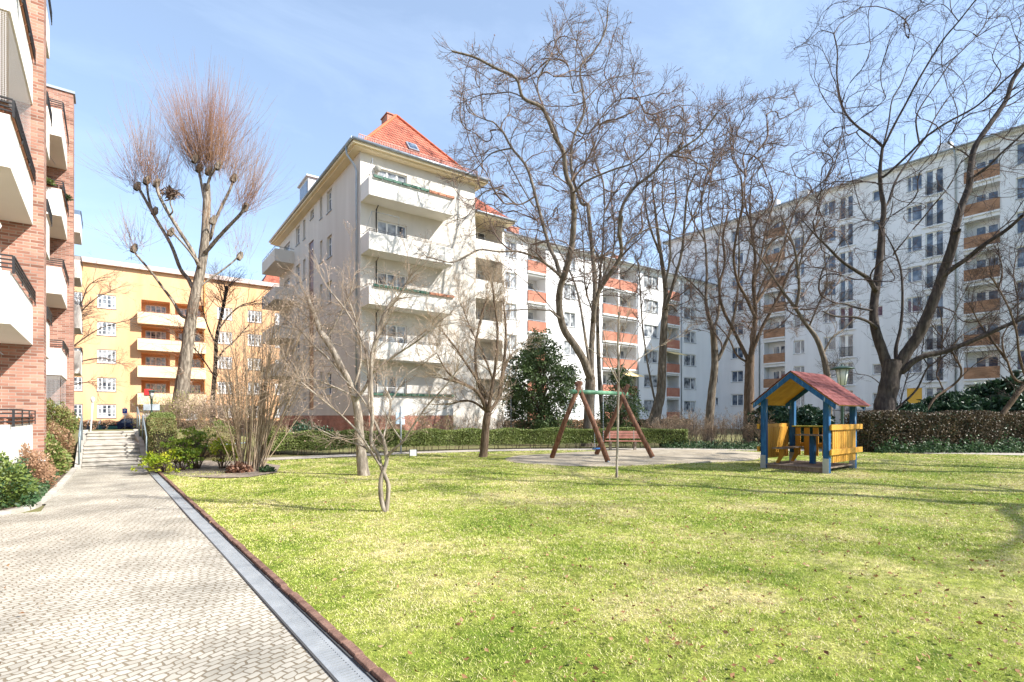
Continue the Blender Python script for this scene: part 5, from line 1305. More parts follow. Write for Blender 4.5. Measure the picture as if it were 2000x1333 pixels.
# A pollarded poplar ------------------------------------------------------
t = Tree('poplar_tree', 'tall pollarded poplar with reddish broom-like shoots in front of the orange block', 28.0, 1, M_BARKM, M_TWIGR); t.ws = 0.56
t.limb(48, 22, c4((283, 1270), (300, 1130), (312, 1040), (330, 900), (348, 800), (370, 700), (382, 600), (388, 480), (388, 400)), flare=.25)
t.limb(17, 9, c4((343, 800), (320, 755), (290, 715), (255, 625), (200, 530), (150, 440), (130, 405)), 1.5)
t.limb(16, 9, c4((362, 710), (335, 650), (300, 595), (250, 515), (210, 440), (200, 392)), -1.5)
t.limb(9, 5, c4((352, 690), (320, 645), (280, 600), (255, 572)), -2)
t.limb(12, 6, c4((295, 890), (262, 835), (228, 790), (180, 725), (125, 660), (117, 635)), 1)
t.limb(14, 9, c4((388, 650), (430, 600), (475, 552), (515, 510), (532, 480)), -1.2)
t.limb(13, 8, c4((400, 605), (418, 540), (445, 480), (475, 420), (490, 375)), 1.5)
t.limb(8, 5, c4((370, 775), (400, 752), (440, 725), (485, 690), (512, 662)), 1)
t.limb(11, 8, c4((384, 480), (372, 420), (360, 350)), 1); t.limb(11, 8, c4((388, 420), (402, 370), (430, 330)), -.6)
t.limb(9, 7, c4((185, 500), (170, 440), (165, 382)), .5); t.limb(6, 4, c4((262, 500), (252, 470), (258, 440)), -.4)
t.limb(7, 5, c4((405, 600), (408, 560), (412, 530)), -.8)
X = C(200, 150, 1.905, [(360, 335), (395, 345), (430, 325), (490, 372), (130, 402), (165, 380), (202, 390), (118, 633), (532, 480), (512, 662), (257, 436), (255, 572), (195, 495), (412, 528), (345, 300), (400, 290)])
for (x, y), n, L_, sp, lean in zip(X, (150, 150, 130, 95, 75, 105, 75, 60, 150, 34, 50, 34, 20, 34, 90, 95), (5.4, 5.8, 5.0, 3.2, 3.0, 4.2, 3.0, 2.2, 4.0, 2.6, 1.5, 1.2, 1.0, 1.6, 4.5, 4.8), (.36, .36, .36, .5, .6, .42, .45, .75, .55, .8, .9, .9, .9, .7, .4, .4), (-.5, -.08, .12, .4, -.55, -.1, .2, -.35, .5, .3, 0, -.5, -.5, .2, -.35, .3)):
    t.shoots(x, y, n, L_, sp*1.05, d=28+random.Random(int(x)).uniform(-1.2, 1.2), axis=(lean*CT, -lean*ST, 1), knot=.3, r=.0065, bend=.1)
P, Rr, Q = t.limbs[0]; cc = cfg(n=(4, 4), r=(.006, .012), up=-.02, wig=.16, a0=.9, a1=1.6)
t.kids(P, Rr, 46, 2.2, 1, cc, .12, .5)
for k in (1, 2, 4, 5, 6): t.kids(t.limbs[k][0], t.limbs[k][1], 12, 1.1, 1, cfg(n=(3, 3), r=(.005, .009), up=.1), .2)
eA = t.done()
c_ = W(*X[10], 27.5); C_ = [(c_[0]+random.gauss(0, .2), c_[1]+random.gauss(0, .2), c_[2]+random.gauss(0, .11)) for _ in range(90)]
tagged(leaves('bird_nest', C_, .12, M_TWIG, None, 5, aspect=4), 'dark ragged twig nest in a fork of the pollarded poplar', 'nest')

# B darker tree behind it --------------------------------------------------
t = Tree('bare_tree', 'dark thin bare tree against the right half of the orange block', 42, 2, M_BARKD, M_TWIG); t.ws = 0.62
t.limb(16, 8, c4((408, 1290), (412, 1180), (420, 1080), (424, 980), (440, 900), (455, 830), (462, 780)), flare=.2)
t.limb(7, 3, c4((440, 930), (480, 880), (520, 850), (560, 840))); t.limb(7, 3, c4((424, 1000), (400, 950), (382, 900), (370, 850)))
t.limb(7, 3, c4((424, 1060), (450, 1020), (490, 985), (540, 930))); t.limb(6, 3, c4((418, 1120), (380, 1060), (350, 1020), (320, 990))); t.limb(5, 2, c4((452, 850), (440, 810), (425, 780)))
dress(t, 2.2, 2.6, 2, cfg(n=(4, 5), r=(.009, .016, .03), up=.05), .15); t.done()
# C tree behind the brick block --------------------------------------------
t = Tree('bare_tree', 'bare tree reaching out from behind the brick block in front of the orange facade', 46, 3, M_BARKB, M_TWIG); t.ws = 0.6
t.limb(12, 6, [(118, 830), (122, 740), (128, 690), (140, 650), (158, 610)])
for q in ([(128, 690), (160, 664), (200, 640), (250, 626)], [(130, 670), (150, 620), (185, 585), (215, 570)], [(140, 640), (160, 590), (172, 560), (192, 545)], [(122, 720), (160, 706), (200, 700), (235, 710)], [(120, 760), (150, 750), (190, 745)]): t.limb(6, 2, q)
dress(t, 2.2, 2.4, 2, cfg(n=(4, 5), r=(.009, .014, .03), up=.02), .1); t.done()

# H the big spreading tree --------------------------------------------------
t = Tree('spreading_tree', 'biggest bare tree with a wide crown standing behind the swing', 27.5, 7, M_BARK, M_TWIG); t.ws = 0.385
t.limb(66, 50, c7((668, 1262), (668, 1130), (672, 1000), (676, 900)), flare=.45, sides=18)
t.limb(44, 26, c7((665, 880), (640, 810), (595, 735), (540, 655), (515, 560), (515, 450), (545, 350), (575, 230), (588, 100), (590, 0)), -2.5)
t.limb(28, 8, c5((690, 1080), (690, 1000), (655, 910), (640, 790), (600, 720), (560, 620), (520, 555), (430, 510), (395, 410), (285, 355), (180, 300), (60, 268)), -3)
t.limb(24, 11, [(1095, 540), (1086, 510), (1075, 487), (1062, 445), (1050, 400), (1030, 330), (1000, 290), (985, 262)], 2)
t.limb(9, 4, [(985, 262), (965, 240), (950, 235), (925, 222), (905, 190)], -1)
t.limb(38, 20, c7((678, 890), (680, 760), (690, 600), (700, 450), (690, 300), (675, 150), (662, 0)), 2.5)
t.limb(20, 8, c5((735, 1060), (715, 1000), (690, 930), (680, 810), (700, 700), (745, 600), (745, 500), (730, 350), (800, 270), (860, 160), (872, 40)), 1.5)
t.limb(24, 18, c7((690, 590), (712, 470), (770, 370), (835, 260), (828, 160), (838, 60)), -2)
t.limb(19, 7, c5((930, 1230), (935, 1130), (960, 1050), (1020, 970), (1110, 900), (1180, 820), (1280, 760), (1360, 700), (1440, 590)), -2.5)
t.limb(12, 4, c5((700, 1000), (760, 945), (900, 885), (1000, 850), (1090, 770), (1150, 660)), -2)
t.limb(13, 4, c7((510, 590), (470, 553), (440, 550), (350, 545), (250, 552), (200, 548)), -1)
t.limb(15, 5, c7((515, 370), (470, 330), (400, 280), (300, 245), (200, 245), (100, 235), (40, 262), (-40, 300), (-110, 290), (-180, 270)), -4)
t.limb(11, 4, c7((838, 240), (900, 170), (1000, 120), (1080, 150), (1150, 180), (1260, 190)), 1)
t.limb(20, 4, c7((670, 850), (640, 640), (610, 470), (560, 330), (480, 180), (440, 60)), 3)
t.limb(11, 4, [(1100, 305), (1085, 255), (1060, 205), (1050, 160), (1075, 110), (1090, 70)], 2)
t.limb(10, 3, [(1139, 200), (1180, 160), (1215, 150), (1255, 142)], 1); t.limb(10, 3, [(1150, 260), (1200, 200), (1250, 190), (1285, 180), (1300, 160)], -1)
t.limb(9, 3, [(1000, 290), (960, 300), (930, 330), (900, 345), (880, 350)], 1); t.limb(9, 3, [(1010, 400), (975, 370), (940, 380), (915, 420), (890, 430)], -1)
t.limb(9, 3, [(1040, 400), (1000, 330), (985, 300), (960, 290), (930, 320)], 1.5); t.limb(8, 3, c7((600, 740), (520, 600), (400, 460), (300, 370), (200, 300)), 1)
t.limb(8, 3, [(1120, 180), (1110, 130), (1085, 90), (1080, 50)], -2); t.limb(8, 3, [(1145, 130), (1130, 90), (1115, 60), (1100, 20)], 1); t.limb(7, 3, [(1160, 100), (1180, 60), (1165, 10)], 1)
cH = cfg(n=(5, 5), r=(.0075, .0105, .02), up=.03, wig=.16, a0=.35, a1=.95, lf=.55, rmin=.006)
t.fill([(905, 500), (885, 350), (890, 190), (872, 105), (960, 100), (1030, 125), (1075, 70), (1110, 25), (1190, 15), (1240, 70), (1262, 170), (1300, 185), (1400, 225), (1440, 260), (1400, 330), (1310, 400), (1250, 480), (1180, 560), (1090, 560), (1000, 520), (930, 430)], 680, 3.0, .9, 1, cH, per=3.4, r0=.013)
dress(t, 2.0, .9, 1, cH, .3); eH = t.done(buds=('seed_cluster', .05, M_LEAFR, .3, 1.3))
# H2 trunk just behind ------------------------------------------------------
t = Tree('bare_tree', 'slim grey bare tree standing right behind the biggest tree', 33, 12, M_BARK, M_TWIG); t.ws = 0.4
t.limb(34, 5, c7((745, 1160), (738, 1080), (722, 900), (712, 600), (722, 400), (740, 200), (748, 0)), flare=.2)
t.limb(12, 4, c7((722, 420), (790, 260), (800, 100), (780, -40), (800, -160))); t.limb(12, 4, c7((748, 0), (740, -120), (700, -220), (690, -300))); t.limb(10, 4, c7((715, 640), (650, 440), (640, 250), (620, 50), (560, -80)))
t.limb(9, 3, c7((745, 40), (800, -60), (860, -150), (900, -250))); t.limb(8, 3, c7((730, 300), (660, 150), (640, 0), (600, -150)))
cI = cfg(n=(5, 5), r=(.008, .0115, .02), up=.07, wig=.14, a0=.3, a1=.85, rmin=.0066); t.fill([(1090, 600), (1080, 330), (1140, 230), (1260, 240), (1280, 600)], 200, 2.0, .95, 1, cI, per=3.2, r0=.013); dress(t, 1.8, 1.0, 1, cI, .25); t.done(buds=('seed_cluster', .05, M_LEAFR, .1, 1.3))
# I leaning pale trunk ---------------------------------------------------------
t = Tree('bare_tree', 'pale bare tree with a leaning flared trunk right of the swing', 33, 13, M_BARK, M_TWIG); t.ws = 0.39
t.limb(60, 9, c7((1000, 1160), (1020, 1070), (1042, 980), (1050, 800), (1060, 600), (1068, 500), (1062, 400), (1040, 250), (1020, 100), (1010, 0)), flare=.4, sides=16)
t.limb(13, 6, c7((1012, 1020), (990, 920), (965, 780), (945, 620), (935, 450), (925, 300)), -.5); t.limb(20, 8, c7((1070, 530), (1110, 400), (1150, 250), (1165, 100), (1180, -60), (1220, -160)))
t.limb(14, 6, c7((1062, 420), (1090, 280), (1090, 150), (1120, 0), (1110, -150))); t.limb(14, 5, c7((1035, 250), (980, 100), (960, -40), (980, -180)))
t.limb(13, 5, c7((1010, 10), (1000, -120), (1040, -280), (1030, -430))); t.limb(10, 4, c7((1160, 150), (1230, 20), (1280, -100), (1330, -220))); t.limb(9, 4, c7((1090, 150), (1050, 0), (1060, -200), (1090, -380)))
cI = cfg(n=(5, 5), r=(.008, .0115, .02), up=.07, wig=.14, a0=.3, a1=.85, rmin=.0066)
t.fill([(1225, 620), (1215, 300), (1270, 190), (1340, 150), (1420, 220), (1410, 620)], 260, 2.2, .95, 1, cI, per=3.2, r0=.013)
dress(t, 1.8, 1.0, 1, cI, .25); t.done(buds=('seed_cluster', .05, M_LEAFR, .22, 1.3))
# J ------------------------------------------------------------------------------
t = Tree('bare_tree', 'grey bare tree forked at half height between the leaning tree and the dark one', 33, 14, M_BARK, M_TWIG); t.ws = 0.38
t.limb(48, 30, c1((238, 1190), (245, 1060), (258, 900), (275, 750), (270, 620), (262, 550)), flare=.3, sides=16)
t.limb(24, 4, c1((292, 720), (330, 640), (365, 550), (395, 400), (408, 250), (410, 100), (400, -60), (380, -200)))
t.limb(26, 4, c1((264, 560), (235, 460), (225, 380), (230, 230), (220, 60), (200, -100), (215, -260)))
t.limb(20, 4, c1((272, 540), (295, 460), (300, 350), (290, 200), (300, 40), (320, -120), (310, -300)))
t.limb(9, 4, c1((225, 380), (150, 300), (80, 240), (20, 150))); t.limb(9, 4, c1((404, 300), (450, 180), (480, 40), (520, -90))); t.limb(8, 4, c1((220, 60), (150, -60), (120, -200), (130, -330))); t.limb(8, 4, c1((300, 40), (240, -100), (250, -280), (270, -420)))
t.fill([(1330, 650), (1320, 330), (1380, 200), (1450, 160), (1520, 210), (1500, 650)], 260, 2.2, .95, 1, cI, per=3.2, r0=.013); dress(t, 1.8, 1.0, 1, cI, .25); t.done(buds=('seed_cluster', .05, M_LEAFR, .22, 1.3))
# K ------------------------------------------------------------------------------
t = Tree('bare_tree', 'thick dark bare tree with a fan of steep limbs left of the playhouse', 31.5, 15, M_BARKB, M_TWIG); t.ws = 0.38
t.limb(62, 44, c1((468, 1200), (465, 1060), (466, 900), (470, 700)), flare=.25, sides=16)
t.limb(36, 5, c1((474, 720), (490, 600), (500, 450), (490, 300), (500, 150), (480, 0), (470, -150), (480, -280)))
t.limb(24, 9, c1((460, 720), (420, 640), (380, 560), (320, 440), (300, 320), (330, 180), (320, 40), (350, -100)))
t.limb(22, 8, c1((490, 660), (540, 540), (600, 430), (650, 330), (700, 200), (780, 80), (860, -60)))
t.limb(20, 8, c1((496, 420), (560, 320), (610, 230), (650, 120), (690, -20), (740, -160))); t.limb(18, 8, c1((496, 480), (450, 380), (400, 280), (380, 150), (400, 0), (430, -150), (420, -300)))
t.limb(14, 5, c1((492, 300), (530, 160), (560, 0), (600, -140), (650, -260))); t.limb(13, 5, c1((465, 740), (400, 700), (350, 600), (290, 530))); t.limb(12, 4, c1((490, 20), (450, -120), (440, -260), (460, -380)))
t.limb(14, 4, c1((496, 430), (540, 300), (640, 120), (760, -60), (880, -180), (960, -300))); t.limb(12, 4, c1((490, 300), (560, 120), (680, -60), (800, -200), (900, -290)))
t.fill([(1400, 650), (1380, 330), (1440, 180), (1540, 165), (1640, 250), (1700, 400), (1640, 560), (1560, 650)], 360, 2.2, .95, 1, cI, per=3.2, r0=.013); dress(t, 1.8, 1.0, 1, cI, .25); eM = t.done(buds=('seed_cluster', .045, M_LEAFR, .16, 1.3))
# L leaning one behind the playhouse ------------------------------------------------
t = Tree('bare_tree', 'mossy bare tree leaning left behind the playhouse roof', 28.5, 16, M_BARK, M_TWIG); t.ws = 0.38
t.limb(38, 5, c1((905, 1080), (910, 900), (895, 770), (875, 690), (840, 600), (780, 520), (720, 430), (645, 330), (570, 215), (500, 110), (450, 40)), flare=.1)
t.limb(20, 6, c1((726, 430), (745, 330), (735, 200), (720, 110), (690, 20), (650, -60))); t.limb(13, 5, c1((884, 680), (930, 600), (985, 560), (1030, 515), (1080, 480)))
t.limb(11, 4, c1((735, 250), (760, 140), (770, 20), (740, -60))); t.limb(10, 4, c1((800, 540), (850, 420), (900, 300), (890, 180))); t.limb(9, 4, c1((600, 250), (560, 120), (580, -20)))
t.fill([(1440, 620), (1430, 360), (1540, 380), (1650, 470), (1680, 600), (1600, 660)], 130, 1.8, .9, 1, cI, per=3.2, r0=.013); dress(t, 2.0, 1.0, 1, cI, .2); t.done()
# M the great dark tree on the right --------------------------------------------------
t = Tree('spreading_tree', 'massive dark bare tree whose limbs fan over the right edge', 24.0, 21, M_BARKD, M_TWIGD); t.ws = 0.365
t.limb(108, 84, c1((1196, 1240), (1212, 1080), (1222, 980), (1245, 880), (1262, 780), (1268, 735)), flare=.2, sides=20)
t.limb(56, 34, c1((1245, 790), (1215, 690), (1180, 590), (1162, 500), (1165, 390), (1185, 250), (1200, 110), (1206, 0)), 1.0)
t.limb(34, 16, c4b((539, 1320), (552, 1210), (535, 1100), (530, 980), (545, 850)), .5)
t.limb(15, 7, c4b((545, 850), (485, 795), (395, 730), (330, 655), (297, 560), (280, 430), (283, 300), (262, 195)), 2)
t.limb(7, 3, c4b((264, 200), (300, 140), (390, 70), (440, 0)), 1); t.limb(6, 2, c4b((262, 195), (185, 180), (120, 235), (20, 300)), -1); t.limb(5, 2, c4b((290, 265), (400, 258), (500, 235), (600, 200)), 1)
t.limb(14, 7, c4b((555, 840), (620, 710), (680, 600), (740, 485), (835, 325), (900, 225), (985, 125), (1100, -20)), -2); t.limb(9, 3, c4b((550, 840), (580, 710), (600, 580), (655, 480), (700, 370), (780, 270), (850, 215)), 2)
t.limb(14, 8, c4b((548, 1025), (620, 965), (720, 870), (800, 790), (915, 712), (1075, 625), (1180, 535), (1250, 465), (1370, 370)), -2)
t.limb(10, 4, c4b((752, 805), (738, 700), (765, 620), (860, 480), (950, 350), (1085, 215), (1170, 100), (1280, -20)), 1.5)
t.limb(16, 5, c4b((575, 1180), (620, 1050), (700, 925), (790, 800), (850, 680), (940, 550), (1055, 440)), 2.5)
t.limb(8, 3, c4b((395, 770), (450, 830), (510, 880), (535, 915)), .3); t.limb(7, 3, c4b((395, 765), (300, 800), (240, 850), (195, 900)), -1); t.limb(6, 3, c4b((330, 630), (410, 620), (510, 612), (600, 565)), .8); t.limb(5, 2, c4b((410, 610), (440, 530), (500, 480), (590, 440)), .8)
t.limb(34, 4, c1((1168, 330), (1130, 270), (1060, 225), (980, 170), (900, 90), (830, 20), (760, -60)), -2)
t.limb(22, 7, c1((1172, 540), (1120, 505), (1050, 485), (950, 480), (880, 455)), -1.5); t.limb(12, 5, c1((1165, 450), (1060, 432), (980, 408), (920, 430), (880, 480)), -2)
t.limb(26, 5, c1((1288, 760), (1285, 660), (1310, 550), (1322, 400), (1312, 220), (1265, 90), (1225, 20)), 1.5)
t.limb(66, 40, c1((1285, 790), (1340, 690), (1410, 590), (1460, 480), (1515, 340), (1560, 210), (1600, 90), (1622, 0)), -1)
t.limb(40, 18, c4b((960, 1345), (1000, 1200), (1045, 1080), (1055, 970), (1080, 850), (1180, 700), (1260, 580), (1300, 460), (1380, 350)), 1)
t.limb(28, 14, c1((1535, 270), (1600, 215), (1680, 160), (1770, 85), (1900, 0), (1990, -80)), -2)
t.limb(17, 8, c4b((1070, 1025), (1160, 960), (1240, 880), (1370, 765)), -1.5); t.limb(11, 6, c4b((1255, 590), (1310, 550), (1380, 500)), -.5)
t.limb(36, 18, c1((1320, 790), (1380, 735), (1450, 700), (1550, 680), (1640, 645), (1750, 600), (1850, 555), (2010, 485)), -1.5)
t.limb(7, 3, c4b((1180, 530), (1230, 430), (1180, 330), (1240, 200)), 1); t.limb(6, 2, c4b((1160, 110), (1270, 100), (1310, 200), (1370, 240)), 1); t.limb(5, 2, c4b((965, 175), (1040, 180), (1090, 210)), .3); t.limb(5, 2, c4b((900, 30), (820, 40), (700, 90)), -.5, free=False)
cM = cfg(n=(5, 5), r=(.0055, .008, .015), up=.0, wig=.16, a0=.4, a1=1.1, lf=.55, rmin=.0034)
t.fill([(1570, 600), (1545, 400), (1600, 250), (1550, 90), (1620, 10), (1760, -60), (2080, -60), (2080, 640), (1900, 640), (1760, 560), (1650, 640)], 480, 2.6, .9, 1, cM, per=3.2, r0=.009)
dress(t, 2.2, .9, 1, cM, .25); eM = t.done()

# D,E,F,G the near small ones ---------------------------------------------------------------
t = Tree('topped_tree', 'pale topped trunk leaning left with mossy limb on the lawn', 13.9, 31, M_BARKP, M_TWIGP)
t.limb(21, 7, [(711, 934), (706, 890), (702, 850), (700, 815), (695, 785), (683, 745), (665, 715), (650, 685), (630, 655), (622, 640), (612, 610), (602, 585)], flare=.25)
t.limb(9, 4, c8((300, 420), (250, 320), (200, 250), (150, 130), (110, 60)), .3); t.limb(8, 3, c8((395, 640), (470, 520), (500, 340), (560, 170), (630, 60), (700, -60)), -.5)
t.limb(6, 3, c8((330, 500), (250, 420), (150, 330), (80, 250)), .5); t.limb(6, 3, c8((370, 600), (420, 420), (400, 230), (360, 100)), .4); t.limb(6, 2.5, c8((470, 500), (600, 400), (750, 300), (860, 200)), -.6)
t.limb(5, 2, c8((230, 290), (300, 160), (360, 40), (380, -60)), .3); t.limb(5, 2, c8((380, 620), (250, 560), (120, 520), (20, 540)), -.4)
cE = cfg(n=(4, 4), r=(.003, .0055, .011), up=.03, wig=.22, a0=.4, a1=1.1, rmin=.0024)
dress(t, 5, 1.15, 2, cE, .2); t.done(buds=('bud', .02, M_BUD, .5, 1.8))
t = Tree('twisted_small_tree', 'small pale tree with two stems twisted round each other near the path', 8.62, 32, M_BARKP, M_TWIGP)
t.limb(11, 7, c8((572, 1297), (548, 1250), (533, 1180), (532, 1100), (548, 1040), (565, 990), (560, 930), (545, 860)), 0, flare=.2)
t.limb(9, 6, c8((560, 1290), (572, 1200), (574, 1120), (555, 1070), (535, 1020), (515, 950), (480, 890), (478, 820), (485, 740), (478, 560), (480, 400), (510, 280), (560, 140), (620, 60)), .1, free=True)
t.limb(6, 3, c8((545, 860), (510, 790), (470, 700), (465, 520), (450, 380), (400, 250), (330, 130), (250, 30)), .4)
t.limb(6, 2.5, c8((570, 960), (610, 920), (660, 875), (720, 780), (800, 670), (900, 560), (960, 480)), -.4); t.limb(5, 2.5, c8((525, 1010), (470, 920), (400, 820), (310, 730), (200, 640), (80, 540)), -.5); t.limb(4.5, 2, c8((510, 985), (440, 910), (350, 880), (250, 840), (150, 790)), .3)
t.limb(4.5, 2, c8((545, 860), (565, 780), (590, 650), (550, 560), (540, 500)), .3); t.limb(4, 2, c8((585, 660), (620, 600), (680, 500), (760, 450)), .2); t.limb(4, 2, c8((655, 875), (600, 800), (560, 720)), -.2); t.limb(4, 1.6, c8((470, 700), (400, 600), (300, 500), (230, 400), (150, 330)), .3)
cF = cfg(n=(3, 4), r=(.0025, .004, .007), up=.04, wig=.16, a0=.35, a1=1.0, rmin=.0018)
dress(t, 6, .72, 2, cF, .25, first=2); t.done(buds=('bud', .014, M_BUD, .55, 1.9))
t = Tree('small_bare_tree', 'small bare tree with a dark short trunk and vase shaped crown', 19.8, 33, M_BARKB, M_TWIGO)
t.limb(17, 14, c12((1560, 1050), (1580, 900), (1600, 650), (1620, 450), (1640, 350)), flare=.25)
t.limb(9, 4, c6((1505, 1020), (1470, 930), (1420, 870), (1340, 830), (1220, 800)), -.8); t.limb(7, 3, c6((1495, 1010), (1440, 965), (1390, 945), (1335, 945), (1280, 962)), .5); t.limb(10, 4, c6((1522, 1010), (1575, 930), (1600, 800), (1630, 700), (1665, 640)), .8)
t.limb(9, 3, c6((1512, 1000), (1535, 860), (1560, 700), (1572, 480), (1550, 300), (1540, 180)), -.5); t.limb(9, 3, c6((1505, 980), (1440, 800), (1428, 600), (1460, 420), (1500, 280)), .6); t.limb(8, 3, c6((1595, 830), (1620, 640), (1625, 450), (1610, 300)), .4)
t.limb(7, 3, c6((1500, 900), (1380, 720), (1300, 600), (1220, 500)), -.4); t.limb(6, 2, c6((1540, 800), (1480, 640), (1400, 480), (1350, 350)), .8); t.limb(6, 2, c6((1360, 840), (1250, 760), (1180, 640)), -.4)
dress(t, 5, 1.5, 2, cfg(n=(4, 5), r=(.005, .008, .014), up=.08, wig=.17, a0=.3, a1=.95, rmin=.0038), .2); t.done(buds=('bud', .022, M_BUD, .25, 1.6))
t = Tree('sapling', 'young straight sapling with a thin pale stem in front of the swing', 13.3, 34, M_BARKP, M_TWIGO)
t.limb(5.2, 4, [(1204.5, 938), (1205, 900), (1206.5, 850), (1207, 800), (1208, 755), (1208, 720), (1207, 670), (1209, 610)], flare=.2)
for q in ([(1208, 745), (1225, 725), (1250, 700), (1290, 675), (1330, 655)], [(1207, 748), (1195, 725), (1175, 700), (1150, 680)], [(1208, 735), (1222, 700), (1235, 660), (1260, 620)], [(1207, 740), (1190, 700), (1178, 650), (1170, 600)], [(1207, 710), (1215, 670), (1225, 620)]): t.limb(2.6, 1.2, q)
dress(t, 5, .6, 1, cfg(n=(4,), r=(.003, .005), up=.08, rmin=.0028), .2); t.done()

# small crooked shrubby trees at the far right ------------------------------------------------
t = Tree('crooked_small_tree', 'crooked small tree with looping stems in front of the right tower block', 25, 41, M_BARKB, M_TWIGD); t.ws = 0.4
t.limb(13, 8, c1((1430, 1090), (1450, 1020), (1500, 940), (1560, 895), (1610, 860), (1645, 820), (1648, 770), (1620, 720), (1590, 660)))
t.limb(8, 4, c1((1555, 900), (1522, 830), (1512, 800), (1535, 700), (1545, 600), (1538, 480), (1500, 380))); t.limb(7, 3, c1((1640, 830), (1680, 790), (1740, 740), (1820, 700))); t.limb(7, 3, c1((1595, 660), (1640, 600), (1700, 560), (1800, 520)))
t.limb(6, 3, c1((1545, 600), (1480, 520), (1430, 440))); t.limb(6, 3, c1((1540, 640), (1600, 500), (1650, 380), (1700, 300)))
dress(t, 4, 1.5, 2, cfg(n=(4, 5), r=(.005, .008, .014), up=.05, wig=.2, rmin=.0035), .2); t.done()
t = Tree('crooked_small_tree', 'thin forked small tree beside the massive dark trunk', 25.5, 42, M_BARKD, M_TWIGD); t.ws = 0.42
t.limb(11, 6, c1((1270, 1010), (1330, 960), (1400, 890), (1440, 810), (1470, 760), (1560, 700), (1600, 640))); t.limb(7, 3, c1((1310, 970), (1330, 880), (1360, 780), (1400, 700))); t.limb(6, 3, c1((1470, 760), (1430, 690), (1440, 600), (1400, 500)))
t.limb(5, 2, c1((1240, 900), (1150, 820), (1060, 800), (980, 780)), free=True)
dress(t, 4, 1.5, 2, cfg(n=(4, 5), r=(.005, .008, .014), up=.05, wig=.2, rmin=.0035), .2); t.done()
t = Tree('leaning_small_tree', 'leaning brown trunk rising from the dark hedge at the right edge', 22.8, 43, M_BARKB, M_TWIGD); t.ws = 0.62
t.limb(18, 13, c9((1620, 860), (1680, 760), (1760, 650), (1850, 530), (1950, 400), (2050, 290)))
t.limb(9, 4, c11((790, 1075), (740, 1060), (700, 1000), (670, 910), (600, 820), (540, 740), (470, 640), (430, 560)), .5); t.limb(8, 4, c11((800, 1020), (760, 880), (740, 720), (690, 560), (620, 420), (560, 330)), -.4)
t.limb(7, 3, c11((660, 900), (640, 760), (700, 650))); t.limb(6, 3, c11((615, 410), (640, 290), (620, 180))); t.limb(6, 3, c11((740, 660), (750, 500), (720, 320), (735, 200)))
dress(t, 4, 1.6, 2, cfg(n=(4, 5), r=(.005, .008, .014), up=.05, wig=.2, rmin=.0035), .2, first=0); t.done()

# ------------------------------------------------------------------ shrubs and hedges
def stems_shrub(name, label, px, py, d, n, H, spread, seed, bark, twig, r=.012, buds=None, lean=.0, group=None, base=.3, lvl=1, z0=None, kids=4, L=.7, cat='shrub', up=.06, arc=0.0):
    t = Tree(name, label, d, seed, bark, twig, group, cat); rn = t.rn
    if z0 is None: x0, y0 = G(px, py)[:2]; z0 = 0
    else: x0, y0 = W(px, py, d)[:2]
    cc = cfg(n=(4, 4), r=(.0035, .006, .01), up=up, wig=.15, a0=.3, a1=.9, rmin=max(.0026, d*.00013))
    for _ in range(n):
        a = rn.uniform(0, 2*pi); q = rn.random()**.5*base; p = (x0+q*cos(a), y0+q*sin(a), z0-.03); s = abs(rn.gauss(0, spread)); h = H*rn.uniform(.55, 1.05)
        dd = vnorm((cos(a)*sin(s)+lean*CT, sin(a)*sin(s)-lean*ST, cos(s))); ch = [p]
        for k in range(7):
            dd = vnorm((dd[0]+rn.gauss(0, .04)+cos(a)*arc, dd[1]+rn.gauss(0, .04)+sin(a)*arc, dd[2]+rn.gauss(0, .03))); w = ch[-1]; ch.append(tuple(w[j]+dd[j]*h/7 for j in range(3)))
        rr = r*rn.uniform(.6, 1.5); t.big.add(ch, rr, rr*.35, 5); t.kids(ch, [rr-(rr*.65)*j/7 for j in range(8)], kids, L, lvl, cc, .3)
    t.limbs.append(([(x0, y0, z0)], [0], []))
    return t.done(base=(x0, y0, z0), buds=buds, twigname='twigs')
stems_shrub('hazel_shrub', 'tall many-stemmed tan shrub fanning up beside the lawn and stairs', 487, 922, 15.0, 68, 4.6, .26, 51, M_TWIGO, M_TWIGO, r=.017, buds=('catkin', .018, M_BUD, .6, 2.4), lean=.1, base=.36, kids=9, L=1.1, lvl=1)
# brown withered leaves at its foot
def mound(cx, cy, z0, rx, ry, rz, n, rng, top=True, shell=.75):
    u = rng.normal(size=(n, 3)); u /= np.linalg.norm(u, axis=1)[:, None]; 
    if top: u[:, 2] = abs(u[:, 2])
    r = rng.uniform(shell, 1.0, n)[:, None]
    lump = 1+.13*np.sin(u[:, 0:1]*7+cx*3)*np.sin(u[:, 1:2]*6+cy)*1.0+.1*np.sin(u[:, 2:3]*9+u[:, 0:1]*5)
    p = u*r*lump; return np.stack([cx+p[:, 0]*rx, cy+p[:, 1]*ry, z0+p[:, 2]*rz], 1)
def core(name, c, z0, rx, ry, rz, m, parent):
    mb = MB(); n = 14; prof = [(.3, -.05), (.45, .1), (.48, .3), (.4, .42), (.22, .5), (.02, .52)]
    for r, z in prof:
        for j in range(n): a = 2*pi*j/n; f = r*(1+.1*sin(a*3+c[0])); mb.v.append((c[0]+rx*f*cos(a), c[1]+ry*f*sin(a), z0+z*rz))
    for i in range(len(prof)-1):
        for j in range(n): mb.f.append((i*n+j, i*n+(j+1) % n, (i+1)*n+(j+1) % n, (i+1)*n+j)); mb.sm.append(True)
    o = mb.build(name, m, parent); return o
M_CORE = mat('shrub_shade_core', (.035, .03, .018), (.06, .05, .03), scale=5, rough=1)  # solid twig core, shade among the leaves put into its dark colour
M_COREB = mat('shrub_brown_core', (.09, .065, .04), (.14, .10, .065), scale=5, rough=1)
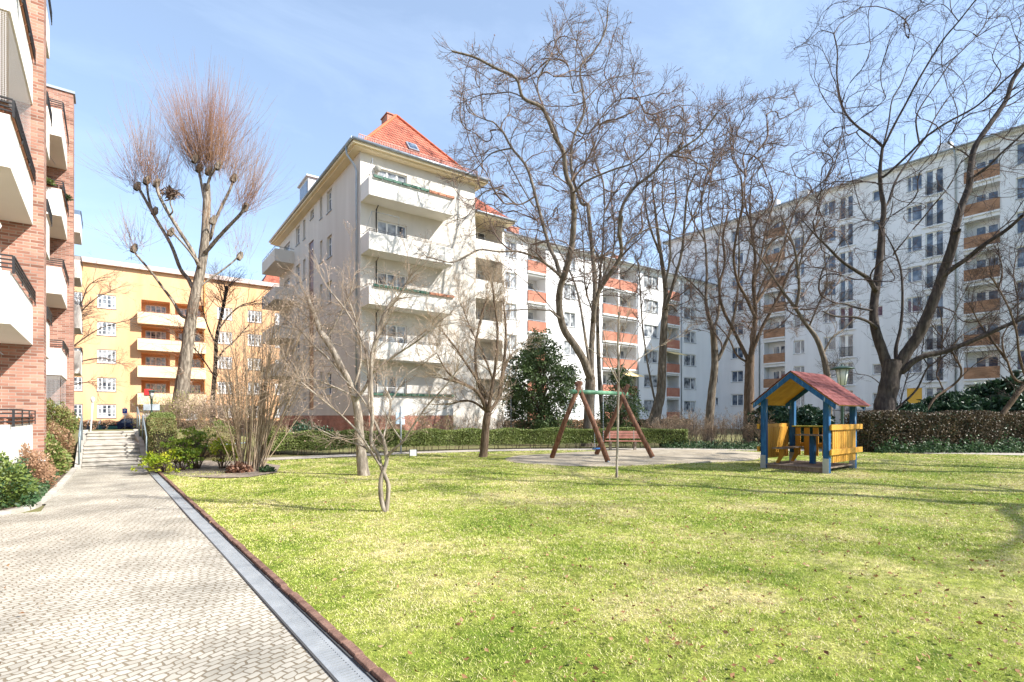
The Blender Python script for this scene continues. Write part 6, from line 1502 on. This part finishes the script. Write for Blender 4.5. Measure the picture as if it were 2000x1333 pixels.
L_GREEN = leafmat('leaf_fresh_green', (.08, .13, .03), (.27, .32, .09), scale=2.5, c3=(.16, .215, .05))
L_YELG = leafmat('leaf_yellow_green', (.17, .27, .015), (.58, .55, .05), scale=3.5, c3=(.34, .42, .025))
L_YEW = leafmat('leaf_yew', (.03, .06, .02), (.17, .23, .085), scale=1.8, rough=.5, trans=.2, c3=(.075, .12, .04))
L_DARK = leafmat('leaf_dark_evergreen', (.012, .035, .018), (.05, .10, .045), scale=2.2, rough=.45, trans=.12, c3=(.025, .06, .028))
L_HEDGE = leafmat('leaf_hedge', (.13, .17, .045), (.30, .34, .12), scale=1.6, c3=(.21, .25, .075))
L_BROWN = leafmat('leaf_brown_copper', (.20, .11, .06), (.46, .30, .185), scale=3, trans=.15, c3=(.33, .19, .11))
L_OLIVE = leafmat('leaf_olive_twiggy', (.16, .13, .05), (.34, .28, .13), scale=2.5, c3=(.24, .20, .08))
L_DHEDGE = leafmat('leaf_winter_hedge', (.045, .032, .018), (.17, .12, .07), scale=1.5, c3=(.095, .068, .038), trans=.1)
L_IVY = leafmat('leaf_ivy', (.035, .06, .03), (.16, .20, .11), scale=3, rough=.5, c3=(.05, .11, .04))
rg = np.random.default_rng(77)
def bush(name, label, c, z0, rx, ry, rz, n, size, lm, seed, core_m=None, group=None, cat='shrub', aspect=1.5, shell=.72, mix=None, twig=None):
    rng = np.random.default_rng(seed); e = empty(name, (c[0], c[1], z0), 0, label, cat, group); inv = Matrix.Translation(e.location).inverted()
    C_ = mound(c[0], c[1], z0, rx, ry, rz, n, rng, shell=shell-.2)
    o = leaves('foliage', C_, size, lm, e, seed, aspect=aspect); o.matrix_parent_inverse = inv
    if mix: C_ = mound(c[0], c[1], z0, rx*1.02, ry*1.02, rz*1.02, mix[1], rng, shell=shell); o = leaves('foliage', C_, size, mix[0], e, seed+1, aspect=aspect); o.matrix_parent_inverse = inv
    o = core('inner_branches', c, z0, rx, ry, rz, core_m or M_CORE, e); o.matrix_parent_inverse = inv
    if twig:
        ch = Chains(); rn = random.Random(seed)
        for _ in range(twig):
            u = mound(c[0], c[1], z0, rx, ry, rz, 1, rng, shell=.9)[0]; b = (c[0]+(u[0]-c[0])*.3, c[1]+(u[1]-c[1])*.3, z0)
            f = rn.uniform(.8, 1.2); p = [b, ((b[0]+u[0])/2, (b[1]+u[1])/2, z0+(u[2]-z0)*.6*f), (c[0]+(u[0]-c[0])*f, c[1]+(u[1]-c[1])*f, z0+(u[2]-z0)*f)]
            ch.add(p, .006, .003, 3)
        o = link('twigs', ch.mesh('twigs'), M_TWIGO, e); o.matrix_parent_inverse = inv
    return e
def hedge(name, label, pts, w, h, z0f, n_per_m2, size, lm, seed, core_m=None, mix=None, legs=False, ragged=.06, twig=0, topr=.0, gap=0.0):
    """clipped hedge along a polyline"""
    rng = np.random.default_rng(seed); cs = catmull([(*p, 0) for p in pts], 4); mid = cs[len(cs)//2]
    e = empty(name, (mid[0], mid[1], z0f(*mid[:2])), 0, label, 'hedge'); inv = Matrix.Translation(e.location).inverted(); Cn = []; mb = MB()
    for a, b in zip(cs[:-1], cs[1:]):
        dx, dy = b[0]-a[0], b[1]-a[1]; q = math.hypot(dx, dy); nx_, ny_ = -dy/q, dx/q; za, zb_ = z0f(*a[:2]), z0f(*b[:2]); hh = h; g = gap
        for side, area in ((-1, q*hh), (1, q*hh), (0, q*w)):
            n = rng.poisson(area*n_per_m2*(1.15 if side == 0 else 1)); t = rng.uniform(0, 1, n); u = rng.uniform(0, 1, n)
            jit = -np.abs(rng.normal(0, ragged, n))+ragged*.6
            lump = .05*np.sin((a[0]+t*dx)*4.1+(a[1]+t*dy)*3.3)*(1+2*ragged)
            zz = za+(zb_-za)*t
            if side: off = side*(w/2+jit+lump); z = zz+g+(hh-g)*u
            else: off = (u-.5)*w; z = zz+hh+jit*.8+lump
            Cn.append(np.stack([a[0]+dx*t+nx_*off, a[1]+dy*t+ny_*off, z], 1))
        k = .5*w-.08
        def cr(p, s_, zz): return (p[0]+nx_*k*s_, p[1]+ny_*k*s_, zz)
        mb.hexa([cr(a, -1, za+g+.05), cr(b, -1, zb_+g+.05), cr(b, 1, zb_+g+.05), cr(a, 1, za+g+.05), cr(a, -1, za+hh-.08), cr(b, -1, zb_+hh-.08), cr(b, 1, zb_+hh-.08), cr(a, 1, za+hh-.08)])
    for a, s_ in ((cs[0], -1), (cs[-1], 1)):
        b = cs[1] if s_ < 0 else cs[-2]; dx, dy = (a[0]-b[0]), (a[1]-b[1]); q = math.hypot(dx, dy); dx /= q; dy /= q
        n = int(w*h*n_per_m2); off = rng.uniform(-.5, .5, n)*w; z = z0f(*a[:2])+gap+rng.uniform(0, 1, n)*(h-gap); o_ = rng.normal(0, ragged, n)
        Cn.append(np.stack([a[0]+dx*o_-dy*off, a[1]+dy*o_+dx*off, z], 1))
    C_ = np.concatenate(Cn)
    if mix:
        sel = rng.uniform(0, 1, len(C_)) < mix[1]; o = leaves('foliage', C_[sel], size, mix[0], e, seed+5); o.matrix_parent_inverse = inv; C_ = C_[~sel]
    o = leaves('foliage', C_, size, lm, e, seed); o.matrix_parent_inverse = inv
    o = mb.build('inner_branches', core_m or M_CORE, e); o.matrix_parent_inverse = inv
    if legs or twig:
        ch = Chains(); rn = random.Random(seed)
        for a, b in zip(cs[:-1], cs[1:]):
            q = math.dist(a, b); nn = int(q*(6 if legs else twig))
            for _ in range(nn):
                t = rn.random(); x, y = a[0]+(b[0]-a[0])*t+rn.uniform(-.4, .4)*w, a[1]+(b[1]-a[1])*t+rn.uniform(-.4, .4)*w; z = z0f(x, y)
                if legs: ch.add([(x, y, z-.02), (x+rn.gauss(0, .03), y+rn.gauss(0, .03), z+gap*.7), (x+rn.gauss(0, .07), y+rn.gauss(0, .07), z+gap*1.6)], .016, .01, 4)
                else:
                    H_ = h*rn.uniform(.6, 1.12); a_ = rn.uniform(0, 6.28); ch.add([(x, y, z), (x+cos(a_)*.1*H_, y+sin(a_)*.1*H_, z+H_*.5), (x+cos(a_)*.3*H_, y+sin(a_)*.3*H_, z+H_)], .009, .004, 3)
        o = link('stems', ch.mesh('stems'), M_TWIG if legs else M_TWIGO, e); o['kind'] = 'stuff'; o.matrix_parent_inverse = inv
    return e
z0 = lambda x, y: 0.0
zbk = lambda x, y: bank(x*CA+y*SA, -x*SA+y*CA)
hedge('clipped_hedge', 'long clipped green hedge running behind the lawn from the shrubs to the bench', [(4.3, 21.9), (9.0, 21.5), (13, 20.8), (16.8, 19.6), (20.6, 17.2), (22.1, 16.0)], .75, .93, z0, 1500, .042, L_HEDGE, 60, mix=(L_GREEN, .35), legs=True, gap=.25, ragged=.05)
a, b = W(1676, 850, 23.0), W(2060, 850, 23.6); c = W(1850, 850, 23.2)
hedge('winter_hedge', 'tall dark brown winter hedge along the right side of the lawn', [(a[0], a[1]), (c[0], c[1]), (b[0], b[1]), (b[0]+2.5, b[1]-4)], 1.5, 1.66, z0, 900, .055, L_DHEDGE, 61, mix=(L_DARK, .1), ragged=.2, twig=40)
# ivy and low evergreens at its foot
rng = np.random.default_rng(9); t_ = rng.uniform(0, 1, 5200); w_ = rng.normal(0, .22, 5200); dx, dy = b[0]-a[0], b[1]-a[1]; q = math.hypot(dx, dy)
C_ = np.stack([a[0]+dx*t_+dy/q*(.95+w_), a[1]+dy*t_-dx/q*(.95+w_), .04+np.abs(rng.normal(0, .16, 5200))*(1+.8*np.sin(t_*17)**2)], 1); C_ = C_[np.random.default_rng(1).uniform(0, 1, 5200) < 1]
tagged(leaves('ivy', C_, .07, L_IVY, None, 4), 'dark ivy and periwinkle covering the soil under the winter hedge', 'ground cover', kind='stuff')
# brown twiggy shrubs in the middle
spots = ((1322, 868, 27.0, 1.15, 1.75, 'brown twiggy shrub right of the bench, leftmost of the loose row'), (1372, 868, 27.5, 1.1, 1.6, 'brown twiggy shrub at the foot of the grey forked tree'), (1425, 868, 27.0, 1.2, 1.85, 'brown twiggy shrub between the forked tree and the dark tree'), (1468, 868, 26.0, 1.0, 1.9, 'brown twiggy shrub in front of the thick dark trunk'), (1285, 868, 30.0, 1.0, 1.6, 'tan twiggy shrub under the pale leaning trunk'), (1345, 868, 31.0, 1.1, 2.0, 'tan twiggy shrub in the second row behind the bench'))
for i, (px, py, d, rr, H, lb) in enumerate(spots):
    stems_shrub('twiggy_shrub', lb, px, py, d, 50, H*.92, .3, 80+i, M_TWIG, M_TWIGO, r=.009, buds=('dry_leaf', .035, L_BROWN, .4, 1.3), base=rr*.8, z0=0.0, kids=5, L=.5, group='twiggy shrubs in the middle')
a2, b2 = W(1290, 880, 26.0), W(1490, 880, 24.6)
rng = np.random.default_rng(19); n = 3600; t_ = rng.uniform(0, 1, n); w_ = rng.normal(0, .3, n)
C_ = np.stack([a2[0]+(b2[0]-a2[0])*t_+w_, a2[1]+(b2[1]-a2[1])*t_+w_, .04+np.abs(rng.normal(0, .14, n))], 1)
tagged(leaves('ground_cover', C_, .06, L_IVY, None, 14), 'low dark green ground cover edging the path behind the sand', 'ground cover', kind='stuff')
# evergreens
def clumpy(name, label, px, d, zc, rx, rz, ncl, per, size, lm, seed, cat='tree', trunk=True, droop=.5, z0=0.0):
    rng = np.random.default_rng(seed); b = W(px, 860, d); e = empty(name, (b[0], b[1], z0), 0, label, cat); inv = Matrix.Translation(e.location).inverted(); Cn = []; ch = Chains()
    for k in range(ncl):
        u = rng.normal(size=3); u /= np.linalg.norm(u); r = rng.uniform(.25, 1)**.45
        if u[2] > 0: sx = 1-.45*u[2]
        else: sx = 1
        p = np.array([b[0]+u[0]*r*rx*sx*(1+.15*np.sin(5*u[2])), b[1]+u[1]*r*rx*sx, zc+u[2]*r*rz])
        if p[2] < z0+.15: p[2] = z0+.15+rng.uniform(0, .4)
        s = rng.uniform(.6, 1.3); g = rng.normal(size=(per, 3))*np.array([.26, .26, .11])*s; g[:, 2] -= droop*(g[:, 0]**2+g[:, 1]**2)/.2*.3; Cn.append(p+g)
        if k % 3 == 0: ch.add([(b[0], b[1], z0+(p[2]-z0)*.55), tuple((np.array([b[0], b[1], p[2]*.8])+p)/2), tuple(p)], .03, .008, 4)
    o = leaves('foliage', np.concatenate(Cn), size, lm, e, seed, aspect=2.4); o.matrix_parent_inverse = inv
    if trunk: ch.add([(b[0], b[1], z0-.05), (b[0]+.05, b[1], z0+(zc-z0)*.5), (b[0], b[1], zc+rz*.7)], .16, .03, 8)
    o = link('trunk', ch.mesh('trunk'), M_BARKB, e); o.matrix_parent_inverse = inv
    return e
clumpy('yew_tree', 'broad dark green yew tree in front of the white wing left of the big trunk', 1055, 30.5, 3.45, 2.25, 3.3, 300, 75, .07, L_YEW, 91, droop=1.2)
clumpy('yew_tree', 'small dark yew showing behind the right side of the swing', 1212, 31.5, 2.3, 1.3, 2.3, 75, 70, .07, L_YEW, 92, droop=1.2)
clumpy('laurel_shrub', 'dark glossy laurel behind the left posts of the playhouse', 1512, 26.5, 1.25, 1.1, 1.05, 70, 60, .1, L_DARK, 93, 'shrub', z0=0)
clumpy('laurel_shrub', 'dark glossy laurel seen through the middle of the playhouse', 1580, 26.5, 1.2, 1.15, 1.0, 75, 60, .1, L_DARK, 94, 'shrub')
clumpy('rhododendron_shrub', 'big dark rhododendron above the winter hedge at the right edge', 1960, 26.0, 2.0, 2.3, 1.35, 190, 70, .13, L_DARK, 95, 'shrub', droop=.2)
clumpy('rhododendron_shrub', 'dark rhododendron left of the leaning brown trunk above the hedge', 1868, 26.0, 1.75, 1.7, 1.0, 120, 70, .13, L_DARK, 96, 'shrub', droop=.2)
clumpy('rhododendron_shrub', 'low dark evergreen at the foot of the massive tree', 1770, 25.5, 1.35, 1.2, .75, 60, 60, .11, L_DARK, 97, 'shrub', droop=.2)
# shrubs by the brick block --------------------------------------------------------------
def B(name, label, x, y, rx, ry, rz, n, size, lm, seed, **k): c = R(x, y); return bush(name, label, c, zbk(*c), rx, ry, rz, n, size, lm, seed, **k)
B('evergreen_shrub', 'rounded fresh green shrub beside the curve of the cobbled path', -1.62, 12.75, .62, .75, .92, 7000, .042, L_GREEN, 101, mix=(L_IVY, 1500), twig=40)
B('evergreen_shrub', 'orange tinged shrub at the left picture edge', -2.45, 12.35, .55, .6, .98, 4200, .04, L_BROWN, 102, core_m=M_COREB, mix=(L_YELG, 1400), twig=40)
B('variegated_shrub', 'dark leaved shrub against the white base of the brick block', -2.0, 14.2, .8, .6, 1.15, 2600, .07, L_IVY, 103, mix=(L_GREEN, 600))
B('copper_shrub', 'copper brown clipped shrub next to the stairs approach', -1.42, 15.2, .52, 1.3, .95, 6500, .036, L_BROWN, 104, core_m=M_COREB, twig=60)
B('evergreen_shrub', 'green shrub between the copper shrub and the stairs', -1.28, 18.2, .48, 1.3, .98, 5200, .05, L_GREEN, 105, mix=(L_OLIVE, 1500))
B('copper_shrub', 'brown shrub on the slope left of the stairs railing', -1.35, 22.2, .5, 1.7, 1.0, 4200, .045, L_BROWN, 106, core_m=M_COREB, mix=(L_OLIVE, 1800))
B('evergreen_shrub', 'olive green shrub at the top left of the stairs', -1.6, 25.2, .75, 1.5, 1.15, 3600, .055, L_OLIVE, 107, mix=(L_GREEN, 1800))
rng = np.random.default_rng(29); n = 4200; xs = -rng.uniform(1.0, 5.5, n); ys = 11.6+np.abs(rng.normal(0, .35, n)); xs[:2000] = -.98-np.abs(rng.normal(0, .12, 2000)); ys[:2000] = rng.uniform(12.3, 19.5, 2000)
ok = ~((xs > -1.6) & (ys < 12.0)); P_ = np.array([R(x, y) for x, y in zip(xs[ok], ys[ok])])
tagged(leaves('ivy', np.stack([P_[:, 0], P_[:, 1], .05+np.abs(rng.normal(0, .07, ok.sum()))], 1), .05, L_IVY, None, 6), 'ivy creeping along the kerb of the shrub bed left of the path', 'ground cover', kind='stuff')
# bank right of the stairs ------------------------------------------------------------------
def zz(x, y): return zbk(x, y)
def hp(*pts): return [R(*p) for p in pts]
hedge('clipped_hedge', 'clipped hedge block stepping down beside the right stair railing', hp((1.45, 20.6), (1.5, 21.6), (1.55, 22.7)), .7, 1.05, zz, 2200, .03, L_OLIVE, 110, mix=(L_HEDGE, .4), ragged=.04)
hedge('clipped_hedge', 'rounded green hedge block at the middle of the right stair railing', hp((1.55, 22.9), (1.65, 24.0), (1.7, 24.9)), .7, .78, zz, 2200, .03, L_HEDGE, 111, mix=(L_GREEN, .3), ragged=.04)
hedge('clipped_hedge', 'green hedge block at the top right of the stairs', hp((1.65, 25.3), (1.8, 26.5), (1.9, 28.0)), .8, .55, zz, 2000, .034, L_HEDGE, 112, mix=(L_GREEN, .3), ragged=.05)
B('twiggy_grey_shrub', 'domed grey brown shrub behind the rhododendron bed', 3.0, 21.6, 1.15, .9, 1.15, 5000, .03, L_OLIVE, 113, core_m=M_COREB, twig=160)
def rhodo(label, px, py, d, H, spread, seed, lm, n=16):
    t = Tree('rhododendron_shrub', label, d, seed, M_BARKB, M_TWIG, None, 'shrub'); rn = t.rn; b = G(px, py); C_ = []
    for _ in range(n):
        a = rn.uniform(0, 6.28); q = rn.random()**.6*spread; h = H*rn.uniform(.45, 1.05)*(1-.35*(q/spread)**2); e_ = (b[0]+q*cos(a), b[1]+q*sin(a), h)
        m_ = (b[0]+q*.55*cos(a+.3), b[1]+q*.55*sin(a+.3), h*.45); t.big.add([(b[0]+.05*cos(a), b[1]+.05*sin(a), -.02), m_, e_], .014, .007, 5)
        for _k in range(5):
            w = (e_[0]+rn.gauss(0, .13), e_[1]+rn.gauss(0, .13), e_[2]+rn.gauss(0, .09)); t.small.add([m_, ((m_[0]+w[0])/2, (m_[1]+w[1])/2, (m_[2]+w[2])/2+.05), w], .006, .004, 3)
            for _j in range(15): aa = rn.uniform(0, 6.28); l = rn.uniform(.03, .085); C_.append((w[0]+l*cos(aa), w[1]+l*sin(aa), w[2]+rn.gauss(0, .03)))
    t.limbs.append(([(b[0], b[1], 0)], [0], [])); e = t.done(base=(b[0], b[1], 0), twigname='twigs')
    o = leaves('foliage', C_, .042, lm, e, seed, flat=.35, aspect=2.3); o.matrix_parent_inverse = Matrix.Translation(e.location).inverted()
L_RH = leafmat('leaf_rhododendron', (.08, .16, .02), (.36, .42, .06), scale=3.2, rough=.4, c3=(.18, .28, .03))
rhodo('bright green rhododendron with bare legs in the bed by the lawn corner', 385, 918, 15.3, 1.15, .72, 120, L_RH, 22)
rhodo('lower open rhododendron left of the tallest one in the bed', 352, 922, 15.2, .95, .5, 121, L_RH, 13)
rhodo('yellow green young rhododendron at the drain end', 325, 926, 14.8, .6, .38, 122, L_YELG, 14)
rhodo('sparse rhododendron at the foot of the many-stemmed shrub', 432, 918, 15.4, .95, .5, 123, L_YELG, 12)
flat('bed_soil', mat('bed_soil_grey', (.17, .135, .105), (.30, .25, .20), scale=6, rough=1, bump=.8, bscale=30), [G(*p) for p in ((300, 926), (360, 934), (430, 937), (490, 935), (540, 926), (548, 912), (500, 905), (400, 902), (318, 902))], .045)
c_ = G(466, 926); C_ = np.concatenate([mound(c_[0], c_[1], .02, .34, .25, .3, 700, rg, shell=.2)]); tagged(leaves('leaf_heap', C_, .07, leafmat('withered_leaf', (.14, .06, .035), (.36, .20, .13), trans=.1), None, 8), 'heap of withered brown leaves at the foot of the tan shrub', 'leaf heap', kind='stuff')
c_ = G(522, 925); bush('small_evergreen', 'small bluish evergreen tuft at the right foot of the tan shrub', c_, .02, .22, .2, .2, 400, .04, L_IVY, 131)
# golden and dry shrubs around the poplar
for i, (px, d, H, lb, tw, lm, n) in enumerate(((335, 26.5, 1.9, 'golden green twiggy shrub behind the hedge blocks', M_TWIGO, L_YELG, 55), (372, 27, 2.0, 'yellow green broom-like shrub at the foot of the poplar', M_TWIGO, L_YELG, 60), (300, 27.5, 1.5, 'green twiggy shrub behind the little lamp post', M_TWIGO, L_YELG, 40), (405, 25.5, 1.7, 'dry hydrangea with beige flower heads on the bank', M_TWIGO, M_BUD, 40), (450, 26, 1.7, 'brown dry shrub on the bank below the orange block', M_TWIG, L_BROWN, 40), (500, 27, 1.7, 'brown dry shrub near the dark corner of the beige block', M_TWIG, L_BROWN, 40))):
    b = W(px, 850, d); stems_shrub('broom_shrub', lb, px, 850, d, n, H, .33, 140+i, tw, tw, r=.008, buds=('leaf', .05 if lm is M_BUD else .03, lm, .75, 1.4), base=.7, z0=zz(b[0], b[1]), kids=6, L=.6)
bush('yew_shrub', 'dark green spreading yew by the corner of the beige block', W(598, 840, 24.5)[:2], 0, 1.9, 1.2, 1.25, 5200, .07, L_DARK, 150)
bush('evergreen_shrub', 'dark round evergreen on the bank behind the tan shrub', W(430, 850, 24)[:2], .35, .8, .7, 1.0, 2400, .06, L_GREEN, 151)
bush('evergreen_shrub', 'low green shrub left of the beige block behind the hedge', W(540, 850, 24)[:2], .1, 1.3, .8, 1.0, 3600, .05, L_OLIVE, 152, mix=(L_GREEN, 1200))
# dry shrubs in front of the brick plinth
for i, (px, lb) in enumerate(((745, 'reddish dry shrub before the brick plinth behind the sign post'), (800, 'dry shrub in front of the middle of the brick plinth'), (850, 'golden budding shrub at the right end of the brick plinth'), (905, 'dry shrub at the beige wall right of the plinth'), (960, 'dry brown shrub under the loggias'), (1000, 'dry shrub at the left foot of the yew'))):
    stems_shrub('dry_shrub', lb, px, 850, 27.5+i*.5, 42, 1.75, .34, 160+i, M_TWIG, M_TWIGO, r=.008, buds=('leaf', .032, L_YELG if i == 2 else L_BROWN, .5, 1.4), base=.9, z0=0.0, kids=5, L=.5, group='dry shrubs along the beige block')
# planting on the brick block's balconies
for i, (x, y, z) in enumerate(((-1.7, 25.1, 9.9), (-1.3, 26.6, 9.95), (-1.75, 25.1, 1.3), (-2.3, 25.1, 1.3), (-1.25, 14.0, 10.15))):
    c = R(x, y); bush('balcony_plant', ['trailing green plant on a balcony corner high on the brick block', 'bushy plant along the flower boxes of the upper brick block balcony', 'yellow green plant on the lowest far balcony of the brick block, right one', 'green plant on the lowest far balcony of the brick block, left one', 'dry trailing plant on the top balcony of the brick block', 'blue green potted plant on the nearest balcony corner'][i], c, z, .24, .22, .24, 320, .045, L_GREEN if i % 2 == 0 else L_IVY, 200+i, cat='plant')
# trees beyond the right tower and mid wing are hidden; a few low green masses close the gaps at eye level
hedge('far_hedge', 'low hedge in front of the orange block across the street', [(-14, 67.6), (0, 67.6), (14, 67.6), (26, 67.6)], 1.0, 1.0, z0, 160, .1, L_BROWN, 170, ragged=.15)
hedge('far_hedge', 'low hedge along the foot of the white wing', [(24, 35.8), (38, 35.8), (50, 35.8)], .9, 1.1, z0, 220, .09, L_BROWN, 171, mix=(L_DARK, .3), ragged=.15)

# two more trees of the same stand, beyond the right edge of the photograph: their shadows streak the lawn
for (xc_, d_, rz_, lb) in ((18.0, 6.0, 1.1, 'bare tree outside the right picture edge that throws long shadows on the lawn, nearer one'), (25.5, 11.5, 2.6, 'bare tree outside the right picture edge that throws long shadows on the lawn, farther one')):
    r_ = eM.copy(); COL.objects.link(r_); p = (xc_*CT+d_*ST, -xc_*ST+d_*CT); r_.location = (p[0], p[1], eM.location.z); r_.rotation_euler = (0, 0, rz_); r_['label'] = lb
    for ch_ in list(eM.children):
        q = ch_.copy(); COL.objects.link(q); q.parent = r_; q.matrix_parent_inverse = ch_.matrix_parent_inverse.copy()
# ------------------------------------------------------------------ camera, sun, sky
cd = bpy.data.cameras.new('camera'); co = bpy.data.objects.new('camera', cd); COL.objects.link(co); scene.camera = co
cd.sensor_width = 36; cd.lens = 36*F/2000; cd.clip_end = 3000; cd.clip_start = .05
cd.shift_y = (HY-666.5)/2000
co.location = (0, 0, EYE); co.rotation_euler = (pi/2, 0, -TH)
sd = bpy.data.lights.new('sun', 'SUN'); sd.energy = 4.9; sd.angle = radians(.53); sd.color = (1, .955, .89)
so = bpy.data.objects.new('sun', sd); COL.objects.link(so)
EL = radians(39); az = Vector((.60, -.80, 0)).normalized()
sv = Vector((az.x*cos(EL), az.y*cos(EL), sin(EL)))
so.rotation_euler = (-sv).to_track_quat('-Z', 'Y').to_euler(); so.location = (20, -20, 40)
w = bpy.data.worlds.new('World'); scene.world = w; w.use_nodes = True; nt = w.node_tree; N = nt.nodes.new; L = nt.links
bg = nt.nodes['Background']; sk = N('ShaderNodeTexSky'); sk.sky_type = 'NISHITA'; sk.sun_disc = False; sk.sun_elevation = EL
sk.sun_rotation = math.atan2(az.x, az.y); sk.air_density = 1.0; sk.dust_density = .6; sk.ozone_density = 1.6; sk.altitude = 50
# thin high cloud veils
tc = N('ShaderNodeTexCoord'); mp = N('ShaderNodeMapping'); mp.inputs['Scale'].default_value = (1.2, 2.6, 5.0); L.new(tc.outputs['Generated'], mp.inputs[0])
n1 = N('ShaderNodeTexNoise'); n1.inputs['Scale'].default_value = 1.6; n1.inputs['Detail'].default_value = 9; n1.inputs['Roughness'].default_value = .6; n1.inputs['Distortion'].default_value = .5; L.new(mp.outputs[0], n1.inputs['Vector'])
mr = N('ShaderNodeMapRange'); mr.inputs[1].default_value = .46; mr.inputs[2].default_value = .8; mr.inputs[3].default_value = .22; mr.inputs[4].default_value = .42; L.new(n1.outputs['Fac'], mr.inputs[0])
mx = N('ShaderNodeMix'); mx.data_type = 'RGBA'; L.new(mr.outputs[0], mx.inputs[0]); L.new(sk.outputs[0], mx.inputs[6]); mx.inputs[7].default_value = (4.2, 5.2, 6.6, 1)
L.new(mx.outputs[2], bg.inputs['Color']); bg.inputs['Strength'].default_value = .125
vs = scene.view_settings; vs.view_transform = 'Standard'; vs.look = 'None'; vs.exposure = 1.08; vs.gamma = 1
scene.cycles.use_denoising = True; scene.cycles.max_bounces = 6; scene.cycles.transparent_max_bounces = 8
